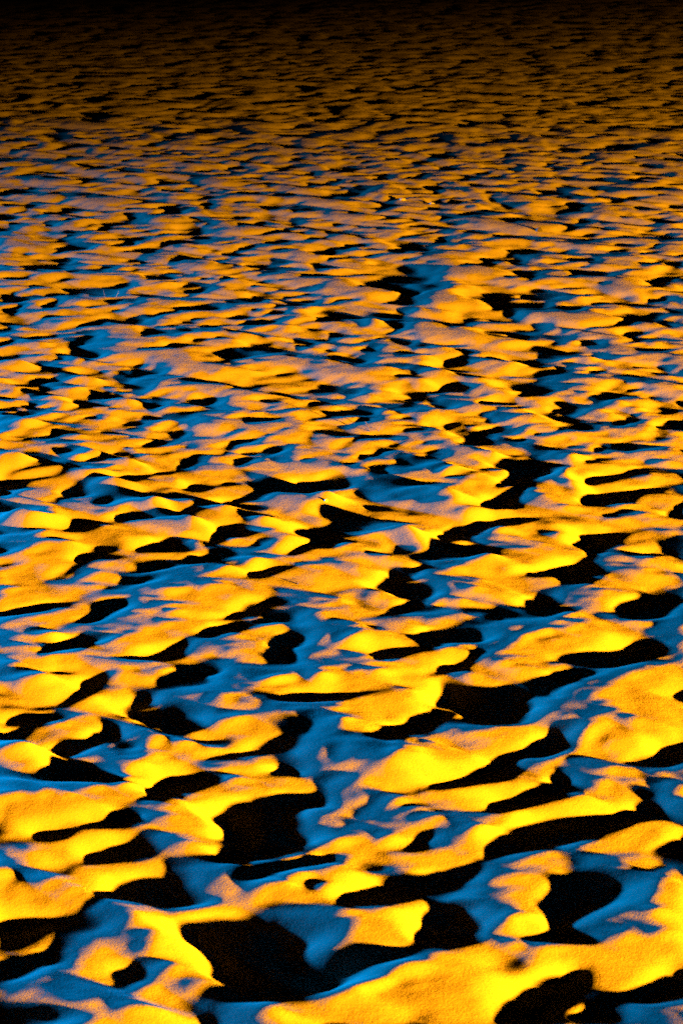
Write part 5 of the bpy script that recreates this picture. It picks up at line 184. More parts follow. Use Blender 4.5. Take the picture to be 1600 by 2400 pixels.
[14,-8,-2,-4,-1,0,0,-2,-4,-6,-3,4,6,11,8,-1,-11,-9,-3,3,6,7,3,0,3,-1,-4,-4,-3,-1,5,1,3,-10,-15,1,13,4,7,4,-2,-6,-6,2,4,-1,-6,-4,3,6,2,0,-3,-2,-9,-9,16,15,0,-8,-9,-7,3,4,6,-4,-11,8,13,9,13,5,-7,-13,-5,-3,1,-3,-8,-6,1,1,-1,4,2,-1,-11,-4,10,9,1,-5,-1,-1,-2,1,23,14,-4,-13,-7,-5,3,5,3,-11,-6,11,1,-12,2,4,-1,-4,-4,-3,1,5,1,3,7,5,1,-2,2,-3,-11,-15,-2,6,4,7,7,8,0,-7,-3,3,-3,-6,-4,0,-1,7,15,11,-3,-15,-15,-14,-3],
[21,-17,-2,-4,-1,0,2,-1,-5,-6,-1,4,7,11,3,-5,-11,-3,-3,3,7,5,4,1,4,-2,-7,-1,0,-2,-3,0,-2,-4,-2,7,7,-1,3,2,-4,-5,-2,1,3,5,-7,-7,5,6,1,-1,-5,-4,-8,-8,12,17,5,-6,-11,-6,4,4,7,-3,-10,6,13,6,9,2,-7,-11,-3,-2,1,0,-13,-12,5,8,6,0,-2,-3,-8,-11,6,14,7,-3,-2,-3,-4,8,26,5,-10,-10,-3,-6,1,5,4,-4,-9,6,2,-6,-1,-3,-1,-2,-2,-2,4,3,3,1,4,8,0,-2,3,-4,-11,-13,0,6,2,4,8,7,-4,-10,0,6,-2,0,-6,-6,-1,7,17,13,-1,-16,-16,-14,-1],
[22,-17,-6,-2,-2,2,2,0,-4,-6,1,3,7,8,-1,-5,-7,-5,-4,4,9,6,3,4,3,-5,-7,0,2,-2,-8,-5,0,1,7,5,3,-2,0,0,-4,0,1,-1,2,5,-7,-6,7,2,-3,0,-5,-3,-4,-9,6,15,9,-1,-9,-5,6,2,2,-1,-7,7,9,2,5,3,-7,-9,-3,-1,2,-5,-13,-10,14,14,0,-6,-4,0,-5,-11,-2,13,10,4,-2,-4,-4,10,21,2,-11,-7,-2,-5,2,2,-2,-4,1,7,1,-2,-10,-8,3,2,-4,1,3,4,4,1,2,5,0,0,3,-6,-8,-10,2,6,2,0,3,4,-7,-8,1,7,2,3,-2,-7,-5,8,15,10,-4,-11,-14,-9,-1],
[22,-19,-5,-2,1,0,2,0,-3,-3,0,3,5,7,-3,-6,-6,-7,-2,6,10,6,4,4,4,-8,-7,0,-4,-1,-4,-6,1,5,8,4,1,-3,-3,-1,1,0,2,-1,1,3,-7,0,8,-5,-9,1,0,-1,-1,-10,-2,13,12,4,-4,-1,4,-2,-5,-2,1,4,3,2,8,4,-9,-10,-1,3,-3,-9,-11,4,14,10,-9,-5,0,0,-2,-9,-6,8,11,6,1,-3,-1,4,13,0,-7,-2,-2,-3,1,-2,-4,2,9,4,-10,-5,-6,-4,5,-1,-2,2,3,2,8,3,-2,-3,2,2,2,-4,-5,-7,2,6,1,-3,-2,-1,-3,-7,1,9,4,3,-1,-3,-2,8,10,0,-7,-7,-5,-3,-5],
[21,-21,-3,-1,4,1,-2,-1,-3,-3,2,3,7,6,-5,-9,-7,-5,-2,11,9,5,4,5,3,-8,-7,-4,-6,-1,-1,-2,1,5,7,5,-1,-6,-2,1,3,-1,0,1,0,-1,-1,5,3,-10,-10,3,3,-1,-1,-6,-9,7,14,9,2,2,1,-3,-7,-4,0,0,-2,11,14,1,-13,-10,-1,3,-7,-6,-1,8,5,1,-3,-4,1,0,-4,-5,-1,4,8,3,2,1,-1,-1,5,2,0,-2,-2,0,-3,-3,-1,11,12,-10,-20,-1,2,1,1,-3,1,1,2,10,6,-1,-7,-7,2,8,1,-3,2,-8,-3,6,1,-3,-4,-3,-1,-5,0,9,6,-1,-1,1,6,9,4,-10,-10,-3,3,0,-7],
[18,-21,2,-1,3,1,-1,-4,-6,0,5,4,7,4,-8,-10,-7,-5,3,12,9,3,3,5,2,-8,-7,-8,-3,0,0,3,0,3,4,4,-5,-3,4,2,-1,-1,0,0,1,0,2,1,-2,-8,-3,0,2,-2,1,-3,-14,2,15,12,4,0,0,0,2,-5,-7,-10,3,22,14,-5,-13,-12,-3,-2,-5,1,7,4,-2,-1,1,-2,-1,-4,-3,-1,5,5,2,-1,0,3,0,-2,1,7,5,-7,-4,1,-2,0,4,10,0,-16,-11,5,3,2,0,-5,-2,1,12,11,-3,-12,-4,2,-2,5,5,-1,3,-9,-5,6,3,-2,-5,-6,-2,-1,3,5,5,-3,0,4,9,11,-1,-13,-10,-3,4,1,-7],
[18,-22,1,5,-2,-2,1,3,-3,-4,-1,5,5,4,-3,-7,-5,-10,-3,5,14,7,2,2,4,1,-6,-8,-7,-3,2,1,5,1,-1,2,-1,-8,2,12,3,-4,-3,1,1,0,1,1,-6,-3,-1,1,0,-2,-3,2,0,-14,0,11,15,5,-1,-5,-2,2,2,-4,-9,9,20,8,-10,-12,-14,-4,-2,1,3,5,2,-1,-1,0,-1,-2,-3,-6,4,10,3,-1,-3,-1,4,-2,-1,2,5,1,-4,-2,2,-1,2,5,3,-9,-13,1,10,0,3,-3,-9,-2,7,14,0,-9,-7,2,5,-2,0,5,1,-1,-7,-2,6,4,-3,-6,-10,-4,4,7,4,1,-1,-1,4,10,10,-1,-11,-10,-4,-1,-1,-3,0],
[16,-21,4,7,-8,-5,3,6,2,-2,-2,4,1,-3,-3,-2,-2,-11,-7,8,14,6,2,0,3,3,-6,-7,-4,-1,2,1,2,2,-3,0,-5,-8,4,12,10,-1,-5,-2,3,-2,-1,-1,-9,-1,4,2,1,-4,-4,2,0,-4,0,6,7,6,1,-7,-8,-4,7,1,4,16,13,-2,-12,-15,-15,-1,2,6,1,0,0,2,1,-1,-3,-1,-2,-3,6,11,0,-5,-2,-1,3,-2,2,4,-5,-6,1,7,2,-1,3,2,-2,-5,-5,2,4,3,0,-8,-9,6,12,5,-17,-5,7,3,5,2,0,3,-1,-4,-6,0,7,3,-3,-8,-14,-5,8,11,5,-1,-3,0,3,9,11,-1,-11,-9,-7,-2,-1,-1,2],
[16,-20,6,3,-9,-9,6,9,8,-1,-2,-2,-2,-6,-3,3,2,-12,-8,7,9,5,5,0,0,2,0,-4,-4,2,3,-3,-2,1,-3,-1,-2,-6,-1,6,15,9,-4,-7,2,-1,-5,-7,-5,6,4,1,-1,-4,-3,-1,0,2,4,2,3,3,-1,-3,-8,-6,6,3,11,17,9,-5,-15,-17,-13,5,5,3,0,-3,0,1,2,1,-4,-1,0,1,7,6,-1,-5,-3,1,4,-3,0,4,-11,-9,6,12,3,1,2,-2,-3,-1,6,3,-4,-7,-3,-9,-1,13,11,-6,-18,-4,13,1,5,4,2,7,-1,-8,-7,1,7,3,-5,-11,-14,-3,9,14,3,-2,-4,1,3,11,9,-2,-12,-11,-4,-1,2,-1,3],
[17,-18,5,2,-12,-9,5,11,9,4,-4,-4,-6,-7,-3,5,3,-8,-2,3,1,3,8,1,-5,1,6,1,-2,-1,2,-2,-4,-2,-3,0,-1,-3,-3,0,12,17,2,-9,-2,-2,-8,-7,0,12,6,-5,-8,-3,-1,2,-3,-3,2,8,6,4,-2,-2,-6,-4,5,5,7,14,3,-12,-13,-9,-4,3,4,0,-1,-2,-1,0,-1,3,1,-2,1,4,4,2,-1,-2,-2,3,3,-7,-3,2,-12,-5,14,9,2,6,-1,-9,-5,-1,13,13,-4,-20,-13,-3,10,12,3,-7,-9,-3,7,2,2,3,1,12,4,-9,-9,1,6,2,-8,-12,-13,2,11,11,0,-2,-1,0,5,13,7,-7,-15,-9,0,3,3,1,1],
[17,-16,6,1,-10,-11,1,9,11,4,-2,-6,-5,-6,-6,4,4,-1,2,-1,-3,4,6,0,-6,-2,5,5,4,0,0,-2,-4,-3,-3,-2,-1,1,-4,-3,8,15,11,-4,-9,-8,-5,0,4,9,7,-9,-17,-2,8,3,-4,-8,-2,6,8,8,1,1,-2,-1,2,5,3,4,-6,-13,-4,0,1,1,-3,2,-2,-2,-1,0,-3,2,5,1,1,5,2,-3,-1,1,2,4,-5,-14,4,4,-9,-1,15,3,4,9,-10,-15,-1,3,8,16,1,-21,-17,6,13,4,-3,-5,-5,3,4,0,-1,-2,1,14,10,-8,-9,0,4,-2,-10,-12,-7,7,12,5,-3,0,0,3,8,12,-1,-11,-14,-4,4,6,3,1,-1],
[15,-11,3,1,-5,-9,-3,3,8,3,-1,1,-2,-11,-9,5,6,4,2,-3,-1,3,1,1,-3,-4,-4,5,10,3,0,0,0,-5,-6,-3,-1,1,-1,-4,4,9,16,5,-13,-11,-1,4,-1,2,6,-5,-12,0,5,-1,-2,-4,1,-2,-2,12,7,3,5,1,-3,0,3,-4,-10,-7,2,1,1,1,-1,-1,-3,-3,-1,1,-2,-2,6,5,5,2,-1,-3,0,3,3,1,-14,-9,8,9,-5,2,6,-1,7,4,-16,-12,9,5,0,6,4,-10,-10,6,10,-5,-2,-6,-7,8,10,-4,-4,-2,0,10,15,-4,-8,-3,-1,-6,-10,-7,1,10,8,0,-2,0,1,5,10,8,-7,-14,-8,0,6,6,4,1,-2],
[9,-1,-2,1,-1,-6,-6,1,3,-1,1,8,-2,-11,-13,8,7,5,1,0,-1,-3,2,3,1,-8,-7,2,11,2,1,4,2,-2,-8,-5,-1,0,0,-1,-2,5,14,13,-6,-15,-1,2,-1,1,-1,-3,-1,1,-4,-3,1,1,2,-5,-9,13,13,5,4,2,-7,-2,0,-5,-8,-2,3,0,-1,-1,5,-4,-6,-2,0,2,-1,-4,1,9,9,1,-5,1,3,3,0,-5,-12,-2,10,6,-1,2,0,0,3,-6,-14,3,12,2,-7,-4,5,4,-2,3,2,-6,-2,-9,-10,15,13,-5,-5,-2,-1,6,14,4,-8,-7,-5,-9,-8,1,7,9,3,-2,-3,2,2,4,10,6,-11,-12,-5,1,7,9,3,0,-3],
[-1,12,-3,-2,0,-4,-5,-1,1,-5,2,12,0,-15,-10,8,7,3,3,2,-3,-4,3,6,-1,-7,-4,-1,2,2,0,6,5,1,-7,-4,-2,-1,-1,0,-2,1,10,16,0,-13,-4,2,3,3,-6,-10,1,1,-3,0,2,2,0,-4,-7,7,13,8,2,1,-5,-4,-1,-5,-4,-1,2,3,-2,-9,5,-1,-7,-1,3,1,1,-3,-4,7,11,4,-5,0,4,4,-4,-6,-3,3,6,2,-1,-1,-2,-1,-2,-11,-2,13,10,-6,-10,-5,2,13,7,-1,-4,-7,0,-13,-11,16,18,-5,-6,-1,-1,0,12,8,-5,-9,-8,-10,-3,6,9,6,0,-4,-1,2,2,4,8,2,-8,-8,-6,-3,10,12,3,-2,-3],
[-20,31,3,-5,-3,-2,-4,-4,2,-2,-6,6,11,-4,-11,-7,5,6,3,3,3,-4,-2,4,6,-3,-6,-1,-1,-6,-3,2,5,8,3,-1,-5,-1,-5,-1,0,0,1,4,11,8,-6,-7,0,4,0,-6,-7,-1,-3,1,2,2,5,0,-1,-9,0,6,6,6,2,-4,-3,3,-2,-7,0,1,2,-1,-9,1,-3,-5,2,5,0,2,-1,-4,0,13,7,-2,-6,0,4,0,1,2,2,-1,-3,-3,-3,-1,2,-4,-12,3,19,3,-10,-7,2,3,7,9,-3,-5,-6,-2,-10,-11,11,20,-2,-7,1,-1,-4,6,11,2,-11,-9,-9,0,8,7,4,-1,-2,0,-1,2,4,4,1,-5,-6,-6,-3,12,13,2,-7,-4,-2],
[-21,33,2,-5,-6,-2,-4,-2,1,-1,0,7,4,-8,-5,-2,0,3,7,4,-1,-3,-1,6,5,-3,-9,-1,-1,-3,-6,-1,1,10,8,4,-3,-5,-8,0,1,-2,2,3,6,12,3,-10,-4,1,-4,-5,2,-2,-3,5,2,0,4,1,0,-6,-5,-2,0,8,4,-3,0,6,-1,-7,2,0,-4,0,0,-5,-9,-3,7,7,-2,2,5,-5,-7,9,12,2,-5,-6,1,6,8,4,-10,-8,-4,0,0,6,2,-7,-15,2,17,4,-11,-2,11,2,3,1,-4,0,-5,-4,-6,-12,5,20,1,-4,0,-2,-7,2,15,6,-9,-10,-8,0,7,6,3,0,-1,0,-2,0,4,1,-1,-2,-5,-3,2,11,10,-3,-10,-3,1],
[-18,30,1,-6,-7,-3,0,0,-2,0,5,6,-3,-9,-2,0,1,3,6,4,1,-6,-1,8,4,-4,-10,-4,0,1,-1,-4,-5,7,11,6,-1,-7,-7,5,-2,-9,3,5,10,14,3,-14,-5,0,-6,-3,2,0,5,4,-1,-3,2,3,3,-4,-7,-7,-1,4,2,0,4,4,-3,-1,3,-1,-7,0,2,-7,-11,1,9,7,-1,2,8,-6,-13,3,10,11,4,-4,-4,1,12,-2,-22,-9,6,8,4,4,-2,-12,-12,-2,12,7,-5,1,13,1,-2,2,-4,0,-5,-5,-2,-9,-3,12,7,2,-1,-4,-7,0,14,10,-6,-9,-7,-1,3,5,2,3,0,-2,-3,1,3,-1,-3,-1,-2,1,6,10,4,-8,-11,-4,4],
[-14,23,2,-5,-9,-2,2,2,-2,0,4,4,-5,-7,-1,2,1,4,4,2,-1,-3,0,9,4,-7,-9,-7,3,3,0,-2,-4,2,5,3,-2,0,1,5,-6,-14,2,8,16,14,-2,-17,-3,-1,-7,0,3,5,4,1,-6,-2,5,5,1,-6,-8,-5,0,1,-2,5,4,0,1,2,2,-5,-5,1,-1,-7,-8,3,9,8,0,4,4,-6,-13,-5,7,14,16,2,-9,-6,8,-12,-19,2,20,4,1,-5,-8,-9,-4,-6,3,12,3,3,11,0,-5,3,-1,-5,-4,-4,0,-4,-7,-1,7,11,0,-4,-6,-1,10,11,-1,-6,-4,-5,-3,4,6,3,-2,-2,-3,2,1,-3,-2,1,0,3,8,9,-1,-11,-13,-4,4],
[-13,17,4,-2,-9,-2,2,1,0,2,1,1,-6,0,2,0,0,3,2,-4,-3,4,5,9,0,-8,-9,-5,6,0,-2,0,0,1,-1,-2,-2,6,8,0,-5,-10,0,8,10,12,-5,-15,-3,2,0,-2,3,6,2,-4,-4,2,7,0,-4,-7,-4,-3,-1,-1,0,6,4,-1,3,3,-4,-5,-2,0,0,-5,-6,1,11,12,1,-2,-1,-5,-9,-5,0,14,19,7,-9,-8,-4,-14,-3,19,11,-4,-6,-9,-8,-2,1,-8,-8,16,11,4,10,0,-8,2,-3,-4,0,-3,-2,0,-5,-10,2,10,4,-2,-1,-2,4,11,4,0,-5,-10,-6,5,7,3,-1,-5,-1,1,-1,-3,-1,3,2,4,9,8,-6,-14,-15,-2,6],
[-15,16,4,1,-7,-3,1,0,2,1,1,-3,-1,4,2,-1,-3,3,-3,-7,-2,9,11,7,-2,-10,-8,-2,6,-3,-3,0,0,2,-2,-1,-1,6,7,-3,-3,-1,2,3,3,2,-5,-7,1,10,4,-9,-3,1,5,3,-3,1,2,-4,-9,-2,-1,0,-3,0,0,6,4,1,2,-1,-5,-4,-1,1,1,-2,-7,3,14,14,-5,-7,-6,-3,-4,-1,1,8,11,12,-2,-11,-12,-3,12,16,-7,-12,-4,-7,-1,-2,1,-8,-8,13,16,5,9,-1,-8,-2,-2,-2,2,-1,-5,-1,-2,-7,-2,3,1,3,2,-1,1,9,10,1,-7,-9,-6,3,7,3,-2,-6,-1,0,-1,-1,2,4,1,7,8,2,-10,-17,-11,3,7],
[-16,18,2,0,-4,-2,1,-1,0,-2,1,0,1,5,4,-3,-4,-2,-4,-5,2,10,11,8,-2,-12,-8,-3,3,-1,-1,-1,-1,2,-1,0,0,3,5,-2,-1,3,1,2,0,-3,-3,0,10,10,-5,-12,-5,-1,2,12,3,-7,-6,-5,-5,-1,2,0,-1,0,0,5,5,1,-1,-2,-5,-2,-1,2,2,-1,-6,6,16,8,-8,-11,-5,-6,-3,3,9,4,5,14,5,-14,-11,8,13,3,-21,-13,1,0,2,-4,-4,-2,-1,7,11,8,10,-1,-9,-3,-2,0,4,-1,-11,-2,1,-1,-2,-3,0,4,3,-1,-1,8,11,4,-6,-8,-3,0,3,1,-3,-5,-2,2,0,3,3,2,3,7,6,-6,-16,-13,-4,8,7],
[-12,16,-1,-2,-2,2,2,-3,-6,-4,2,3,3,5,4,-3,-4,-4,-5,0,5,9,7,9,-1,-8,-13,-8,1,3,2,-2,-1,2,0,1,-1,0,4,0,2,2,0,1,-2,-2,2,8,8,1,-12,-9,3,-2,-1,12,5,-11,-12,-2,-4,0,5,1,0,-1,-1,4,7,-1,-2,-3,-3,-1,0,2,3,-1,-3,7,12,3,-9,-9,-7,-11,-1,9,12,3,4,16,7,-11,-8,8,5,-7,-21,-10,3,5,1,-7,-5,4,5,5,0,9,12,0,-10,-4,1,2,2,-4,-11,-3,4,-1,-1,-2,0,3,2,0,-3,6,13,5,-5,-3,-3,-3,-2,-2,-3,-2,-2,3,4,4,4,-1,2,6,3,-12,-16,-8,4,8,5],
[-14,25,-6,-6,0,1,3,1,-4,-10,-5,4,4,6,3,-1,-1,0,-1,-4,1,4,7,6,6,0,-9,-9,-8,-2,2,0,1,3,1,0,0,-1,-3,2,4,3,1,-1,0,-1,2,8,5,-2,-5,-10,-1,5,1,2,4,-2,-10,-5,-3,-7,4,6,2,-3,-2,0,3,7,-1,-2,-2,0,-4,0,1,5,2,1,3,6,-1,-8,-7,-9,-11,5,13,8,1,6,14,11,-6,-6,-2,-5,-8,-12,-5,3,3,-4,-4,-3,5,9,5,-2,4,9,-1,-7,-1,2,1,-5,-4,-4,-1,2,-2,-2,0,-1,3,2,3,-1,1,10,9,-1,-6,-5,-5,-3,-3,1,-1,0,2,4,6,2,-1,-2,4,0,-13,-14,-1,9,6,3,-1],
[-10,25,-9,-9,1,2,2,0,-5,-6,-8,5,6,5,-1,-3,2,4,2,-3,0,3,6,5,4,-6,-8,-4,-3,-3,-1,-1,2,4,2,0,-3,-2,-2,2,6,2,-2,0,-1,7,7,4,-3,-6,-6,-2,1,1,5,1,-3,-6,-3,-2,-5,-6,8,6,-1,-5,-3,1,6,5,0,-2,-1,-2,-3,-3,1,6,5,5,1,-2,-4,-6,-7,-9,-2,10,12,3,-4,7,17,10,-1,-9,-12,-7,-4,-8,-3,4,-1,-5,-2,2,6,6,5,1,1,2,-2,-2,3,2,-3,-8,-6,2,0,0,0,-1,-2,-1,1,5,6,-1,-1,8,10,0,-9,-8,-6,-1,1,2,1,0,1,3,5,1,-3,-1,0,-3,-13,-7,5,9,4,0,0],
[-10,28,-9,-10,-2,1,0,2,-3,-5,-5,2,5,4,-5,-3,7,4,4,-1,-1,3,5,4,3,-10,-11,-2,3,-4,-1,2,1,3,3,-3,-4,-3,3,6,2,-3,-4,1,3,11,8,-3,-3,-6,-6,2,1,3,2,-3,-8,0,0,-5,-6,1,9,2,-4,-5,-1,5,5,4,-2,-1,-4,-2,-3,-1,3,5,6,4,0,-5,-10,-2,-7,-4,7,12,7,-1,-6,9,19,8,-4,-15,-12,-4,-3,-6,-1,2,-3,-3,0,6,6,4,4,2,-4,-2,0,2,4,2,-3,-11,-5,2,0,1,1,-1,-2,-2,2,4,7,3,-4,5,11,0,-13,-9,-2,0,2,2,2,0,1,3,4,-2,-1,-3,-2,-8,-8,0,8,7,1,-1,2],
[-14,32,-5,-11,-6,-1,1,6,-3,-4,-3,0,3,-2,-6,0,9,6,2,3,0,2,2,6,3,-14,-14,-3,6,-1,-1,2,3,3,0,-5,-2,2,5,6,-6,-7,2,3,2,6,1,1,6,-1,-8,-3,2,5,-3,-6,-5,2,-1,-4,-5,3,7,-1,-4,-2,1,6,5,-1,-3,-3,-2,-1,0,1,5,3,4,1,-5,-6,-12,-1,1,4,9,10,2,-5,-2,10,16,6,-10,-16,-9,-3,-2,-2,1,-3,-2,-1,3,6,5,5,3,-2,-4,-4,0,-1,4,6,-1,-8,-6,3,0,-1,-1,0,-2,-1,3,3,7,3,-2,4,7,-4,-10,-7,0,2,-2,0,2,4,2,1,4,0,-1,-3,-9,-9,-2,4,7,5,-1,0,6],
[-19,34,-1,-9,-9,-2,3,7,-1,-5,-2,-1,-3,-4,-6,6,8,5,4,6,0,0,1,5,1,-17,-14,0,8,0,-3,2,5,1,-3,-2,3,3,2,1,-7,-1,5,0,1,1,-3,3,10,3,-2,-6,-1,1,-5,-4,-3,-1,-1,0,-1,2,2,-2,-3,2,4,4,-1,-2,-4,-1,-1,2,4,1,3,3,-1,-4,-5,-7,-13,0,13,10,9,4,-2,-5,0,11,11,-2,-13,-12,-3,-4,1,5,-5,-8,0,5,3,7,3,5,-1,-3,-4,-2,-1,-5,2,8,5,-4,-7,0,1,-2,-3,0,0,1,2,4,4,3,-1,5,5,-8,-9,-6,-1,3,0,-2,4,3,3,2,5,4,-3,-8,-12,-9,1,9,4,3,0,3,6],
[-24,34,4,-8,-8,-3,3,7,1,-4,-4,-4,-6,-6,1,8,7,4,5,7,1,-3,1,3,-7,-16,-7,5,5,-3,-1,2,3,2,-4,2,5,0,-3,2,0,2,2,-2,-3,-2,-2,5,5,6,8,-2,-9,-5,-4,-3,-1,-3,-2,4,2,-1,0,0,-1,3,5,-2,-5,-2,-1,1,3,5,2,1,1,-3,-3,-4,-3,-7,-11,0,16,15,7,2,-4,-3,3,6,4,-8,-13,-4,-1,1,1,4,-9,-8,4,8,4,4,2,2,-2,-4,-2,-1,-4,-5,1,9,8,1,-8,-4,1,-3,-3,1,2,4,2,2,2,0,-1,6,4,-8,-8,-9,-2,4,3,2,2,2,4,6,7,1,-9,-9,-13,-8,4,10,3,4,2,4,6],
[-28,33,6,-5,-6,-1,2,4,1,-3,-7,-6,-6,-1,5,7,5,3,6,7,1,-4,1,-1,-11,-13,-2,7,-1,-1,1,1,-1,4,0,3,4,0,0,0,1,1,1,-4,-6,-4,3,4,2,6,14,-4,-12,-6,-2,-1,0,-3,-2,4,1,-2,-1,3,1,4,2,-6,-6,-1,4,4,5,4,-1,-2,-3,-4,-3,-1,-1,-3,-5,-2,6,9,9,8,-4,0,5,-1,-2,-9,-7,-2,2,2,-1,-3,-5,-2,8,5,2,2,2,-1,-4,0,-1,-5,-8,-1,5,5,8,7,-4,-8,-4,-3,-1,5,4,2,3,-1,-2,-1,-1,4,4,-4,-9,-8,-6,7,6,5,1,4,5,8,2,-6,-12,-11,-7,-3,5,7,4,5,5,3,2],
[-24,17,9,5,-2,-3,1,1,1,-1,-4,-6,-7,-3,2,7,4,5,3,5,8,1,-5,-4,-1,-9,-12,0,4,-1,0,4,0,-4,4,5,2,3,4,4,-5,-3,0,-2,-5,-3,0,6,4,-2,4,8,-6,-8,-3,-1,0,2,0,-6,1,3,-1,-3,0,5,5,0,-5,-7,2,6,7,4,0,-4,-4,-5,-4,0,1,-1,2,2,-2,-9,-2,15,14,-3,0,10,-5,-7,-7,-5,1,0,0,-2,-3,2,3,4,2,0,1,0,-2,-2,2,-1,-9,-7,2,5,3,7,10,3,-10,-9,-6,5,9,5,-2,0,-3,-4,-2,1,2,1,-1,-6,-8,-4,7,7,6,5,5,4,2,-3,-11,-12,-9,-1,3,6,4,3,6,5,1,-3,-2],
[-27,21,8,3,0,-2,0,1,-2,0,-3,-7,-6,2,3,4,4,4,3,4,10,0,-9,-5,0,-5,-13,-1,3,0,3,3,0,-6,3,11,0,2,7,3,-2,-7,-7,-6,-3,3,6,5,3,-1,1,-1,-5,-4,-1,0,1,3,1,-4,-5,2,3,-5,-6,3,12,4,-5,-5,2,7,5,0,-3,-4,-5,-5,-2,1,1,3,6,3,-6,-15,-9,17,20,-5,0,15,-3,-11,-5,-5,-2,-1,-2,-1,6,4,-1,0,2,1,-5,-3,2,1,0,-2,-6,-3,1,4,3,4,11,7,-8,-17,-4,14,12,-1,-8,-2,-6,-2,1,2,-3,1,1,-3,-7,-1,6,7,8,8,3,-2,-3,-7,-9,-9,-5,0,4,8,4,2,6,2,-3,-3,1],
[-26,22,6,1,1,-1,-2,-1,0,-1,-1,-4,-3,0,3,3,3,4,1,6,8,-1,-11,-2,0,-6,-10,-3,3,2,4,3,-1,-5,-1,14,5,-5,7,5,-2,-10,-13,-2,5,4,2,-1,2,4,5,-3,-7,-5,1,2,3,-2,1,5,-4,-6,-2,-4,-10,1,16,11,-1,-2,2,3,-2,-3,-3,-3,-4,-3,0,-1,3,12,3,-5,-8,-13,-11,13,22,-3,1,16,4,-13,-8,-4,-4,0,-1,0,8,2,-6,-2,9,3,-13,-9,2,6,0,0,-2,-3,-1,5,5,4,6,8,-8,-15,0,21,5,-10,-7,-5,-5,1,3,1,-5,3,3,-5,-4,2,4,8,11,7,-4,-8,-4,-4,-6,-6,-4,-2,4,8,6,5,3,-2,-4,-2,4],
[-18,16,0,1,4,-1,-2,-2,0,-1,2,-1,-4,0,1,4,3,2,2,2,6,-1,-5,-4,-3,-3,-7,-4,2,4,4,3,0,-4,-7,12,11,-3,2,3,-5,-12,-7,6,8,1,-5,-5,-2,5,11,4,-10,-6,1,4,1,-3,-1,11,7,-17,-13,-5,-6,1,14,15,8,0,0,-2,-8,-4,-2,-1,-3,-1,-1,-1,13,11,-7,-12,-3,-8,-13,8,23,4,-2,13,7,-12,-11,-2,3,-1,-5,2,5,-3,-6,2,12,4,-17,-14,-1,7,3,2,0,-2,0,4,6,5,2,4,-5,-6,7,13,-6,-15,1,-4,-7,2,5,1,-4,3,2,-6,-1,3,5,9,12,1,-9,-11,-2,2,-4,-7,-4,-3,3,8,9,4,2,-2,-6,1,5],
[-1,0,-5,-3,7,4,-1,-1,-2,0,2,-1,-3,-1,2,3,3,1,0,0,4,2,-3,-5,-4,-3,-1,-3,0,4,4,2,1,-1,-10,1,16,8,-3,-6,-8,-4,3,7,2,-4,-7,-3,-2,2,6,12,-2,-8,0,2,-1,0,-1,8,10,-16,-22,-2,4,0,1,15,15,5,-2,-6,-8,-3,-3,-3,-1,2,-2,5,17,-1,-15,-10,1,-5,-7,8,19,7,-4,1,7,-5,-13,5,11,-7,-9,1,1,-3,-1,6,7,1,-14,-12,-5,4,4,0,0,4,4,4,3,2,1,3,0,4,8,-2,-13,-8,5,-3,-9,0,6,4,-1,-1,-4,-2,0,4,7,10,10,-2,-13,-12,3,6,-7,-7,-5,1,2,8,5,4,3,-3,-2,3,3],
[14,-14,-8,-5,7,8,1,-1,-2,-1,2,-2,-2,-1,1,3,2,0,0,-1,3,4,-3,-8,-3,1,2,-2,-1,2,5,3,-1,0,-7,-7,12,12,0,-11,-5,5,3,2,-3,-6,-5,-1,2,-2,-1,12,8,-3,-3,-2,-1,2,1,1,2,-10,-16,7,13,-8,-13,8,18,10,-3,-6,-5,-1,-5,-6,3,1,1,13,5,-10,-12,-5,0,0,3,9,13,3,-8,-10,4,5,-3,2,7,-5,-5,1,-4,-1,4,5,0,-7,-7,-5,-2,-1,-1,-6,1,8,11,5,-1,-2,3,4,7,8,0,-15,-8,2,2,-6,-7,4,6,4,-3,-6,-7,1,4,5,8,11,7,-7,-14,-9,5,6,-8,-8,-2,5,3,2,5,3,0,0,1,4,0],
[17,-13,-10,-5,6,7,0,1,-2,-1,1,-2,-2,0,1,1,1,-1,0,1,4,2,-5,-9,-1,6,3,0,-3,0,3,6,-1,-3,-4,-3,3,4,5,-2,-1,6,-4,-6,-2,-2,-3,-1,2,-3,-4,7,15,4,-4,-3,-1,1,0,-4,-4,-7,-2,17,11,-14,-19,1,17,7,-4,-5,0,3,-6,-4,4,-2,5,14,-8,-12,-4,-3,-1,6,11,9,5,-4,-10,-16,1,16,6,-5,-2,2,5,-1,-6,2,2,-2,-4,-10,-3,2,-1,1,-4,-10,0,9,9,8,0,-3,3,9,13,0,-11,-13,-1,4,-4,-6,3,8,3,-4,-5,-10,-5,6,6,8,9,10,0,-10,-13,-7,4,5,-6,-8,2,9,0,3,3,1,-1,1,2,2,-1],
[4,4,-5,-3,0,0,0,-1,1,-1,2,-1,0,-1,0,-2,-1,-1,2,3,4,2,-7,-10,0,7,7,1,-2,-2,2,3,-1,-4,-2,1,-2,-3,10,8,-2,-1,-7,-7,0,1,-1,-3,0,-2,-4,5,12,6,1,-3,0,2,-1,-7,-8,0,5,18,7,-11,-22,-4,7,6,-1,-3,2,2,-2,0,2,-1,9,4,-14,-8,0,-2,5,14,8,2,-3,-9,-10,-11,5,17,8,-7,-3,1,5,2,1,1,-5,-8,-9,-6,0,2,2,4,-2,-7,-1,0,3,7,7,3,4,10,10,-9,-13,-7,2,0,-2,2,5,3,-3,-9,-6,-6,-1,8,10,10,9,3,-7,-9,-10,-7,1,2,-3,-2,5,8,1,2,5,0,-2,-1,0,-1,-2],
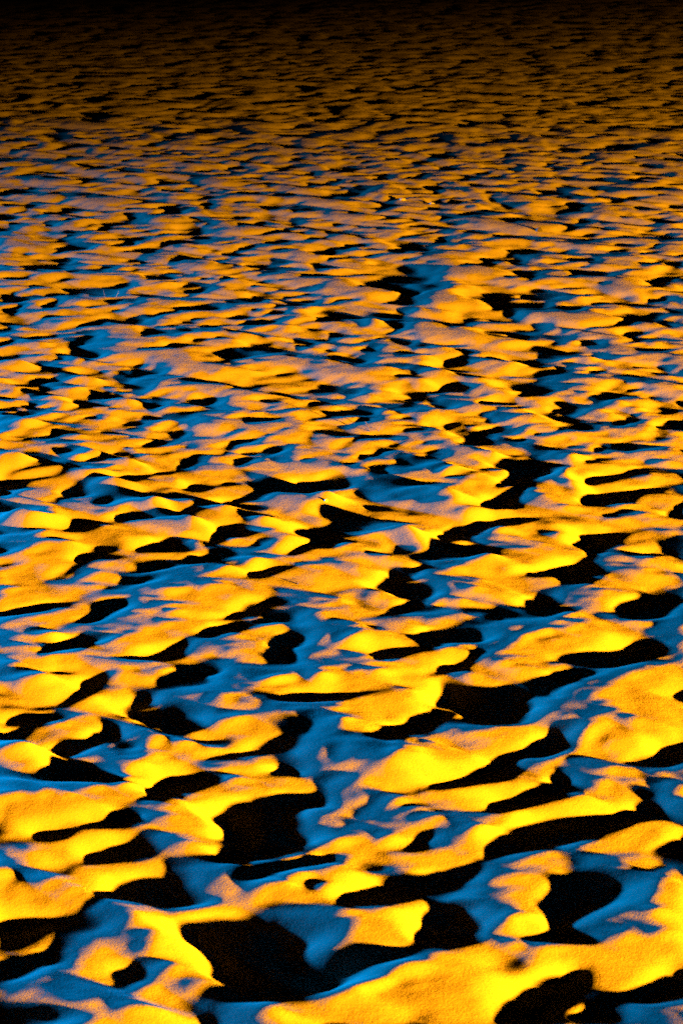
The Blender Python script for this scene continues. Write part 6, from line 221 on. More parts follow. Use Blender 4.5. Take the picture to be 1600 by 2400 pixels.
[-24,30,4,3,-1,-3,-8,-5,0,1,2,0,3,1,-2,-3,-2,-4,0,4,3,7,0,-5,-10,-3,6,7,3,4,-1,-3,-2,-2,-1,0,-2,-5,-2,17,10,-7,-6,-5,-2,-1,1,-2,-3,-2,-1,1,4,7,4,-1,-2,4,3,-1,-5,-6,5,8,7,2,-7,-18,-9,2,7,2,0,-2,0,3,2,1,4,5,-6,-12,-1,2,2,10,13,1,-7,-9,-10,-6,-1,11,12,2,-3,-2,0,-1,4,10,1,-8,-14,-14,-4,5,1,6,5,2,-4,-5,-4,-6,2,13,13,8,8,-1,-13,-9,-2,-1,3,5,8,-2,-10,-6,-6,-4,0,1,10,13,9,4,-2,-8,-6,-9,-9,-5,2,2,3,5,9,1,3,7,0,-3,-6,-4,-2,-1,-2],
[-36,39,5,8,4,-3,-12,-10,0,2,2,1,2,1,-4,-2,-4,-2,0,4,5,5,2,-4,-8,-4,5,5,4,5,-2,-5,-5,0,0,1,-6,-9,5,21,9,-11,-7,-2,1,0,-3,-3,-3,-2,1,6,5,5,-1,-5,-6,2,7,2,1,0,4,4,1,-4,-8,-11,-4,5,5,0,-4,-3,1,5,3,2,7,-3,-10,-6,5,5,5,7,7,-6,-13,-11,-4,0,6,9,5,0,1,1,-3,-2,2,15,6,-7,-22,-17,-3,6,8,5,6,1,-3,-6,-6,-9,-2,10,21,12,5,-8,-14,-3,-1,2,5,6,5,-8,-15,-6,-2,0,3,3,11,13,6,1,-5,-7,-6,-7,-10,-8,1,5,5,6,7,5,8,6,-2,-9,-9,-4,-2,1,-2],
[-37,38,5,7,7,-1,-9,-10,-2,1,1,0,1,-1,-3,-3,-3,-2,3,3,5,5,1,-3,-5,-2,4,5,2,3,-6,-7,1,-1,1,2,-7,-14,6,21,9,-7,-6,0,1,-3,-3,-3,-2,-1,3,6,7,2,-2,-7,-12,-3,8,8,4,3,3,3,-1,-7,-8,-5,3,8,-1,-8,-5,2,5,1,0,6,3,-4,-8,2,6,3,3,3,0,-9,-15,-5,3,4,5,2,-1,6,3,2,-2,-3,3,13,8,-5,-24,-18,-2,11,6,7,2,-1,-3,-4,-3,-8,-4,5,15,14,3,-6,-8,-3,4,3,1,-2,0,-7,-9,-3,-1,2,3,4,13,12,4,-6,-5,-7,-6,-4,-7,-6,-4,3,7,7,8,6,12,5,-8,-12,-8,-5,0,2,-3],
[-35,35,7,5,5,2,-6,-7,-5,-1,-1,0,-1,0,-2,-3,-4,-2,4,6,4,2,1,-3,-2,3,4,4,0,-5,-9,-2,7,-1,0,1,-7,-13,0,16,11,-2,-2,0,0,-4,-3,-1,-2,1,6,4,2,0,-3,-3,-14,-8,9,11,3,3,3,3,0,-5,-8,-1,5,5,-6,-8,0,5,3,-2,-1,3,1,-3,1,5,3,0,-3,0,-1,-9,-9,0,4,3,2,-2,3,6,3,1,-3,1,0,9,8,-2,-22,-13,2,8,5,4,1,-3,-3,-1,-2,-4,-3,2,7,4,4,2,-3,1,4,0,-7,-6,2,1,-4,-8,0,3,4,7,13,10,-2,-9,-5,-7,-4,0,-5,-5,-6,-1,9,10,8,5,10,2,-8,-12,-7,-4,-1,1,-1],
[-35,36,7,6,4,1,-4,-8,-5,-4,-1,0,0,1,-1,-5,-4,-4,5,9,4,0,-1,-3,3,6,5,2,-3,-9,-10,1,7,4,-1,-2,-5,-11,-4,9,10,5,-1,0,-1,-4,-2,0,2,4,5,0,-5,-3,1,-1,-13,-8,9,12,3,-2,2,4,2,-4,-5,-2,6,2,-9,-4,7,5,-3,-4,2,1,-6,3,5,5,1,-3,-7,-2,0,-2,-5,0,4,4,-2,-3,4,9,-1,-2,-2,1,-1,4,8,0,-13,-7,0,6,3,4,-2,-4,-1,-2,-2,-1,0,1,2,-2,-2,10,5,1,2,-8,-12,-3,9,7,-4,-11,-1,6,1,11,12,7,-7,-8,-7,-6,0,2,-6,-5,-4,1,7,12,8,2,2,-1,-7,-6,-5,-5,-2,1,0],
[-37,39,7,6,7,-2,-5,-10,-5,-3,-2,0,2,1,0,-5,-7,-3,5,8,6,0,-3,-2,5,7,6,1,-3,-7,-10,-2,2,6,3,-2,-7,-8,-6,6,7,7,2,0,-3,-2,-3,4,5,3,-2,-4,-2,-1,0,0,-10,-5,8,10,3,-5,-2,4,4,0,-5,-1,4,-1,-8,-5,10,9,-2,-8,0,0,-2,3,5,2,-1,-3,-6,-5,-1,3,-1,1,5,5,-4,-4,2,5,1,-4,-2,1,-1,0,5,6,-4,-4,-1,4,3,0,-5,-3,-1,-2,-2,0,2,1,0,-5,-4,12,13,2,-12,-7,-8,0,8,7,-2,-5,-2,1,0,13,11,5,-8,-7,-7,-6,-1,2,-4,-3,-2,4,6,9,8,-2,-5,-3,-2,-5,-2,-4,-2,1,2],
[-38,41,5,6,8,1,-9,-10,-6,-4,0,1,1,3,0,-6,-8,-3,6,7,6,2,-3,-2,4,7,6,1,-1,-4,-6,-8,-1,3,5,-2,-6,-8,-6,2,8,7,5,2,-2,-5,-5,5,7,-2,-6,-2,8,0,-5,-1,-4,-1,5,4,1,-5,-2,3,6,0,-1,-1,2,-2,-8,-8,6,13,5,-5,-7,-1,3,4,1,-2,-1,-2,-6,-8,-1,5,2,4,6,4,0,-4,-5,-1,0,-1,1,0,-2,-2,5,9,4,-2,0,2,-2,-4,-6,-4,0,0,1,-1,2,0,-3,-3,-5,9,19,1,-16,-6,2,2,-2,0,1,4,-2,-2,1,13,10,2,-5,-7,-7,-8,-4,0,2,0,0,4,4,7,5,-2,-7,-4,-1,-3,-2,-2,0,0,3],
[-35,35,5,6,10,2,-8,-13,-6,-3,0,2,1,3,0,-5,-9,-1,6,6,5,3,-2,-2,3,4,6,3,-1,-1,-4,-7,-5,1,2,-1,-6,-8,-5,-1,8,10,7,4,-2,-7,-9,3,6,-3,-5,4,12,0,-6,0,0,1,-1,-1,-4,-4,1,6,4,0,1,2,1,-1,-9,-11,-2,12,13,2,-7,-6,5,6,-1,-9,-3,1,-6,-7,-1,5,3,5,5,8,5,-4,-12,-10,-2,5,3,1,-1,-4,5,14,8,-2,-1,-4,-6,-4,-2,-3,-3,2,3,-1,-1,-1,-2,-2,-4,3,17,7,-10,-3,1,-3,-6,-5,1,7,3,0,3,12,5,1,-2,-4,-9,-12,-7,0,6,5,0,2,3,5,4,-2,-7,-4,-1,-2,0,-1,-3,2,0],
[-19,10,4,4,9,9,2,-8,-10,-6,-2,1,3,1,2,2,-6,-8,-1,7,6,4,0,-2,-1,2,5,3,2,0,0,-1,-6,-5,-3,2,-1,-7,-8,-8,2,9,12,7,5,0,-8,-12,-4,3,0,0,6,11,3,-2,0,2,-2,-6,-1,-7,-7,4,10,5,-2,0,5,4,-2,-10,-12,-7,7,14,8,-5,-6,5,7,3,-14,-8,-1,-2,-3,2,2,0,2,9,12,7,-6,-16,-17,-3,7,8,1,-1,-2,9,16,6,-5,-6,-6,-5,-2,1,-2,-2,0,3,-2,-5,1,0,-1,-2,1,12,11,1,-6,-9,-7,-3,-2,-1,6,7,3,1,8,3,2,3,-4,-9,-14,-7,1,4,5,2,1,4,2,3,-1,-5,-5,-1,2,-1,-5,-1,1,1,2],
[-7,-4,1,6,9,6,0,-6,-7,-2,-1,2,2,2,3,1,-6,-6,-1,7,5,0,-4,0,2,3,3,1,2,0,-1,-1,-3,-4,-4,1,1,-9,-11,-5,4,9,12,8,5,2,-9,-13,-9,-1,-1,3,8,11,8,1,2,2,-8,-13,1,-4,-6,6,11,3,-3,-2,7,8,-2,-11,-14,-7,1,9,11,-1,-4,5,11,4,-11,-17,-4,2,1,6,-1,-6,2,14,13,8,-10,-21,-17,-4,7,10,5,-2,0,15,15,-1,-10,-7,-2,-5,-1,0,3,0,-3,-1,-5,-3,4,2,-2,0,5,4,9,7,-6,-15,-6,0,-1,1,4,6,3,-1,2,5,5,4,-2,-8,-15,-6,0,3,5,1,1,4,3,2,-1,-4,-4,-1,0,-2,-5,1,2,0,2],
[5,-16,-2,8,8,4,-3,-5,-2,-1,1,2,3,2,3,1,-3,-7,-2,5,3,-4,-5,2,5,4,0,4,0,-1,-2,-3,-1,-2,-3,2,-1,-10,-10,0,4,8,12,8,4,1,-10,-14,-8,-3,-2,1,8,14,12,3,4,-2,-12,-21,2,5,3,6,6,-1,-5,-3,7,11,1,-12,-11,-10,-2,1,11,4,-1,5,11,8,-12,-18,-6,3,5,7,-5,-8,5,19,13,3,-15,-23,-15,-4,7,15,4,-3,5,15,10,-6,-11,-3,-4,-2,0,3,1,1,-5,-7,-4,3,8,-4,-3,6,7,-2,4,7,-3,-10,-6,1,-2,3,2,2,2,-1,0,8,6,0,0,-6,-15,-6,1,4,5,0,-1,4,4,1,1,-2,-5,-5,-2,-4,-1,4,4,0,2],
[12,-22,-1,7,8,2,-5,-4,-1,1,1,2,3,3,2,2,-2,-5,-6,0,1,-5,-2,5,7,3,2,1,0,-3,0,-4,-1,-4,0,0,-1,-7,-6,2,4,8,11,6,4,-3,-13,-12,-6,-2,-6,2,10,13,12,8,2,-7,-18,-18,5,15,9,1,-3,-5,-1,-3,3,12,5,-8,-10,-10,-7,-2,6,7,2,6,9,6,-8,-14,-6,3,7,3,-7,-6,12,20,10,-3,-21,-26,-10,-1,11,20,0,-5,2,12,8,-6,-8,-4,-2,0,5,2,-3,-3,-6,-6,2,10,-1,-11,-1,14,9,-4,-2,5,0,-6,-4,1,-1,1,0,-3,4,3,-2,9,5,-4,-2,-1,-13,-4,0,3,4,3,-2,1,4,0,3,0,-7,-7,-5,-3,2,6,6,2,3],
[9,-14,-1,7,5,-2,-4,-3,0,1,1,2,3,2,2,1,-1,-6,-5,-5,-1,-4,0,8,11,5,-1,0,-4,-2,1,0,-4,-7,-2,1,1,-5,-3,5,6,7,9,3,3,-8,-14,-9,-2,-4,-7,0,14,13,8,11,2,-13,-21,-11,15,21,4,-6,-12,-5,6,0,-1,11,6,-5,-8,-12,-8,-3,2,5,5,8,5,3,-3,-7,-5,2,6,0,-7,-1,18,17,5,-9,-30,-22,-5,2,16,24,-3,-11,-3,10,9,-5,-7,-1,2,2,4,-4,-6,-5,-3,1,12,2,-13,-14,3,19,16,-2,-9,-1,3,0,-6,0,1,1,-3,-3,6,1,-3,9,4,-4,-1,-3,-8,-3,-2,1,6,6,-2,-2,1,-2,5,2,-9,-7,-4,-1,1,7,7,4,5],
[-1,1,1,4,1,-2,-3,-2,0,0,2,2,1,-1,2,2,-3,-3,-5,-8,-2,-3,3,11,13,6,-2,-6,-4,-1,3,3,-8,-9,-3,2,1,-4,0,8,9,5,6,0,-3,-10,-11,-3,1,-5,-12,2,13,12,7,9,4,-14,-19,-4,19,17,3,-9,-16,-3,9,1,-2,8,5,-5,-8,-11,-6,-1,-2,3,6,8,6,-2,-2,0,0,0,2,-1,-6,6,20,12,0,-19,-32,-16,-2,5,21,23,-7,-13,-4,11,11,-7,-4,5,1,-3,-1,-7,-7,-1,4,10,12,-8,-20,-13,0,13,25,9,-9,-10,5,3,-7,-3,1,3,-1,-4,5,1,-4,6,3,1,0,-7,-8,-2,0,3,6,5,-2,-4,-2,0,4,2,-5,-8,-3,-2,1,5,8,8,5],
[-10,12,2,0,0,0,0,-1,-1,1,0,2,-4,-3,1,4,-3,-2,-3,-7,-2,0,5,9,12,7,-5,-9,-3,3,6,1,-11,-12,-1,5,-1,-5,2,11,10,7,-1,-6,-7,-9,-4,2,1,-7,-9,1,8,12,13,3,-3,-8,-11,-2,8,10,8,-3,-7,-3,5,-5,1,8,-1,-8,-9,-7,-1,-2,-1,4,7,8,4,-3,-2,3,0,0,-1,-4,1,12,17,7,-7,-29,-27,-9,0,5,21,22,-6,-11,-2,11,10,-6,1,3,-10,-5,1,-7,-4,6,8,10,6,-10,-19,-13,-4,3,21,20,3,-12,-1,5,-6,-4,0,4,-2,-1,2,2,-3,0,6,4,-4,-9,-7,0,5,4,5,1,-6,-5,2,3,3,2,-4,-5,-7,-3,-1,6,9,9,5],
[-18,21,2,-3,-2,4,3,-2,0,2,0,-4,-6,-4,1,4,-2,-2,2,-2,-2,2,3,5,8,4,-5,-7,1,5,7,0,-12,-15,1,5,-2,-3,3,14,9,2,-6,-9,-8,-3,0,1,-1,-3,-3,1,3,13,14,-1,-10,-8,-4,-1,-2,0,14,8,2,1,-3,-5,2,2,-6,-10,-8,-2,0,-4,0,9,9,8,4,-5,-1,1,1,-1,-3,-3,5,15,14,0,-16,-33,-18,-4,0,6,18,20,-1,-9,0,14,5,-6,3,-5,-12,-2,1,-5,1,10,8,4,4,-10,-19,-9,-6,-3,10,25,15,-8,-6,3,-1,-4,-3,1,0,-2,6,2,-8,1,6,3,-6,-7,-3,1,5,4,1,-2,-8,0,7,3,-2,2,-2,-6,-5,-3,-2,5,8,9,4],
[-19,16,6,1,-2,-2,2,3,0,1,2,-1,-6,-8,-1,2,0,-2,1,5,3,0,1,0,-1,1,3,-2,2,3,1,4,3,-10,-14,-3,3,-1,3,6,13,4,-4,-12,-7,-4,2,-1,0,-1,-2,3,4,4,13,8,-6,-16,-7,0,1,-8,-6,11,20,9,5,-4,-7,1,-3,-10,-12,-4,-1,-2,-3,0,13,12,9,3,-4,-4,2,0,1,-3,-3,7,13,10,-9,-25,-24,-10,0,0,4,14,19,2,-8,4,14,5,-6,-2,-9,-8,0,-1,-4,5,9,5,4,1,-10,-16,-8,-5,-5,7,23,19,-6,-5,2,3,-5,-6,-1,-1,1,8,0,-10,1,5,1,-4,-3,1,-1,2,0,-3,-1,0,6,3,-4,-1,1,-4,-5,1,1,0,1,4,6,3,-3],
[-16,12,6,2,-2,-3,1,1,2,3,1,-4,-6,-4,3,0,-1,-3,0,7,6,2,-1,-3,-5,-3,5,5,7,2,-5,-2,2,-3,-13,-5,1,5,6,7,9,2,-10,-14,-4,0,1,0,-2,1,1,7,6,4,9,-2,-10,-12,-1,5,-5,-12,-8,8,21,19,6,-4,-6,-3,-4,-10,-12,-4,-2,-4,-3,5,14,11,8,4,-3,-4,-1,2,2,1,-2,5,10,0,-18,-22,-13,-2,5,0,-1,5,18,6,-4,0,13,10,-2,-4,-10,-12,-2,-2,-1,6,7,3,3,1,-8,-13,-8,-5,-4,7,22,13,-3,-1,3,1,-4,-7,-1,-1,3,6,-4,-8,0,3,2,1,0,-1,-1,-2,-5,-3,7,9,2,-6,-9,0,4,-6,-4,5,9,3,-1,-2,-1,0,-2],
[-9,7,4,-1,-3,-2,1,2,2,4,0,-5,-4,1,1,-1,-2,0,-1,6,8,-1,-1,-5,-7,1,9,8,6,1,-7,-8,-7,-2,-7,-2,3,7,8,6,7,2,-12,-15,-3,1,-1,0,0,2,8,11,3,-2,-2,-7,-6,2,4,-1,-11,-16,-5,9,20,18,10,-1,-5,-8,-7,-7,-9,-6,-5,-3,-1,9,13,5,8,4,-1,-3,-2,0,5,1,2,4,5,-6,-20,-16,-7,7,7,-3,-9,-2,18,12,-1,-5,8,15,6,-2,-12,-20,-6,-1,4,7,4,4,3,-3,-7,-9,-8,-6,-2,9,20,6,-1,3,4,-2,-8,-1,0,0,1,2,-4,-5,-1,2,5,1,1,-2,-3,-1,-6,-2,14,8,-4,-8,-11,-3,4,-2,-2,7,13,8,-2,-9,-6,0,-3],
[0,2,0,-4,-6,-3,3,6,5,2,-2,-4,0,0,-2,-3,1,4,0,6,6,-5,-7,-5,1,7,11,6,4,2,-9,-12,-16,-8,-2,4,7,8,5,8,7,1,-10,-14,-5,-1,0,-1,5,9,9,6,-4,-9,-3,-3,3,9,-3,-9,-16,-12,0,16,15,14,12,1,-4,-10,-12,-7,-5,-7,-5,-3,1,10,13,3,3,3,1,0,-1,-1,2,3,0,6,4,-6,-19,-12,0,8,3,-5,-9,-3,11,12,3,-4,1,17,12,0,-11,-24,-11,6,6,4,2,6,3,-6,-10,-6,-7,-5,1,15,13,2,-3,3,3,-5,-5,0,4,0,-1,-1,-2,-2,0,3,2,-1,1,-1,0,-3,-1,2,7,1,-4,-3,-9,-9,-1,4,3,7,12,10,-1,-11,-7,-3,-2],
[8,-5,-1,-8,-7,-2,5,7,6,2,-4,-1,2,-3,-3,-2,4,3,3,6,2,-10,-12,2,8,12,9,5,3,0,-9,-17,-21,-9,-2,7,8,6,5,8,9,1,-7,-11,-7,-3,-1,4,15,8,0,-5,-7,-3,1,0,11,9,-16,-18,-11,-6,6,22,9,9,13,1,-3,-12,-16,-10,-2,-4,-5,-2,1,10,14,7,-3,-3,3,3,-1,1,1,0,2,4,3,-4,-14,-8,3,4,-3,-3,-3,-3,2,5,9,4,-5,9,15,2,-5,-20,-9,4,6,0,1,4,3,-6,-11,-6,-4,-3,6,16,8,-2,-8,1,2,-2,-2,1,2,3,-1,-2,-2,0,-1,3,-1,-2,4,2,0,-1,1,0,0,-2,0,0,-8,-12,-5,9,7,4,9,9,1,-10,-8,-3,-1],
[10,-7,-3,-10,-4,-1,5,7,5,1,-2,0,1,-1,-1,1,2,0,-1,4,1,-10,-8,6,13,13,9,3,-1,-3,-9,-19,-20,-11,-2,5,7,6,8,7,7,0,-3,-6,-8,-4,3,14,13,-4,-9,-6,0,2,0,5,16,3,-26,-25,-5,1,15,22,2,7,11,3,-4,-13,-21,-11,-1,-1,-2,-2,3,8,16,9,-6,-7,2,4,1,-1,4,1,0,3,0,-3,-5,-5,-3,-2,-1,-2,4,2,-10,1,19,7,-12,1,7,7,1,-9,-8,4,3,-3,-2,1,2,-2,-10,-6,-1,2,7,13,1,-7,-9,3,3,2,0,-1,2,1,0,-1,-2,0,-1,-1,-2,2,5,4,-1,-1,1,0,-5,-1,4,1,-8,-12,-6,11,6,3,5,6,0,-7,-6,-1,1],
[6,-4,-4,-9,-2,2,2,5,4,1,-1,2,3,1,4,0,-4,-5,-7,1,5,-4,-3,8,15,14,9,0,-8,-12,-10,-14,-11,-9,-5,1,4,7,10,8,2,-2,0,-1,-5,-1,9,12,0,-12,-3,-1,2,1,2,12,14,-11,-30,-20,1,10,17,15,-3,1,15,3,-4,-17,-21,-9,1,2,-2,-3,4,13,15,3,-7,-5,1,3,-1,1,4,4,1,1,-2,-4,-1,-4,-7,-3,1,3,5,2,-12,6,20,0,-16,-2,1,5,4,-1,-2,4,3,-2,-6,-2,-1,-1,-6,-2,1,5,5,5,-5,-11,0,9,3,0,-1,-2,3,0,-2,-2,0,0,0,-3,-3,4,6,4,-2,-1,0,-1,-2,0,4,2,-8,-8,-4,3,3,5,4,2,-2,-5,-1,4,4],
[1,-2,-3,-5,-1,2,0,3,4,3,-1,2,6,6,3,-6,-10,-9,-7,1,9,2,1,10,13,15,9,-5,-17,-21,-10,-6,1,-1,-10,-5,0,9,11,6,2,-3,0,0,1,4,8,2,-6,-8,1,0,2,1,9,14,1,-25,-25,-7,13,15,10,1,-2,-2,10,6,-2,-18,-18,-5,1,6,-3,-5,5,17,11,-2,-8,-3,2,0,0,1,5,4,2,-1,-2,-3,-4,-1,-5,-1,3,4,1,-2,-4,12,13,-6,-17,-7,2,2,4,2,3,5,6,-1,-6,-6,-2,-3,-2,-1,3,6,3,-3,-8,-4,11,6,-2,-2,-4,-2,5,2,-4,-2,1,-2,1,-2,-4,4,6,2,-3,3,1,-4,0,3,3,-2,-3,-4,-4,-5,1,7,2,1,-6,-1,4,8,6],
[-4,3,-2,-2,-2,2,0,-2,1,4,4,2,4,6,8,-2,-15,-12,-8,-4,5,10,3,4,13,11,12,8,-10,-23,-21,-10,-2,11,5,-12,-9,-3,10,11,2,2,1,-1,-4,1,7,6,1,-3,-3,-3,-1,4,5,7,10,-12,-29,-11,8,19,11,-1,-7,-1,3,-1,1,3,-10,-13,-6,3,8,-8,-4,10,19,4,-7,-7,-3,1,2,0,1,5,5,1,-3,-2,-3,-4,1,0,1,5,-1,-5,-1,11,9,5,-10,-18,-10,0,6,3,3,6,6,4,1,-5,-4,-5,-3,-2,1,4,4,1,-7,-5,6,12,0,-6,-3,-5,-1,4,4,-2,-2,0,-3,-1,1,-2,1,4,2,-2,5,3,-4,0,2,0,-3,2,-1,-5,-7,-1,4,2,-1,-4,0,5,12,8,0],
[-9,6,-1,0,0,0,2,-3,0,1,6,6,6,4,1,-6,-13,-10,-9,1,6,8,3,5,12,12,9,4,-9,-20,-19,-13,-4,18,9,-12,-11,-2,10,8,0,1,4,-1,-11,-2,5,10,5,2,-1,-2,-1,0,2,4,3,-12,-18,2,13,13,1,-5,-12,3,7,-4,-10,2,3,-6,-7,2,2,-7,3,16,12,-2,-9,-7,-1,0,4,2,0,5,4,0,-5,-2,-1,-2,0,3,3,2,-4,-4,7,10,4,3,-12,-17,-9,-4,3,8,9,4,1,2,0,-2,-3,-3,-3,-1,1,6,1,-3,-2,0,5,5,-3,-3,-1,-3,-1,3,2,-2,-2,0,-3,-1,-1,0,3,6,-1,-3,5,7,-1,-3,-2,-4,-3,5,3,-3,-8,-4,0,2,0,-2,2,6,11,7,0],
[-12,9,-3,2,1,1,2,-2,-3,0,6,9,7,-1,-4,-4,-9,-8,-6,-1,6,6,1,5,12,11,9,1,-6,-17,-19,-13,0,18,7,-11,-12,2,8,5,-1,3,3,-3,-13,-6,3,11,9,6,0,0,0,-3,1,1,-3,-5,-4,8,7,3,-3,-7,-8,1,5,-6,-11,1,9,0,-6,-2,-2,-1,10,15,4,-8,-9,-4,1,2,5,1,1,3,2,0,-6,-1,0,0,0,3,1,-1,-3,4,9,4,1,1,-9,-15,-8,-6,-1,9,14,2,-2,-1,-1,-3,-2,1,-1,-1,3,5,-1,0,0,2,-1,-4,0,3,2,-3,0,2,-1,-4,-4,0,-1,-2,0,2,6,6,-1,-2,4,6,-2,-5,-4,-5,-2,5,5,-1,-6,-6,-2,0,0,1,4,7,9,4,0],
[-12,7,-2,2,4,1,0,-3,-2,0,7,6,9,-4,-4,-3,-6,-8,-5,1,4,5,1,2,10,13,6,0,-6,-15,-16,-8,9,13,0,-13,-10,6,6,1,-1,4,4,-4,-12,-7,-3,7,13,8,5,1,2,1,-7,-8,0,6,7,3,0,-5,-1,-4,-8,-1,-3,-9,-3,4,10,2,-6,-5,-1,7,12,8,-2,-11,-9,2,4,4,3,1,-1,0,3,0,-4,-2,0,2,0,0,-1,-1,3,9,4,-1,0,2,-6,-12,-8,-6,-4,10,12,-3,-2,0,-2,-2,0,0,0,0,6,5,-1,0,1,1,-8,-7,6,7,0,-1,0,4,-1,-13,-4,1,-2,0,2,7,8,4,-3,-1,3,3,-4,-5,-3,-2,-3,1,5,3,-3,-5,-3,-5,-1,4,6,7,7,3,-2],
[-15,10,-2,4,5,-3,-3,-1,0,3,4,7,7,-1,-4,-5,-11,-6,0,2,1,8,2,0,5,10,5,-3,-5,-11,-6,0,8,6,-6,-16,-4,7,3,-2,2,4,3,-1,-9,-8,-5,4,11,9,8,7,1,-4,-15,-15,8,18,8,1,-6,-4,-1,-4,-10,-6,-6,-6,2,10,9,-1,-8,-3,6,10,7,1,-8,-10,-3,5,6,6,1,-3,-3,-1,5,1,-2,-3,-1,0,-1,2,0,2,7,5,1,-4,1,2,-4,-10,-7,-6,-2,7,9,-9,-4,6,0,-1,1,-2,-2,6,9,3,-4,-2,-1,-1,-6,-3,6,2,0,2,3,4,-5,-13,-1,1,-7,1,8,12,6,2,-6,-4,-2,2,1,1,-2,-4,-4,-4,4,6,3,-2,-5,-8,-5,5,6,7,6,4,-1],
[-21,16,2,3,0,-3,-4,2,3,4,1,5,9,2,-6,-10,-13,-2,4,1,1,7,3,-2,1,6,4,-2,-5,-4,3,5,4,-2,-12,-15,3,6,0,1,-1,5,2,-1,-4,-5,-6,1,7,11,13,7,-4,-10,-21,-13,15,20,10,-3,-3,-4,0,-7,-15,-8,-5,1,7,9,7,-6,-7,5,10,7,-1,-3,-11,-6,0,8,7,7,-1,-6,-3,0,4,3,-3,-4,-1,-2,-1,5,3,5,7,1,-1,-4,-1,0,-7,-6,-5,-5,0,7,8,-10,-6,6,3,0,-3,-2,5,9,6,0,-6,-6,-3,-1,0,2,2,-3,0,2,5,4,-5,-8,2,-4,-10,3,10,14,7,-1,-8,-8,-6,2,9,6,-4,-5,-7,-5,3,10,3,-1,-2,-8,-6,0,4,6,8,4,2],
[-24,20,2,0,-1,-2,-1,4,5,1,1,2,11,1,-7,-13,-7,-1,5,-1,1,4,1,-1,-3,3,4,2,-2,1,10,4,-1,-11,-14,-9,7,3,1,2,-1,2,2,0,-2,-1,-8,-2,10,14,14,2,-12,-17,-19,-2,19,16,3,-3,-3,2,2,-9,-20,-8,1,4,8,8,2,-8,-2,11,11,0,-6,-6,-9,-4,4,6,8,4,0,-4,-2,1,0,2,-3,-3,-2,-1,-1,8,7,5,3,0,-3,-1,-3,-8,-9,-2,-4,-2,1,8,8,-4,-5,2,0,-2,-2,3,10,9,1,-5,-9,-8,-3,2,2,5,0,-2,-2,1,3,5,-1,-3,-1,-9,-9,4,8,16,10,-2,-9,-11,-7,4,9,4,-1,-3,-8,-4,5,6,-1,-2,4,0,-8,-5,0,3,8,7,5],
[-23,20,-2,-1,0,1,3,3,4,1,-1,4,10,-2,-8,-9,-5,0,2,-1,0,1,2,-1,-3,0,4,5,3,9,6,-1,-9,-15,-12,1,6,3,1,2,-1,1,1,2,-1,0,-10,1,15,16,8,-6,-22,-20,-7,13,20,5,-8,-4,1,4,4,-6,-19,-7,1,5,9,7,-2,-5,0,11,9,-3,-6,-6,-8,-1,3,6,4,2,1,0,-2,-4,1,2,-1,-3,-2,0,3,11,7,0,0,0,-1,-1,-4,-14,-11,-1,-1,1,0,6,10,0,1,1,-7,-4,4,8,8,3,-2,-6,-11,-9,1,6,2,1,1,2,1,-3,0,4,0,-4,-4,-5,-4,0,6,15,13,0,-10,-10,-6,3,3,0,5,1,-5,-1,2,0,-7,0,7,6,-3,-9,-6,0,8,8,4],
[-16,12,-1,-2,-1,1,2,5,3,2,1,0,7,6,-5,-7,-5,-5,-2,2,-3,1,3,2,-1,-3,0,4,5,8,9,0,-7,-14,-15,-5,7,6,4,0,0,1,-1,0,2,4,-2,-8,3,18,14,2,-10,-31,-18,5,19,16,-4,-9,-6,1,5,7,-4,-15,-6,-1,5,12,7,-4,-3,3,6,3,-2,-1,-4,-8,-1,2,4,1,0,1,2,-5,-5,2,4,2,-1,-3,3,7,10,2,-2,-1,0,-1,1,-5,-18,-13,0,3,0,0,2,11,4,7,1,-8,-5,8,9,1,-3,-5,-3,-9,-5,4,5,0,-1,1,6,4,-3,-4,-3,-2,-4,-3,2,3,-2,0,13,10,2,-6,-7,-5,-3,-2,2,7,6,-1,0,-2,-8,-8,-1,13,10,-2,-10,-8,-2,5,5,6,0],
[-14,9,-1,1,-2,-1,2,6,3,2,2,3,6,0,-8,-4,-4,-4,1,-1,-2,2,6,0,-1,-2,1,3,7,8,4,-8,-12,-13,-8,1,9,7,2,-1,1,-1,-2,1,4,4,0,-6,5,15,10,0,-13,-31,-16,7,20,11,-4,-10,-5,-2,6,8,-1,-13,-6,-1,5,16,9,-5,-2,4,0,-2,2,3,-2,-8,-4,1,0,0,-2,1,1,-3,-6,2,6,5,3,1,4,6,2,-1,-2,0,1,-1,1,-4,-19,-15,3,1,-1,-2,2,10,8,12,4,-8,-3,7,5,-3,-8,-5,-2,-5,-2,3,3,1,0,3,5,5,-2,-8,-8,-4,-2,0,8,7,-3,-3,4,8,4,1,-5,-8,-7,-2,4,10,7,1,-1,-7,-11,-7,2,15,10,-2,-10,-5,-3,-1,1,5,2],
[-13,7,3,1,-1,-5,-1,5,7,2,4,5,2,-6,-8,-3,-3,0,3,0,-2,3,4,0,-2,-2,4,6,5,4,-5,-16,-8,-6,-2,5,10,5,-2,-1,0,-2,-3,3,7,6,2,-4,3,10,3,-1,-13,-27,-11,10,16,9,-7,-8,-4,-4,2,12,0,-14,-5,0,11,16,10,-3,-3,-2,-1,-3,5,6,-3,-6,-7,-1,-3,-4,-2,-1,3,0,-4,1,7,9,6,5,2,-1,-5,-2,1,3,3,-2,1,-3,-19,-16,1,0,-3,-2,5,11,8,16,6,-6,-3,3,0,-3,-8,-5,-2,-5,-2,2,1,2,4,7,4,3,-2,-8,-10,-6,0,6,8,4,-1,-4,-1,4,7,5,-5,-11,-5,0,5,8,6,1,-3,-8,-8,-4,2,14,8,-2,-9,-3,-3,-5,-2,3,2],
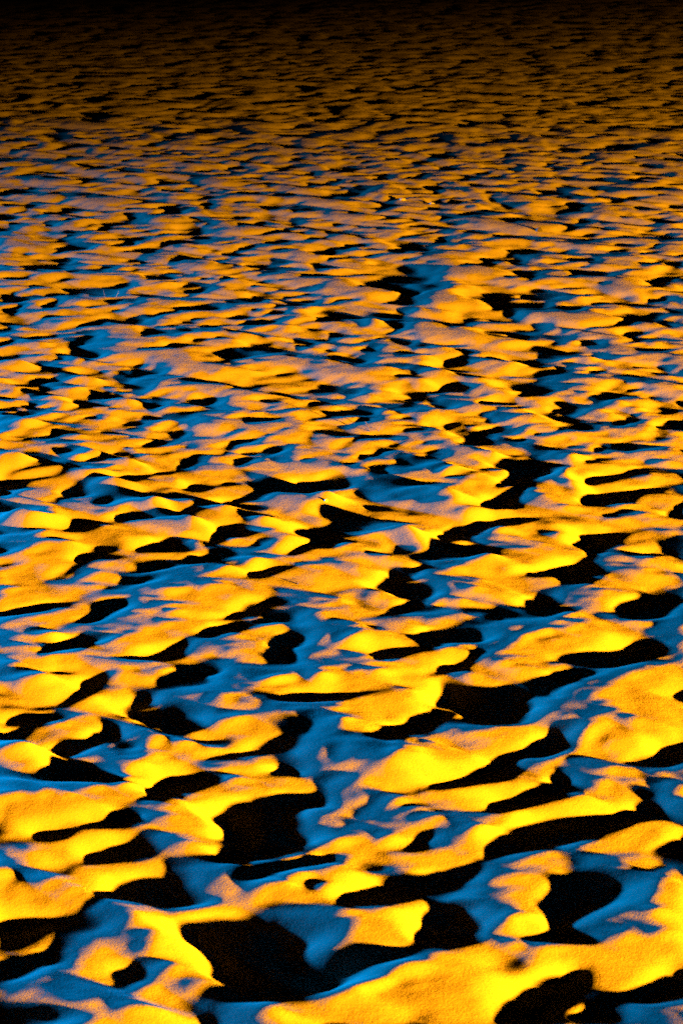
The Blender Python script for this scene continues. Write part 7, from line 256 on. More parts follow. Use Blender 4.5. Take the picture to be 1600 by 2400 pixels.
[-13,9,4,1,-2,-6,-4,2,9,5,4,7,-1,-9,-6,-4,-1,3,4,-1,0,2,3,-1,-3,-2,7,9,1,-5,-14,-11,-2,-1,1,10,8,-1,-2,-2,-2,-1,-5,5,10,10,2,-2,1,0,-4,0,-8,-20,-6,10,16,3,-7,-9,-3,-5,-2,12,2,-13,-4,7,15,12,8,-3,-7,-3,-1,1,4,5,-3,-8,-2,0,-8,-8,-6,1,4,2,-1,3,8,11,8,3,-2,-7,-6,1,2,6,4,2,-3,-7,-19,-15,-1,-2,-2,0,7,12,8,16,8,-4,-4,0,-4,-3,-4,-8,-3,-3,0,-3,-3,2,11,10,4,2,-2,-7,-9,-6,0,8,7,0,0,-2,-5,1,8,7,-7,-7,-2,2,3,4,0,3,0,-7,-6,-3,4,9,4,0,-6,-4,-1,-7,-2,-1,1],
[-10,8,4,0,-3,-7,-5,1,10,5,5,7,-1,-8,-3,-4,-3,3,5,0,-1,0,3,1,-6,-2,10,10,-8,-14,-11,-1,2,0,4,10,3,-4,-1,-3,-2,1,-5,3,12,13,1,-3,-2,-5,-4,2,-4,-16,-2,10,11,-1,-6,-5,-4,-6,-6,8,3,-6,6,11,9,5,1,-3,-5,0,1,1,4,0,-7,-1,3,-1,-8,-14,-10,2,5,3,4,5,10,12,4,-2,-7,-5,0,1,3,6,6,3,-7,-17,-15,-12,-3,1,-2,2,8,11,6,17,10,-3,-4,-4,-3,-3,-8,-6,-3,-1,0,-6,-8,3,16,11,5,2,-2,-4,-5,-5,-1,5,4,-1,-1,-1,-5,-1,6,6,-3,-1,1,0,-2,-1,-4,7,3,-3,-6,-2,4,3,1,0,0,-4,-1,-6,-6,-4,3],
[-5,5,2,-2,-3,-5,-6,1,9,5,6,6,0,-6,0,-3,-6,2,4,1,-2,-2,5,2,-7,-4,12,6,-14,-12,-4,7,3,-5,1,8,3,-4,-1,-1,0,3,-6,-1,9,15,2,-4,-5,-4,-3,5,-5,-11,1,7,6,-2,-2,-5,-3,-5,-9,-1,2,12,15,3,0,-2,-1,0,0,2,0,2,2,-5,-7,10,5,-5,-13,-18,-10,2,7,6,7,6,12,8,0,-7,-7,2,4,1,3,5,5,3,-15,-21,-12,-8,0,4,2,-3,6,9,6,19,11,-2,-5,-3,-2,-7,-13,-4,1,0,2,-14,-5,4,14,10,4,4,2,0,-2,-3,-6,1,4,-2,-3,-1,-3,-2,3,7,3,2,-1,-2,-5,-6,-4,10,8,-2,-5,-1,0,-1,-1,3,1,-2,-3,-7,-7,-3,7],
[-1,1,0,-2,-3,-3,-3,-1,7,8,3,4,-1,-1,-1,-2,-3,0,1,0,0,0,4,0,-9,-3,10,5,-13,-8,3,7,-2,-5,-4,6,6,-2,-2,1,4,3,-9,-4,6,14,4,-3,-5,-5,-1,4,-2,-7,-1,6,5,-2,-3,-4,-2,-4,-9,-8,1,22,18,-4,-5,-3,3,5,-2,2,-1,1,0,-6,-3,14,4,-8,-18,-21,-9,7,8,9,6,9,9,6,-4,-9,-5,8,7,0,1,4,5,-1,-21,-18,-10,-6,4,10,3,-9,-1,11,9,14,14,0,-5,-2,-2,-11,-16,-1,5,0,0,-14,-4,7,8,5,6,5,6,3,3,-4,-7,-3,0,-3,-3,1,0,-4,1,8,5,0,1,-2,-5,-10,-5,11,12,2,-4,-4,-5,-4,2,4,1,-2,-5,-7,-6,2,6],
[0,-1,-1,-4,0,-1,0,1,6,5,1,-2,1,1,1,-3,0,-1,-4,0,5,5,0,-5,-10,-2,11,7,-13,-4,5,-1,-3,0,-5,0,9,1,-1,2,4,2,-9,-6,5,13,4,-2,-7,-4,0,4,1,-4,-3,1,6,0,-5,-4,-2,-4,-5,-7,-2,18,15,-5,0,0,7,9,-6,-3,1,-2,-4,-3,-5,14,7,-7,-21,-21,-5,10,9,7,6,6,11,3,-5,-8,-1,6,8,-1,-1,3,4,-5,-20,-16,-7,-3,9,13,-2,-14,-3,13,12,11,7,4,1,-3,-7,-15,-10,5,3,-5,0,-6,-2,3,1,1,7,8,7,7,4,-1,-7,-9,-4,-2,1,1,-2,-3,0,9,4,-3,5,1,-9,-10,-5,10,15,2,-2,-8,-5,-6,3,9,0,-7,-6,-7,0,3,7],
[-3,2,0,-4,-2,2,2,1,3,4,0,-2,-4,2,3,3,-2,-2,-4,-3,5,7,4,-2,-9,-13,1,14,8,-13,-1,0,-1,-2,1,-5,-2,6,7,1,2,1,-2,-4,-3,5,11,1,-7,-6,-3,-1,8,5,-3,-7,-2,4,1,-4,-4,-3,-2,0,-2,-4,8,10,-2,1,2,10,14,-5,-8,-3,-5,-5,-2,-3,8,11,-2,-19,-19,-3,9,9,6,3,6,9,5,-6,-5,1,4,2,1,-1,0,2,-7,-17,-11,-8,4,13,6,-5,-10,-4,12,14,5,0,8,8,-5,-14,-12,1,3,-6,-3,4,2,-6,-3,-3,2,5,9,10,9,5,-1,-8,-11,-4,1,1,-2,-3,-4,3,11,1,0,3,-2,-10,-7,0,6,14,1,-4,-5,-5,-5,8,9,-4,-11,-9,-3,4,6,6,3],
[-9,8,-2,-3,2,4,1,1,5,-1,-4,-5,-2,2,4,6,-2,-3,-4,0,10,5,0,-5,-12,-13,1,18,11,-10,-5,-2,-1,0,-2,0,-4,-1,10,5,4,-1,-1,-1,3,3,4,-3,-10,-5,-3,0,10,8,-2,-8,-7,2,1,-2,-3,-2,0,2,2,-3,4,3,-1,-1,2,9,18,1,-11,-13,-5,-3,-2,3,5,10,1,-14,-15,-3,6,7,4,4,5,8,4,-4,-3,3,2,-2,0,-1,-4,-2,-2,-13,-11,-4,9,12,-2,-4,-4,0,6,8,2,0,7,14,-6,-17,-7,3,-2,-8,2,9,4,-11,-11,0,3,4,8,12,10,4,0,-8,-10,-4,2,-2,-3,-4,-1,5,11,2,0,-2,-8,-5,0,1,3,10,-2,-4,-4,-3,1,12,5,-9,-15,-8,2,5,7,5,2],
[-16,14,-3,2,5,3,0,2,2,-7,-7,-3,2,1,3,6,-1,-1,-1,4,10,1,-3,-9,-13,-14,4,20,14,-7,-11,-1,-1,-1,0,2,-8,-8,10,12,7,2,2,1,3,0,-2,-7,-10,-5,-3,2,9,7,0,-5,-10,-3,2,0,0,0,1,2,0,0,2,2,-1,0,0,4,17,2,-10,-17,-4,0,2,5,6,5,3,-9,-12,-3,0,4,6,5,5,7,0,-2,0,3,0,-2,-2,-3,-7,-1,1,-11,-7,2,10,1,-3,-1,1,3,4,-2,1,0,6,14,-1,-16,-8,0,-4,-1,7,10,1,-18,-15,1,7,3,12,12,8,1,-1,-7,-6,-2,-2,-2,-5,-1,2,7,7,2,0,-7,-6,-1,0,1,4,3,-1,-3,-4,-2,7,11,1,-13,-13,-6,3,7,4,4,2],
[-22,18,1,4,6,1,0,1,-3,-9,-6,1,4,0,-1,3,2,0,5,7,7,-2,-6,-11,-14,-10,7,17,14,-4,-12,-3,0,0,2,-3,-12,-7,10,16,15,4,2,1,-1,-2,-5,-8,-11,-6,-2,4,5,4,3,-1,-12,-5,4,1,3,2,1,-1,1,-2,3,1,1,4,-2,-5,9,6,-8,-13,-3,4,2,5,6,4,2,-6,-9,-6,-2,5,5,6,5,3,-1,-2,2,2,0,-3,0,-3,-8,-1,0,-5,-1,2,2,-2,-2,2,4,3,0,0,-2,-3,0,14,6,-10,-11,-4,1,3,4,12,-1,-25,-13,0,5,10,18,7,3,-3,-2,-4,-3,-2,-1,-3,-2,-2,5,7,4,1,-4,-4,0,-3,-3,0,4,1,-1,1,-1,-1,4,8,-4,-9,-10,-4,2,3,5,3,2],
[-24,18,5,6,2,2,0,1,-9,-7,-1,2,2,0,-3,-1,2,3,8,9,5,-2,-7,-16,-11,-6,9,13,10,0,-10,-5,0,3,0,-8,-13,-3,10,23,18,3,1,-2,-3,-3,-6,-11,-10,-8,-2,6,6,2,1,-2,-10,-4,4,5,7,4,-2,-3,-2,0,2,4,0,7,-7,-12,4,8,-3,-8,2,4,1,0,6,7,1,-6,-9,-5,0,3,5,5,3,2,-1,-3,-1,3,2,0,-1,-2,-7,-3,1,2,3,-8,-4,3,-1,6,5,-4,-2,6,1,-10,-9,12,18,-6,-17,0,5,-1,1,17,-6,-26,-12,1,6,18,17,2,-5,-6,-4,-1,1,0,-1,1,-3,-1,4,7,3,-3,-5,2,2,-7,-3,3,2,-4,1,4,2,-2,3,3,-5,-4,-6,-6,-2,2,3,4,3],
[-22,17,8,2,1,2,1,-3,-8,-2,1,0,-2,-1,-1,0,0,3,8,11,4,-1,-9,-16,-9,-3,6,11,9,3,-6,-6,-1,2,-2,-7,-9,-5,13,26,14,2,0,-2,-3,-6,-13,-13,-8,-4,2,11,6,-3,-5,-4,-4,-4,5,5,11,6,-2,-6,-5,2,4,4,0,0,-8,-12,2,11,-1,-3,3,3,-2,-2,8,7,2,-7,-8,-1,1,1,2,3,1,2,0,-3,-3,4,2,1,-1,-1,-4,-2,0,4,0,-8,-2,2,-2,7,4,-9,-2,11,4,-11,-14,12,17,-6,-14,3,5,-5,8,17,-14,-27,-9,4,9,21,10,-1,-9,-8,-4,-1,1,3,4,2,-1,-2,1,7,3,-4,-4,1,0,-6,3,3,1,-5,-2,2,3,1,1,4,-4,-1,-6,-8,-4,-1,3,5,2],
[-19,18,7,-2,0,5,-1,-6,-4,1,0,-2,-6,-2,2,4,1,1,6,10,2,-2,-8,-12,-8,-3,5,10,8,6,-4,-5,-2,-2,-3,-1,-5,-6,10,23,15,2,0,-3,-5,-12,-21,-9,-2,3,9,8,1,-7,-8,0,1,-7,2,7,12,7,1,-8,-3,1,4,1,-1,-6,-7,-8,5,9,1,-4,1,2,-2,0,8,9,3,-9,-6,4,2,-3,-3,0,2,4,1,-3,-2,2,-1,0,2,-1,0,-1,0,0,-1,-2,3,-3,-5,5,0,-6,-3,6,6,-5,-5,9,10,-9,-5,3,-1,-3,16,12,-21,-27,-7,8,15,17,5,-7,-10,-4,-4,-2,-1,4,7,6,1,-4,0,5,3,-1,-4,-3,-4,0,7,5,-2,-6,-5,-3,5,5,2,2,-2,-4,-2,-5,-7,-3,2,5,3],
[-21,26,3,-5,2,6,-4,-6,-2,3,-4,-3,-8,-3,6,8,3,-1,4,6,0,-5,-6,-7,-6,-5,7,12,9,4,-5,-7,-1,-3,1,0,-3,-4,2,20,17,5,-2,-3,-9,-20,-21,-3,6,13,6,0,-5,-7,-5,6,2,-13,-2,10,14,8,0,-5,-2,2,1,-4,-3,-6,-5,0,5,5,-3,-5,-2,2,0,2,11,11,2,-9,-5,7,4,-5,-7,-3,4,6,2,-3,0,-4,-3,-1,1,2,2,0,0,-3,0,4,7,-6,-11,-1,3,-2,-4,-5,2,6,8,9,2,-9,-1,4,-10,3,21,2,-26,-24,-2,13,21,9,-6,-9,-7,1,-1,-3,-4,2,7,9,3,-1,-3,3,3,1,-2,-9,-2,3,9,4,-5,-7,-4,-2,3,3,3,2,-3,-3,0,-2,-5,-6,0,5,4],
[-31,33,7,2,-5,2,3,-5,-5,-1,1,-3,-5,-9,0,9,10,0,-1,1,4,-1,-8,-6,-4,-4,-2,12,11,9,2,-10,-7,0,-1,4,-1,-2,-2,-1,13,19,4,-2,-8,-11,-20,-15,2,13,19,-3,-11,-5,-1,-1,8,-2,-17,-4,10,20,10,-4,-7,0,1,2,-3,-5,-6,-2,4,6,-2,-6,-5,-3,0,-3,2,14,15,4,-7,-6,8,8,-4,-7,-4,3,6,0,-3,-4,-3,-4,-1,0,2,2,1,-1,0,0,4,7,-8,-11,-2,6,1,-8,-12,-2,14,18,7,-4,-7,0,4,-11,4,20,-4,-33,-16,2,21,24,-3,-12,-2,-6,-3,2,0,-2,-1,5,5,4,3,-2,0,2,3,-2,-4,-3,3,4,0,-6,-3,0,1,-2,1,2,3,-4,-2,2,1,-4,-8,0,4,3,-1],
[-38,42,6,1,0,1,-2,-7,-3,0,-1,-2,-4,-7,2,10,6,1,-4,-1,4,-3,-10,-4,-3,-2,4,14,10,7,2,-14,-7,2,1,2,0,-2,0,5,7,12,0,-8,-10,-8,-12,-11,5,20,16,-10,-16,0,4,-1,7,-4,-20,-5,13,22,8,-6,-9,-3,3,5,1,-6,-7,1,7,2,-3,-6,-7,-3,-5,-5,-1,13,19,6,0,-3,6,8,-1,-5,-1,1,0,-5,-5,-2,-2,-2,-1,-1,1,2,1,-2,1,2,3,0,-4,-8,3,6,-1,-16,-11,0,18,19,2,-7,-1,2,0,-10,8,15,-7,-37,-10,3,21,23,2,-12,-3,-7,-5,2,4,1,-1,1,2,2,4,0,0,0,2,2,2,-5,-2,-2,-1,-1,-2,4,-1,-4,0,3,2,-4,1,3,1,-5,-7,0,4,-2,1],
[-39,43,5,1,4,2,-10,-8,2,0,-2,-2,-2,-1,2,5,4,-2,-4,0,1,-3,-7,-3,-3,-3,6,17,10,9,-1,-13,-8,2,-1,4,-1,-3,5,11,6,-1,-10,-14,-7,0,-6,-6,10,15,11,-8,-14,3,2,-1,8,-5,-23,-1,14,19,2,-6,-9,-1,1,8,1,-3,-5,5,5,-2,-4,-6,-7,-6,-7,-6,0,12,18,6,7,2,1,6,3,0,-1,-1,-8,-9,-3,-1,0,0,-3,1,0,1,1,-3,1,4,3,-4,-1,0,4,0,-7,-17,-7,2,17,18,-2,-7,4,5,-3,-4,13,7,-19,-31,-8,3,14,25,9,-11,-5,-5,-6,2,5,4,0,-3,0,2,2,2,-3,-2,6,7,0,-7,-5,-2,-1,2,1,0,-1,-3,0,1,1,-1,4,2,-2,-4,-4,0,-1,-3,6],
[-39,42,2,3,7,0,-11,-6,3,-1,-1,-1,0,1,2,-1,-2,-3,1,0,0,-2,-2,-1,-6,-7,6,19,13,6,0,-12,-5,-1,-1,0,2,2,9,10,0,-9,-18,-11,-1,-3,-2,4,5,5,10,5,-9,-6,1,3,5,-9,-15,5,14,6,-3,-4,-2,0,0,6,0,-3,1,8,2,-10,-5,-2,-4,-8,-9,-5,4,14,13,5,7,5,-2,4,6,2,-1,-6,-11,-7,2,-1,-3,0,-1,0,1,2,-2,-1,-1,2,3,5,0,6,-3,-13,-11,-2,-5,-4,12,19,4,-9,0,11,3,-2,11,1,-26,-29,-3,4,12,19,9,-6,-7,-1,-3,2,4,1,2,-1,-1,0,1,-2,-3,-2,10,8,-4,-6,-4,0,0,2,0,-2,-2,-2,2,-1,-1,2,6,2,-5,-5,-1,-2,-2,2,6],
[-42,44,0,4,6,0,-8,-3,3,-1,-2,-1,3,1,0,-5,-9,0,8,-2,-4,2,3,0,-10,-10,8,21,8,3,-1,-7,-2,0,0,-2,4,8,8,4,-8,-15,-10,-2,-4,-11,-1,10,0,-4,11,17,-1,-12,-1,2,-3,-7,-2,11,5,-2,-5,-1,2,0,1,4,0,-6,6,8,-3,-11,-4,1,-2,-8,-12,-1,11,15,4,0,10,5,-5,2,8,3,-1,-6,-12,-5,3,-2,-4,2,1,-2,1,2,-2,0,5,-10,-2,18,5,2,-9,-21,-6,7,-2,-10,4,19,13,-6,-8,11,11,-4,8,0,-26,-28,1,8,6,7,10,1,-4,-2,2,3,0,-1,4,2,-4,-3,-2,-2,-2,2,8,8,-8,-4,2,0,1,-3,-1,-1,-1,0,0,-2,-2,3,8,1,-5,-4,-2,-5,0,6,6],
[-47,48,1,3,3,1,-1,0,-1,-4,-1,1,3,1,-4,-9,-9,7,14,-6,-10,1,8,2,-14,-9,10,23,1,-2,-2,-4,-2,5,2,1,8,9,3,-9,-15,-8,4,1,-13,-13,0,13,-1,-10,10,19,4,-8,-4,-4,-5,-1,8,5,-1,-3,-3,0,1,1,0,5,0,-5,6,6,-7,-8,0,0,-4,-5,-11,3,18,8,-6,-3,13,6,-6,4,11,3,-5,-6,-13,-9,2,5,1,0,2,-4,-1,3,-3,10,7,-18,-10,18,8,-7,-8,-12,-3,9,0,-13,-1,12,18,3,-9,0,15,2,6,-1,-27,-26,7,11,-5,-2,10,10,1,-3,1,4,-1,0,7,-2,-11,-2,0,-3,3,1,6,4,-5,-3,6,3,-5,-4,-2,-1,2,2,-1,-5,-3,6,6,1,-4,-3,-2,-3,-2,3,8],
[-49,50,1,4,1,1,2,2,-2,-4,-4,3,0,-2,-4,-11,-5,17,17,-11,-16,0,10,1,-15,-7,12,24,-1,-6,-5,-2,-2,4,4,5,10,8,-7,-16,-9,1,5,-8,-11,-2,7,4,-6,-2,12,5,-5,-2,4,-3,-3,1,7,0,-1,-4,0,0,-1,2,0,4,1,-4,6,1,-7,-2,0,-3,-4,-1,-3,4,11,3,-14,-5,17,11,1,9,7,-2,-11,-17,-14,-1,7,13,5,-5,-2,-2,-2,-1,0,15,12,-15,-17,4,1,-9,-1,1,1,4,-1,-5,-7,-1,13,16,1,-8,6,11,12,-4,-30,-24,9,13,-6,-11,5,12,9,0,0,0,1,4,4,-5,-13,-2,2,1,4,-4,2,5,0,-1,6,3,-6,-7,-4,0,4,3,0,-6,0,3,3,-1,-2,0,3,-2,-8,-3,8],
[-48,51,2,1,-1,0,4,5,0,-6,-3,-1,-2,-4,-6,-8,3,22,13,-12,-17,-2,9,1,-14,-6,11,25,0,-10,-6,1,2,1,1,4,8,3,-14,-10,2,4,-2,-15,-4,8,10,-3,-8,8,15,-11,-19,0,10,9,1,-2,0,4,-1,-4,-2,-1,-1,2,2,2,0,-1,3,-1,-3,-1,-1,-4,-3,3,4,2,4,-3,-8,-7,15,16,4,7,4,-8,-19,-19,-13,8,17,18,-1,-8,-3,-1,-2,-2,1,10,18,-3,-16,-20,-6,-3,3,9,4,1,0,-3,-11,-9,6,24,16,-9,-10,15,19,-5,-28,-25,8,14,-6,-10,-3,8,12,6,0,1,3,1,0,-5,-10,-1,3,3,0,-8,2,11,0,-3,5,6,-5,-8,-8,3,-1,5,4,-3,0,-1,-1,-2,1,4,4,-3,-11,-7,5],
[-41,39,9,3,-5,-8,2,7,8,2,-4,-6,-3,-3,-5,-6,-6,12,21,6,-12,-15,-3,8,1,-9,-7,3,23,6,-7,-5,2,0,2,1,-3,1,-4,-13,3,11,-3,-8,-4,5,0,-3,2,4,10,8,-20,-20,1,8,14,7,-4,0,3,1,-5,-5,-1,1,3,-1,0,0,-1,4,0,-1,-2,-2,-3,1,4,3,1,-1,-1,1,-3,7,11,4,3,-6,-13,-10,-10,-12,9,25,14,-8,-8,-1,-2,-2,4,1,-2,13,13,-10,-32,-10,1,5,9,8,0,2,-4,-19,-11,4,27,27,-9,-20,11,25,-1,-23,-26,5,10,-3,-6,-4,2,7,7,2,4,7,-2,-5,-4,-5,-4,7,1,-6,-6,8,10,1,-7,2,8,-1,-7,-8,1,-3,2,7,4,-3,-3,-4,-2,3,6,3,-5,-12,-5,4,14],
[-38,38,10,2,-7,-13,2,9,10,2,-3,-6,-3,-3,-5,-6,-1,15,15,0,-10,-12,-3,8,4,-8,-7,-3,15,4,1,5,-1,-2,2,-1,-4,-7,-6,-12,14,15,-11,-10,9,16,-12,-19,10,18,2,-8,-21,-10,7,8,9,2,0,6,1,-3,-3,-5,0,3,1,-4,0,1,-3,4,3,-1,-2,-1,-1,3,2,0,1,0,1,4,3,1,4,1,-7,-10,-6,1,-4,-15,9,27,9,-13,-4,0,-2,1,6,-1,-6,4,12,-8,-23,-5,2,2,7,7,1,5,-3,-26,-12,4,23,29,1,-24,4,26,6,-14,-25,-6,4,3,0,-2,0,1,1,1,4,7,3,-5,-6,-3,-2,5,0,-8,0,9,11,-2,-8,-1,7,2,-3,-6,1,-4,-2,3,6,-1,-3,-5,1,1,7,0,-8,-6,-1,5,10],
[-32,34,8,1,-7,-12,1,9,10,0,-4,-3,-4,-1,-4,-5,4,14,6,-1,-8,-9,-4,11,8,-8,-10,-3,8,-1,-1,12,1,-1,-2,0,-2,-7,-12,-10,17,18,-9,-9,9,17,-11,-19,18,12,-14,-20,-12,1,14,8,5,-8,0,14,4,-9,-3,-2,2,1,-1,-3,1,-1,-3,3,5,-1,-1,0,1,1,0,0,3,1,1,2,5,3,-5,-3,-12,-4,4,-1,-4,-14,12,25,0,-10,-4,0,4,4,5,-1,-5,-1,-5,-14,-5,7,3,-2,0,5,5,6,-4,-25,-12,1,19,28,10,-14,-1,14,5,-4,-21,-15,2,9,2,2,-2,-2,-2,-3,2,1,3,4,-5,-4,4,0,-4,-2,1,11,11,-6,-9,-3,5,6,-1,-2,1,0,-7,-2,0,2,-3,-1,1,3,5,-4,-6,0,3,5,3],
[-20,25,4,-2,-7,-5,0,8,5,-1,-3,-4,-2,1,-2,-5,6,11,6,-2,-5,-10,-3,14,10,-10,-10,-3,8,-8,-7,12,6,-1,-5,-1,1,-5,-15,-6,19,15,-2,-3,-1,8,-2,0,15,-7,-27,-21,-2,11,16,6,0,-10,-3,19,8,-10,-6,1,1,0,-3,0,-2,1,1,1,1,1,0,0,1,-1,1,3,1,1,0,4,5,-2,-7,-5,-10,2,6,-5,-5,-7,13,18,-3,-9,-6,2,10,5,2,3,-2,-6,-18,-16,6,13,1,-2,-1,1,6,2,-7,-15,-7,0,12,18,19,4,-1,-3,-10,-3,-6,-6,0,5,4,2,-3,-4,-6,-3,2,-3,-2,7,4,-2,0,-1,-4,3,4,10,8,-9,-12,-5,8,7,2,0,0,2,-5,-7,-2,-1,-2,-1,3,6,2,-5,-2,6,3,-1,0],
[-5,13,-1,-6,-5,-1,5,3,2,-3,-3,-3,1,1,-3,-5,5,14,10,-1,-8,-13,1,17,9,-8,-12,-3,7,-9,-15,1,13,9,-10,-5,4,0,-12,0,17,5,0,3,-2,-1,6,11,2,-22,-29,-10,4,17,15,0,-3,-7,-4,16,12,-9,-5,0,0,-1,-2,-2,-5,10,4,-5,-1,0,2,1,-1,0,3,3,0,-1,3,6,1,-8,-6,-4,-10,8,6,-7,-2,-3,9,11,-4,-8,-2,2,8,5,3,2,0,-5,-18,-15,9,8,1,2,5,-10,-4,2,0,-5,1,1,-2,4,23,18,3,-14,-20,-3,13,-1,-7,1,6,-3,-2,-4,-9,-2,4,0,-9,4,13,-1,-4,-1,3,5,2,7,5,-11,-14,-2,8,6,5,0,1,0,-3,-5,-3,-1,-4,-3,4,5,3,-2,3,5,-1,-4,-4],
[10,-2,-5,-8,-2,5,5,1,-1,-5,-3,-2,3,1,-4,-5,6,17,13,-2,-15,-11,6,18,10,-7,-15,-3,8,-12,-19,-9,8,17,-1,-6,5,0,-7,7,10,0,-3,4,2,0,6,8,-11,-27,-19,0,11,19,8,-6,-3,-2,-5,8,12,-1,-5,0,-3,-1,-1,-6,-2,16,2,-10,1,1,3,-2,-1,3,4,1,-2,2,5,3,-4,-11,-3,-3,-8,10,7,-6,-1,1,1,6,-5,-7,5,5,-4,6,8,2,0,-7,-15,-7,6,6,-1,5,7,-17,-17,7,13,2,4,1,-14,-8,20,27,5,-17,-19,7,19,-7,-20,1,13,-4,-5,-2,-7,-2,7,0,-12,-2,15,2,-3,8,5,0,-3,3,3,-12,-10,0,9,2,4,6,0,-3,-5,1,-2,-3,-3,-4,4,2,3,4,5,0,-5,-3,-4],
[20,-14,-9,-4,2,9,1,-1,-3,-6,-4,0,2,2,-2,-2,7,17,10,-6,-17,-8,13,20,10,-9,-16,-5,5,-15,-18,-9,3,12,9,2,2,-4,-1,9,-3,-1,7,7,1,-5,-1,6,-10,-24,-10,8,15,11,-1,-5,-1,0,-10,2,17,5,-5,-3,-3,-2,0,-8,1,16,0,-9,3,3,-3,-1,1,5,3,-2,-1,6,5,-3,-9,-9,0,0,-8,6,9,1,-2,-2,-2,4,-4,-8,3,9,-3,2,13,7,-6,-13,-10,-1,6,1,2,5,3,-21,-15,9,22,8,-4,-2,-16,-14,20,30,2,-18,-11,15,16,-16,-30,-1,21,6,-10,-4,-1,0,4,-3,-8,-3,10,5,4,12,0,-8,-4,0,1,-6,-6,1,5,0,5,7,2,-7,-3,3,-3,-3,-2,0,2,-2,3,7,3,-3,-3,-1,-5],
[22,-18,-9,0,6,5,0,-4,-2,-6,-3,-3,1,2,3,4,8,11,4,-9,-16,-3,21,18,8,-9,-14,-10,-8,-14,-10,-4,5,7,11,5,-2,1,12,1,-23,-5,17,14,2,-12,-9,6,-2,-15,-5,12,12,0,-3,-2,-2,-3,-11,1,22,11,-10,-5,0,-3,0,-9,0,14,0,-1,1,-2,-1,-1,4,5,-2,-1,3,8,0,-11,-8,-2,1,1,-6,2,7,2,0,-2,-2,2,-1,-12,-5,16,9,1,8,1,-10,-12,-3,1,4,2,3,4,-6,-19,-2,13,13,11,-10,-11,-9,-8,20,25,-5,-14,0,15,10,-24,-29,-4,21,15,-10,-5,3,1,-1,-3,-4,-1,8,7,9,8,-9,-14,-2,3,2,-1,-2,-1,-1,1,3,7,2,-4,-2,3,-3,-5,-4,6,2,-4,4,7,-2,-1,-1,-2,-7],
[1,16,-13,-7,2,5,3,-2,-3,-2,-5,-3,-4,-4,3,8,11,7,1,-1,-9,-12,4,23,15,0,-4,-10,-15,-18,-10,-6,4,11,2,5,7,0,13,15,-11,-32,-10,20,13,-1,-13,-8,6,5,-6,2,8,5,-4,-4,-1,-2,-6,-9,2,21,14,-6,-7,-1,-3,-2,-9,-3,9,6,8,-2,-8,0,1,5,4,-4,0,4,7,-1,-15,-6,4,0,1,-2,-3,-1,4,5,3,-5,-4,1,-7,-6,22,10,-2,0,-9,-13,-1,4,0,4,3,1,1,-13,-9,17,6,-7,12,-5,-17,-4,0,20,14,-9,-5,8,13,1,-27,-26,1,13,12,-1,-2,2,-1,-1,-4,-1,3,3,9,12,3,-15,-15,2,4,2,3,-1,-1,0,-3,0,3,4,0,1,1,-4,-7,-5,5,4,-2,7,8,-2,-2,-4,-7,-5,-3],
[-3,21,-12,-7,2,5,0,-1,-1,-5,-3,-4,-5,-3,1,12,14,3,-6,-5,-5,-4,7,19,8,0,-2,-7,-16,-20,-9,-1,12,8,-1,1,10,7,15,3,-17,-22,-3,13,3,-13,-11,2,11,6,0,7,4,-5,-5,-2,-1,-3,-2,-6,0,13,14,6,-6,-9,-6,-3,-1,-3,2,9,11,-2,-8,-3,3,5,2,1,2,-5,2,2,-9,-3,1,0,-1,0,-7,-5,13,6,1,-7,-7,6,4,-2,14,2,-10,-5,-10,-4,8,4,-1,2,4,-2,-4,-9,6,23,-7,-25,2,10,-5,-4,4,12,4,-4,6,6,6,-2,-26,-19,7,0,0,13,3,0,-2,-1,-2,2,1,-1,11,11,-3,-13,-6,0,1,2,2,-1,4,3,-6,-7,3,7,1,0,0,-5,-6,-5,0,4,3,10,10,2,-6,-10,-11,-4,1],
[-2,22,-14,-7,5,2,0,-1,-2,-5,-3,-5,-3,-1,4,9,11,1,-10,-7,0,4,8,13,4,1,-2,-7,-15,-18,-5,5,11,2,0,5,7,7,7,-7,-13,0,9,-2,-16,-19,-5,10,15,4,3,14,0,-17,-7,3,1,-2,-2,0,-2,3,16,13,-8,-14,-4,-1,2,-4,1,9,8,1,-7,-5,2,7,2,7,2,-13,-4,1,-2,0,0,-1,-4,2,-6,-9,18,6,-6,-3,0,12,4,-9,7,-2,-16,-3,1,3,5,2,0,0,2,-2,-4,-4,17,18,-16,-34,-8,14,16,-3,2,1,3,5,9,-2,-2,3,-14,-17,-3,-5,-2,18,9,-4,0,0,1,0,-3,1,15,7,-10,-10,-2,1,-1,2,-1,0,7,6,-7,-11,6,8,0,-5,-2,-2,-3,-4,-4,2,4,14,10,5,-9,-15,-11,-2,7],
[2,17,-13,-5,4,2,-2,0,-4,-4,-5,-4,-1,5,6,5,3,-4,-10,-4,5,9,8,8,2,1,-5,-6,-13,-14,-2,9,10,1,3,2,-1,2,2,-6,-1,18,5,-20,-26,-14,1,15,14,0,9,14,-5,-19,-7,4,2,0,0,1,-4,1,13,15,-10,-14,0,2,1,-3,-3,9,4,0,2,-7,1,7,7,4,-6,-11,-2,0,1,-1,-2,-2,-1,2,-1,-12,10,10,-8,2,9,9,-2,-14,-1,2,-9,0,6,1,-1,1,5,-1,-3,0,0,-1,18,11,-22,-33,-9,15,26,-2,-5,-2,7,10,6,-5,-13,6,4,-20,-15,0,4,13,4,-2,5,2,1,-3,-6,9,14,0,-10,-9,-4,3,0,2,-2,-1,7,8,-6,-9,8,7,-5,-7,-6,3,2,-3,-6,-4,5,14,11,6,-9,-15,-9,2,8],
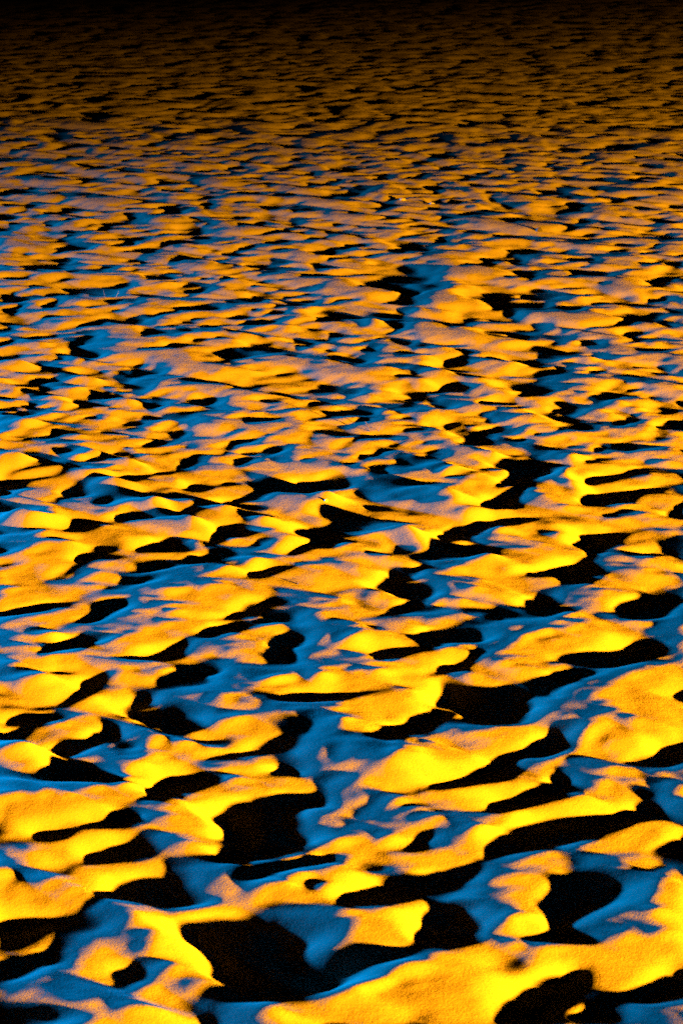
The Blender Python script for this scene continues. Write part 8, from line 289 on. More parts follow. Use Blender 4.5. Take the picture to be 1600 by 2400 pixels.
[2,14,-10,-2,3,1,-1,-4,-2,-6,-6,-3,3,9,8,0,-4,-9,-9,0,8,12,9,5,1,-4,-4,-7,-8,-11,2,9,11,4,0,-9,-4,3,3,2,10,10,-10,-28,-18,-5,3,16,15,10,4,-3,-10,-6,-3,-2,4,4,0,1,-6,-1,11,9,-4,-9,0,0,3,-1,-5,0,3,1,7,3,-1,2,8,-3,-9,-5,0,0,-2,-1,-2,0,0,1,3,-10,-5,9,4,6,11,1,-6,-9,-8,2,3,-1,0,-1,2,3,6,-5,-4,3,5,1,10,0,-26,-23,0,18,21,-4,-3,-1,6,7,5,-1,-12,-9,3,-12,-4,5,4,3,-3,-1,10,3,-2,0,2,7,5,-4,-7,-5,-3,-1,2,2,-1,-2,4,6,-1,-4,4,5,-4,-10,-5,6,3,-4,-8,-4,6,13,10,4,-6,-11,-5,3,4],
[-3,13,-1,0,1,-1,-2,-3,-4,-7,-5,-3,7,11,8,-6,-9,-11,-4,3,8,12,8,6,-2,-4,-5,-5,-5,-3,4,5,4,3,0,-12,-3,5,5,9,11,-6,-24,-22,-5,2,2,15,23,17,-6,-23,-15,7,4,-1,5,3,-3,-1,-2,-1,7,2,0,-1,-2,0,0,3,-10,-4,5,4,4,13,4,-2,-2,-3,-9,-2,0,-3,-1,0,-2,2,1,-1,0,-3,-11,1,13,14,8,-1,-11,-6,-9,0,7,2,-4,0,3,3,2,-5,-2,7,5,0,-1,-9,-22,-8,8,20,9,-6,4,1,0,1,5,6,-9,-17,-9,-3,10,4,0,-1,-1,1,3,3,2,5,4,2,-2,-3,-5,-1,-2,-2,-2,2,2,-2,2,3,0,1,0,3,-3,-6,-4,6,3,-6,-8,-2,4,14,8,3,-5,-6,-1,-1,-1],
[-11,19,5,1,-3,-2,-2,-4,-4,-7,-5,0,9,11,3,-9,-13,-6,0,5,7,7,8,7,1,-4,-6,-4,1,2,-1,-2,0,0,1,-5,-3,6,5,8,10,-19,-29,-10,7,6,-2,16,29,7,-19,-27,-6,14,5,3,3,-2,-6,2,1,3,1,-3,0,2,-2,1,2,-5,-11,-2,15,5,-5,11,15,2,-8,-10,-9,0,-1,-1,-2,-1,1,2,0,-1,-3,4,-7,-8,11,13,9,3,-14,-7,-2,-3,3,3,2,2,-1,0,-1,-1,2,7,-2,-8,-3,-7,-11,3,16,10,-3,-5,4,4,2,-2,2,7,-9,-15,-13,0,12,3,0,-1,3,0,-1,1,7,9,1,-5,-2,-1,-3,-1,1,-4,-4,0,5,0,-2,0,3,5,-2,-3,0,-2,0,5,0,-6,-6,-1,1,9,10,3,-5,-2,1,-4,-7],
[-15,23,8,0,-7,-1,-3,-3,-3,-6,-3,3,6,6,1,-14,-10,3,3,1,5,8,7,7,4,-3,-9,-3,3,-1,-5,-1,0,1,2,-2,-1,5,3,1,-2,-19,-18,1,12,8,-3,13,21,-4,-27,-18,12,15,-1,1,0,-2,-2,2,4,-2,-2,-2,1,2,0,1,-1,-14,-9,9,20,6,-9,-2,16,11,1,-14,-16,0,-1,-2,0,-1,3,0,-3,4,-3,3,1,-5,0,3,4,10,-5,-7,0,-5,0,1,1,6,1,1,-3,0,4,1,-9,-7,-1,-3,0,12,6,-2,-4,1,7,2,-2,-1,-3,4,-7,-15,-3,4,8,1,2,0,-2,1,3,-1,3,8,2,-3,-2,-2,-2,-2,1,-2,-5,0,5,-1,-4,3,6,3,-4,-4,1,1,2,3,-1,-5,-4,-2,-3,6,7,5,-2,-1,2,-7,-7],
[-19,23,4,7,0,-6,-3,-2,-3,-2,-3,-1,2,4,0,-3,-12,-4,8,4,-4,5,9,9,6,2,-4,-10,-1,1,-4,-3,2,0,2,1,-3,2,1,6,-5,-16,-13,-5,10,11,4,3,3,8,-6,-21,-5,20,6,-7,0,1,1,0,3,-1,-9,1,7,-1,2,-2,-1,-1,-17,-6,17,17,3,-5,-4,6,9,11,-5,-22,-5,1,-2,-1,2,1,-5,1,10,-2,-2,1,1,-1,-7,-3,13,3,-4,-1,-8,2,3,1,1,0,3,0,0,2,-6,-7,1,-1,-3,5,6,-2,-1,0,8,11,-2,-14,-6,-1,0,-1,-7,3,7,2,-1,-1,-2,2,1,6,-4,-4,8,7,-1,0,-3,-3,-3,-1,0,-4,0,4,-2,0,5,5,-1,-7,-4,3,2,4,4,-1,-4,-5,-5,-4,2,6,3,3,2,-2,-5,-5,-1],
[-18,20,6,4,2,-4,-4,-4,0,-2,-2,-2,4,1,-4,-6,-7,4,8,0,-4,5,13,8,2,-1,-6,-8,1,-3,-3,0,2,4,0,-4,-2,3,2,5,-8,-20,-9,6,11,4,4,5,-2,-3,-3,-6,4,9,-1,-4,1,3,2,-1,-2,-4,-8,6,13,-3,-2,-3,-1,2,-14,-6,19,10,-4,0,4,1,-1,11,2,-19,-6,0,-2,1,2,1,-10,6,10,-2,3,-3,-3,0,-4,-9,12,9,-6,-1,-4,0,5,1,-1,-3,3,2,0,-3,-6,0,4,-1,-7,3,1,2,4,0,10,9,-7,-20,-10,4,4,2,3,2,1,-3,2,-5,-4,8,5,-1,-5,-5,7,11,0,2,-1,-4,-3,-3,-2,-3,2,3,0,2,5,0,-4,-6,-3,2,3,8,5,-2,-4,-6,-7,-6,1,4,2,5,2,-1,-2,-1,0],
[-19,20,6,4,3,-4,-5,-3,0,-1,-5,1,2,1,-5,-6,-2,7,5,-4,0,8,12,6,-2,-2,-6,-9,1,-3,-4,3,4,3,-1,-3,1,2,-1,0,-6,-14,-8,5,9,6,3,3,-3,-4,-2,1,2,0,2,2,2,1,0,-3,-5,-1,0,4,9,-4,-6,-1,4,6,-11,-7,16,8,-10,-4,8,7,-5,3,3,-12,-6,-1,2,1,2,0,-10,0,13,-1,3,4,-9,-3,-2,-7,8,12,-4,-4,1,-2,3,1,-4,2,3,0,-3,-6,-2,5,1,-2,-5,3,2,3,0,5,10,0,-16,-13,-2,6,6,3,0,0,-2,0,4,-7,-11,11,8,-4,-5,-2,4,10,4,2,1,-4,0,-2,-8,-2,1,6,0,1,2,-5,1,-2,-2,0,4,5,5,-2,-4,-5,-9,-5,2,-1,1,6,3,1,4,0,-2],
[-16,16,5,6,1,-4,-4,-2,0,-2,-5,1,2,1,-4,-5,1,6,2,-2,0,11,11,2,-2,-2,-9,-8,-1,-2,-2,4,5,1,-2,1,1,-4,-5,-1,4,-6,-11,0,9,7,4,-3,-3,-2,1,-1,-2,0,7,4,2,2,-5,-7,0,1,6,1,-1,-5,-7,6,6,4,-4,-3,9,8,-9,-9,1,9,1,-3,0,-7,-4,1,3,2,2,-4,-11,-3,15,7,-4,5,-5,-8,2,-5,-1,10,6,-5,0,1,0,-2,-1,2,3,-4,-1,-9,1,6,-1,-1,1,-1,3,1,0,8,8,-11,-15,-3,3,5,3,4,-4,0,2,-2,2,-6,-16,11,13,-4,-3,-4,1,9,7,1,2,-3,3,1,-8,-8,3,6,1,-4,-3,-3,6,3,-2,1,2,0,3,0,-3,-8,-7,-1,-1,-4,1,9,3,2,6,3,-6],
[-6,2,5,7,2,-4,-1,-4,0,-3,-2,1,1,-2,-1,-1,2,2,2,-3,4,9,7,2,1,-2,-12,-10,2,0,0,1,1,3,0,3,-7,-9,-2,3,10,0,-12,-1,6,6,1,-4,-2,0,0,-1,-7,-1,13,5,1,7,-6,-11,2,4,4,-3,-3,-3,-8,8,8,-3,2,7,3,1,-3,-4,-7,2,2,-2,-4,-3,-1,2,5,3,0,-6,-6,-7,8,15,-3,-2,2,-8,0,-1,-8,9,11,-3,-3,2,-2,-2,1,4,-3,-1,-2,-14,0,16,-2,-1,2,-1,0,4,0,3,0,-10,-3,1,3,-2,1,5,-1,-2,2,0,-2,-6,-13,5,18,0,-5,-4,0,6,8,1,1,0,0,0,-2,-5,0,4,-1,-4,-7,-2,8,5,1,2,1,-2,2,0,-5,-8,-6,1,-4,-3,4,10,3,0,6,2,-6],
[4,-11,2,8,4,-2,0,-1,-3,-4,0,2,-2,-2,1,3,2,-2,0,-1,4,7,5,3,4,-4,-15,-5,2,0,1,0,-2,0,4,1,-8,-7,-2,6,11,-2,-10,2,2,3,1,0,-2,-1,-1,-2,-8,-4,14,12,1,4,-4,-10,4,3,-3,-3,0,0,-8,-3,13,4,-2,9,8,-6,-5,1,-6,-6,0,0,-3,0,-1,3,6,2,-1,-5,0,-7,-7,13,9,-5,2,-2,-6,-1,-4,5,8,5,-5,-1,-3,1,2,1,-3,0,-5,-17,-1,24,3,-9,4,5,0,4,-6,-7,1,1,0,0,0,-1,0,2,0,-4,1,3,-2,-2,-9,-4,16,9,-8,-1,1,6,3,0,0,0,-3,-3,3,-1,-2,3,-1,-5,-8,-2,6,8,3,3,1,0,2,-3,-6,-8,-4,1,-5,-2,7,10,1,-1,2,2,-5],
[8,-15,0,6,4,1,-1,1,-1,-3,-2,1,-1,-2,1,6,1,-5,-2,1,5,5,5,4,5,-9,-12,-2,1,-1,0,0,-2,-3,4,5,-6,-7,0,10,5,-10,-7,5,0,0,4,3,0,-3,-3,-1,-3,-6,9,15,2,-4,-3,-1,6,-3,-7,0,1,3,-5,-13,10,12,0,0,13,3,-9,-8,-4,-3,-1,-1,0,0,-2,3,8,0,-1,-3,-1,-1,-10,-4,15,5,0,-2,-7,0,1,1,1,4,4,-4,-3,3,2,-1,-4,-1,-6,-12,-6,22,8,-11,2,17,1,-6,-9,-8,7,5,-4,-1,-1,2,0,-2,1,-1,-2,-2,1,1,-6,-5,13,13,-5,-4,7,5,0,-7,-2,-1,0,-2,2,-1,-3,4,-1,-6,-8,-2,7,9,3,1,2,3,4,-2,-9,-9,0,0,-5,1,3,6,3,-3,2,-1,-2],
[6,-9,-1,2,1,0,0,2,4,0,-4,-1,-1,-3,2,5,1,-6,-2,4,5,3,5,6,3,-11,-12,-1,2,0,-1,-3,0,-4,5,8,-7,-6,6,14,-4,-22,-6,11,3,-5,2,9,0,-1,-6,1,5,-2,-5,5,7,-4,2,7,0,-6,-5,2,0,1,1,-9,-3,6,10,-2,8,8,-1,-10,-10,-1,-1,-2,1,0,-4,5,11,-3,1,-5,-4,4,-4,-13,5,17,-1,-3,-2,-3,1,5,-2,-3,5,0,-1,3,-1,-1,-3,-6,-3,-6,-10,13,15,-9,4,21,0,-15,-8,-4,7,4,-3,0,0,-3,2,-2,1,1,-1,-10,-5,4,5,4,11,7,-6,-7,5,10,-3,-7,-7,2,1,1,-1,-1,-2,2,-1,-8,-6,1,7,7,2,-1,2,6,6,0,-9,-9,1,1,-2,-3,-2,3,2,0,1,-1,-2],
[1,-2,3,0,-3,-2,-3,-1,5,8,1,-4,-2,0,-3,1,2,1,-4,-1,5,6,0,4,6,4,-10,-16,-1,1,6,-1,-5,1,-2,0,6,-2,-4,10,11,-16,-21,3,11,2,-5,0,7,1,0,0,-1,7,2,-12,-8,3,7,12,8,-8,-5,-3,0,1,-1,3,-2,-6,-3,14,3,-3,3,3,-1,-9,-4,-2,0,0,1,-6,6,13,-5,0,-3,-4,2,0,-8,-8,13,7,-2,0,-2,-2,7,-2,-4,1,0,2,6,-2,-7,-3,-5,-1,-4,-12,7,20,2,3,14,-3,-16,-5,-3,0,9,2,0,-3,-4,2,0,-1,2,-2,-14,-7,9,17,10,2,-2,-6,-8,-1,8,0,-2,0,0,0,-1,-2,-1,-2,1,-2,-7,-5,6,7,3,-1,0,2,5,6,1,-4,-8,0,2,-2,-5,-4,0,3,1,-2,0,2,6],
[-4,5,4,1,-4,-4,-7,-3,7,8,2,-3,1,1,-3,0,-1,0,-2,-2,8,6,-3,1,8,8,-9,-19,-3,2,3,5,0,-2,-7,-8,6,10,3,2,-4,-12,-7,9,4,-5,1,0,0,-1,5,7,2,-2,-3,-4,-9,-2,5,17,8,-8,-2,-5,-2,2,1,-1,-1,1,3,8,-3,-6,-3,2,2,1,-8,-2,3,-2,2,-5,4,11,-3,-1,0,-3,-3,1,-1,-12,0,16,0,-4,2,5,1,-3,-3,0,1,2,5,-4,-9,-2,-2,0,-5,-10,2,21,11,2,6,-7,-12,-1,-7,-4,13,10,-1,-6,-5,2,0,-1,-2,0,-7,-6,10,17,5,-3,-8,-4,-2,1,0,-2,1,9,0,-5,-2,-1,0,0,-4,-3,-5,1,6,6,0,-1,-1,2,1,5,4,1,-6,-1,-1,-2,-5,-3,0,1,0,0,0,5,4],
[-5,6,6,0,-4,-6,-6,-4,5,8,3,2,-1,-1,0,-2,-3,3,-4,0,6,7,-4,-1,9,12,-7,-18,-8,-1,1,12,6,-4,-19,-14,7,24,11,-10,-10,-5,2,4,-2,-2,1,0,-4,1,5,8,7,-6,-11,2,0,-1,-1,5,11,-1,-3,-4,-2,2,0,-2,-2,8,9,-2,-4,-6,-7,-3,3,7,-3,-4,4,-3,1,-1,-3,8,5,-2,0,-3,-4,0,0,-7,-8,12,8,-9,3,14,-3,-3,-2,-2,1,3,-1,-6,-5,-1,0,1,-2,-10,-5,19,14,1,5,-3,-12,-1,-5,-9,9,16,1,-6,-2,-2,-2,-1,-1,0,2,0,3,7,0,-7,-4,-1,3,1,1,-3,2,7,-2,-7,3,0,-2,-2,-6,-2,0,5,7,2,-4,-2,2,-2,1,4,5,3,-3,-4,-1,-1,-3,-4,-2,1,0,3,1,4,2],
[-4,5,4,-1,-5,-4,-2,-3,4,9,4,-1,-6,-2,5,-4,-2,2,0,0,7,0,-4,2,11,15,-8,-20,-8,-6,3,18,3,-9,-15,-13,3,25,13,-10,-11,2,0,-2,-1,-1,0,0,0,4,2,0,4,3,-9,1,1,2,-3,-4,9,5,-2,-2,-3,2,-4,-1,5,11,1,-8,1,-2,-15,-1,4,4,7,-5,-2,2,-2,-1,-6,5,11,2,-3,-3,-4,-2,-2,0,-8,0,13,-2,-2,13,2,-4,-3,-1,0,1,-5,-5,-2,1,1,1,-1,-9,-9,15,15,0,4,5,-12,-2,2,-14,-2,17,6,-7,1,0,-2,-4,-1,3,5,0,0,-3,-2,-2,2,-1,0,2,-1,3,3,0,-4,-3,4,2,-6,-9,-1,1,4,8,7,-4,-6,-1,2,-2,-1,3,5,3,-2,-3,-1,1,-2,-5,-5,2,2,2,1,5,0],
[-2,2,0,-3,-2,0,3,2,3,2,2,-5,-6,-4,7,1,-5,2,4,4,1,-6,-1,7,13,13,-10,-20,-7,-6,3,19,-4,-13,-4,-2,-2,12,6,-2,-4,1,-1,-2,-4,-3,2,4,4,2,1,-5,3,4,-2,-2,0,-1,-1,-4,2,13,-1,-2,-3,-3,-3,3,12,5,-5,-8,2,-8,-12,8,5,-4,10,1,-9,3,-3,-3,-3,5,9,5,-3,-3,-6,-3,-1,2,-3,-10,9,13,-3,4,4,-4,-1,0,-1,-5,-4,-3,2,1,0,1,0,-6,-10,6,15,3,0,9,-3,-5,4,-11,-14,11,9,-1,-1,3,0,-4,-2,6,0,-1,-3,-2,0,0,1,-2,3,1,-2,4,4,-6,-1,-3,1,6,-8,-9,3,4,4,6,5,-5,-4,1,-2,-4,-4,6,6,2,-3,-2,2,1,-2,-5,-6,4,3,-6,1,8,4],
[-5,5,-3,-3,1,4,8,3,-4,-3,-3,-2,-5,-5,6,7,-4,-1,5,6,-1,-8,1,9,14,10,-11,-19,-3,0,-7,7,1,-7,-1,5,-1,-1,-3,3,4,2,-1,-5,-5,-8,9,8,2,0,-1,5,2,-3,-4,-2,2,-3,0,-6,1,18,4,-5,-6,-7,4,8,9,-4,-7,-3,-3,-11,1,8,4,-5,2,10,-5,-9,0,1,-2,2,6,5,1,-4,-7,-3,1,0,2,-6,1,13,1,-4,1,1,2,0,-4,-7,-2,0,2,1,0,1,1,-3,-10,-2,11,8,-1,9,6,-6,-3,-1,-15,-4,9,5,1,0,1,3,0,0,-2,-2,-3,0,-1,1,0,2,1,0,-2,2,5,-4,0,-6,-5,8,-2,0,-4,2,2,6,7,-3,-3,-2,-4,-7,-4,5,10,3,-1,-3,1,0,-2,-4,-3,4,1,-12,1,12,7],
[-10,11,-3,-2,3,5,6,0,-6,-6,-2,0,-3,-6,6,9,-2,-4,3,6,-1,-5,3,9,12,10,-15,-17,4,6,-17,-13,6,11,1,-3,2,-3,-4,2,4,0,3,-4,-4,-10,2,13,7,2,2,1,-2,-7,-2,0,0,-2,-2,-5,1,23,7,-11,-9,-2,10,7,-1,-7,-4,-5,-5,-3,6,3,2,0,-3,5,3,-9,-1,4,-4,-1,3,5,5,-2,-9,-4,3,1,1,2,-1,3,-1,-2,-1,5,3,-3,-4,-5,0,2,-1,1,1,0,1,1,-7,-8,3,11,3,6,9,-7,-6,6,-4,-12,-1,3,5,0,1,9,0,-5,-3,-2,-1,-1,0,1,1,3,0,-2,1,-2,3,3,-1,-12,-4,9,3,5,-11,-4,5,9,9,-2,-6,-4,-6,-5,-4,4,7,7,2,-2,-3,-1,-1,-2,-1,5,-3,-14,0,12,11],
[-17,21,-3,0,3,3,0,-4,-6,-3,3,2,-3,-5,3,5,1,-2,0,2,3,-1,3,9,13,4,-17,-12,15,5,-27,-25,1,17,16,-3,-7,2,-1,1,-3,-3,8,1,1,-9,-8,8,15,6,-1,-8,-4,-1,-1,-1,-1,-1,0,1,0,17,6,-12,-6,6,10,-2,-6,-4,-4,-6,-2,2,1,4,3,3,-4,-6,7,0,-1,-1,-1,-8,4,7,4,-3,-6,-1,3,0,0,3,-1,-2,1,-2,2,0,3,-3,-3,-1,0,1,-3,2,3,-1,0,1,0,-11,-7,12,9,5,4,-6,-5,8,6,-8,-12,0,5,1,3,5,-2,-4,-2,-1,-1,1,-1,1,3,2,-1,-2,2,-3,1,6,-4,-19,1,19,1,-2,-8,-5,6,13,9,-3,-10,-7,-4,-1,-2,-1,5,6,5,0,-3,-3,1,-1,0,5,-3,-14,-4,10,9],
[-27,33,1,-3,0,2,0,-3,-6,-5,2,5,3,-1,-4,-3,-2,5,3,-2,0,4,1,6,10,11,-2,-17,0,18,-2,-30,-28,-5,7,21,11,-5,-3,0,-1,-1,-2,5,3,4,0,-8,-2,9,3,-4,-3,-1,2,-6,-3,5,2,2,7,-8,3,11,-3,-2,8,0,-6,-4,-5,-3,-3,1,0,-2,5,6,-1,-1,-2,2,1,-2,-2,1,-9,1,8,3,-1,-4,1,1,0,0,1,0,-1,0,-1,2,-3,1,-1,-2,1,0,0,-5,1,7,1,2,-4,1,-8,-14,9,18,5,-2,-4,-6,4,10,1,-13,-5,7,0,1,1,-1,-2,-2,0,-1,0,0,3,2,-1,0,0,1,-3,3,3,-5,-18,-2,24,2,-10,-5,0,7,15,7,-6,-12,-7,-2,1,-1,0,1,2,3,2,0,1,0,0,0,3,0,-9,-7,1,6,7],
[-27,33,0,1,-1,2,-3,-6,-4,-2,2,3,2,2,0,-9,-4,5,5,0,-1,3,4,8,8,10,-4,-16,9,14,-10,-24,-26,-10,0,12,22,3,-6,0,-3,1,2,0,3,5,2,-4,-3,0,0,0,1,0,0,-13,-3,14,7,0,3,-10,-4,21,4,-3,1,-6,-4,-6,-2,-3,1,0,-1,0,3,5,0,0,2,-3,-2,0,0,1,-6,-5,4,4,5,-1,-1,-2,0,3,-1,0,-1,0,0,0,-2,-2,-1,1,2,-2,1,-5,-1,8,4,2,-1,1,-10,-20,6,22,9,-5,-5,-3,-1,10,7,-9,-8,3,2,1,0,-2,-2,-2,1,-1,0,1,4,-1,-6,2,4,2,-1,3,-1,-1,-15,-14,21,11,-11,-4,2,9,13,5,-9,-10,-5,-2,2,0,0,0,-1,-2,2,3,5,1,1,0,-1,2,-3,-5,-6,1,5],
[-25,30,1,3,-2,1,-2,-6,-3,-1,-2,-1,1,4,5,-6,-8,2,7,2,-2,2,7,7,8,9,-4,-14,8,11,-15,-14,-19,-17,-5,8,22,10,-8,-1,0,3,1,-1,3,4,-2,-1,-1,-1,0,2,-1,-1,-1,-10,-10,15,19,-2,-8,-3,4,17,3,-7,-3,-6,-4,-4,-2,0,1,-1,0,3,3,1,1,-2,-1,-1,0,1,-1,-2,-1,-6,0,5,8,0,-4,-2,4,1,-3,0,0,1,-2,-1,-5,1,2,3,3,-7,0,1,-7,6,10,-4,2,12,-12,-25,-1,18,14,-4,-4,2,-1,-1,6,5,-5,-5,1,1,-2,-1,-3,1,0,-2,2,3,2,-3,-7,-1,5,8,2,-1,-4,1,-11,-20,12,18,-2,-5,0,9,12,2,-9,-8,-3,-1,-1,2,0,-1,-3,-2,-1,3,5,5,2,1,-1,-2,2,-2,-7,-3,2],
[-22,31,2,-1,-3,-2,-4,-2,-1,0,-4,-3,-3,6,7,0,-8,-2,4,3,2,1,7,8,5,9,-3,-16,5,13,-14,-16,-16,-14,-4,12,15,7,-3,-2,2,2,0,2,-1,1,-1,1,-2,0,2,-2,0,-1,0,-3,-14,2,24,7,-9,3,6,4,-1,-3,-5,-5,-3,-4,0,1,0,0,3,2,1,-1,-1,-1,-1,2,-1,0,-2,-4,-1,0,3,4,5,-3,-4,2,3,-4,2,2,-4,0,-1,-2,-8,5,7,-1,4,-6,0,4,-18,4,23,-6,-6,17,0,-27,-9,12,9,-1,1,4,2,-7,0,10,2,-4,0,-1,-7,0,1,-2,-1,1,4,2,-2,-3,-3,-5,4,11,5,-5,-3,-1,-11,-17,6,20,7,-8,-3,11,10,1,-8,-7,-4,0,0,0,-1,-1,-2,0,-1,-2,3,6,5,4,-1,-3,-1,0,-4,-2,-1],
[-14,30,-1,-6,-4,-5,-6,-2,6,4,-4,-7,-6,3,11,4,-3,-5,-1,1,5,4,7,5,5,9,-2,-17,0,8,-12,-19,-11,-6,4,16,3,0,4,-3,2,4,-1,-1,0,0,-1,1,-4,2,6,-4,-1,1,0,1,-13,-12,17,20,2,-1,4,-2,-1,-4,-6,-3,-3,-3,2,1,0,2,2,0,-1,-1,0,0,0,0,-1,0,-2,-6,-4,6,7,2,2,1,-4,2,-3,-7,6,9,-7,-3,-1,1,-11,-1,15,-1,1,0,4,-4,-22,0,33,2,-14,7,10,-18,-11,6,1,-3,2,6,4,-2,-3,4,1,2,4,1,-11,0,3,-6,0,3,5,-1,-5,-1,1,-8,-3,17,9,-7,-5,-4,-8,-15,3,23,10,-12,-4,11,12,2,-8,-8,-5,-3,2,2,-2,-1,1,-2,-1,-3,0,6,7,5,0,-5,-2,1,-1,-2,-3],
[4,11,-4,-5,-4,-5,-8,0,9,8,-5,-9,-9,2,12,8,-1,-2,-6,-1,6,5,3,7,7,8,0,-17,-5,-7,-16,-10,1,3,10,6,-2,1,2,-7,6,7,-2,0,-2,0,0,-3,-4,3,11,-2,-3,-1,-1,4,-11,-17,8,24,10,2,1,-4,-5,-5,-4,-4,-2,1,1,0,2,2,0,-1,-1,-1,1,0,0,-1,0,1,-2,-10,-8,11,14,-3,1,6,-4,-4,-8,-2,10,8,-4,-6,-3,4,-9,-10,17,7,-2,0,1,-5,-23,-1,35,12,-16,-7,9,-1,-5,-1,-6,-3,2,0,2,2,4,0,0,2,4,0,-7,0,2,-5,1,5,1,-3,-2,-1,1,-8,-7,12,19,-7,-10,-4,-4,-14,2,21,11,-11,-6,11,13,3,-5,-11,-7,-7,3,6,2,-1,-1,-3,-1,-2,-1,2,9,6,-2,-6,-1,4,0,-5,-3],
[19,-11,-2,-4,-2,-4,-3,0,4,3,-1,-3,-10,3,7,7,0,1,-1,-3,1,3,1,12,12,8,-6,-20,-11,-15,-12,-1,10,9,4,0,0,3,-4,-8,9,9,-4,4,-2,-4,-1,1,-5,0,12,1,-3,-1,-2,2,-6,-13,6,17,7,4,2,-7,-5,-5,-2,-3,0,1,0,1,3,0,-1,-1,-1,1,0,0,0,-1,1,-1,-1,-6,-8,9,9,0,1,2,-3,-4,-10,6,10,0,3,-4,-8,4,-2,-9,10,5,-1,-3,3,-3,-23,-2,32,13,-9,-11,6,5,-3,-6,-6,1,7,-4,-7,-1,11,5,0,-2,-1,-6,-6,8,4,-4,2,5,-4,-3,0,0,-1,-2,-10,3,18,-1,-8,0,-3,-12,-7,16,13,-2,-4,3,10,8,-4,-11,-11,-8,1,10,6,2,-2,-3,-2,0,-5,1,5,6,-1,-5,1,4,2,-7,-5],
[24,-19,-2,-4,-1,1,-1,-1,-4,-2,6,3,-3,-1,1,1,1,3,4,-1,-4,0,6,14,11,4,-13,-21,-14,-12,-4,6,13,4,0,1,2,2,-10,-9,13,12,-6,3,2,-8,0,7,-8,-8,13,6,-3,-3,0,2,-1,-6,1,9,3,3,1,-6,-4,-3,-2,-1,1,-1,-1,7,2,-4,-1,-1,1,0,0,0,0,-1,1,-3,-1,0,-1,1,2,1,3,-1,-1,0,-10,2,10,-2,3,4,-8,-3,2,-3,4,0,1,-1,5,-1,-23,-7,26,17,-3,-8,2,2,-9,-7,-1,7,8,1,-11,-4,8,6,-1,-5,1,-9,-7,14,3,0,4,0,-4,-3,1,-1,-2,1,-7,-2,6,5,1,-1,-1,-10,-8,7,14,4,-3,-1,3,11,-1,-12,-9,-10,-1,9,10,3,2,-2,0,-4,-5,-3,2,5,1,-1,1,4,1,-7,-7],
[19,-13,1,-6,-7,4,4,-1,-6,-8,2,9,6,1,-1,-6,-5,2,7,3,1,-4,1,7,12,9,-5,-17,-15,-12,-8,4,14,3,0,2,2,1,-1,-9,-11,8,20,-3,-4,4,-2,1,7,-13,-16,12,12,-1,-3,1,1,5,-3,-6,5,6,1,-2,-5,-4,-2,0,-1,1,-4,-2,11,5,-4,-3,0,-1,0,0,-1,1,-1,0,-3,0,0,1,1,-1,3,1,0,-1,2,-6,-6,4,6,0,5,-2,-7,1,2,0,0,1,2,3,0,-18,-11,16,23,3,-13,-1,-1,-8,-9,5,14,0,0,-1,-2,1,-1,-1,-1,1,-11,-5,15,-2,8,7,-7,-1,0,-5,-1,-1,0,0,-4,-8,5,13,-3,-3,0,-2,0,6,4,-1,-6,1,10,3,-10,-9,-9,-2,7,10,3,5,3,0,-6,-8,-2,0,3,4,0,3,2,-2,-6,-6,0],
[22,-14,-3,-6,-5,4,4,-3,-7,-5,4,8,6,2,-3,-8,-4,3,7,2,1,0,1,6,10,5,-12,-17,-10,-8,0,10,8,-3,2,3,0,-2,0,-5,-9,-3,20,6,-7,3,4,1,3,-14,-13,8,8,-3,1,4,2,2,3,-3,2,3,-2,-4,-4,-3,0,0,-1,1,-1,-4,6,5,-1,1,-1,-1,-2,-1,1,-1,0,-2,-1,0,1,0,1,0,3,1,-1,-1,-2,1,-4,-4,4,6,1,0,-2,-2,2,0,0,1,2,1,-3,-7,-7,3,17,8,-11,-3,1,-6,-9,1,16,1,-6,4,8,-5,-6,1,0,-4,-11,2,12,-5,12,10,-9,-2,-1,-5,-1,0,-1,1,-2,-16,4,18,4,-6,2,-1,-1,3,-2,-1,-6,2,7,6,-7,-9,-9,-1,6,8,3,7,6,-1,-11,-7,2,3,1,1,1,1,3,-2,-6,-7,-1],
[26,-21,-2,-3,-3,0,2,-2,-4,-1,2,2,3,6,-3,-5,-3,2,7,-1,1,4,2,5,7,0,-15,-15,-9,-4,12,10,0,0,1,-1,-2,-1,-1,1,-7,-9,8,14,0,4,3,1,-1,-11,-11,8,4,-8,-1,11,4,-2,4,4,0,-3,-3,-4,-3,-2,1,0,0,0,4,-2,1,-1,-2,2,-2,2,1,1,0,-3,-2,0,-2,2,1,0,0,1,2,1,-2,0,-2,0,2,-9,-4,13,3,0,-1,-2,1,-2,1,4,0,-3,-3,-2,2,-3,4,9,-3,-4,-2,1,-7,-9,11,11,-7,0,13,-2,-8,-1,-2,-6,-10,9,10,-7,13,9,-7,-5,0,-2,-4,-1,0,0,-2,-7,1,13,3,-5,-2,2,1,1,-1,-6,-3,3,9,4,-6,-8,-10,0,5,7,5,6,8,-4,-14,-6,9,6,-2,-3,-1,1,4,-1,-5,-7,-5],
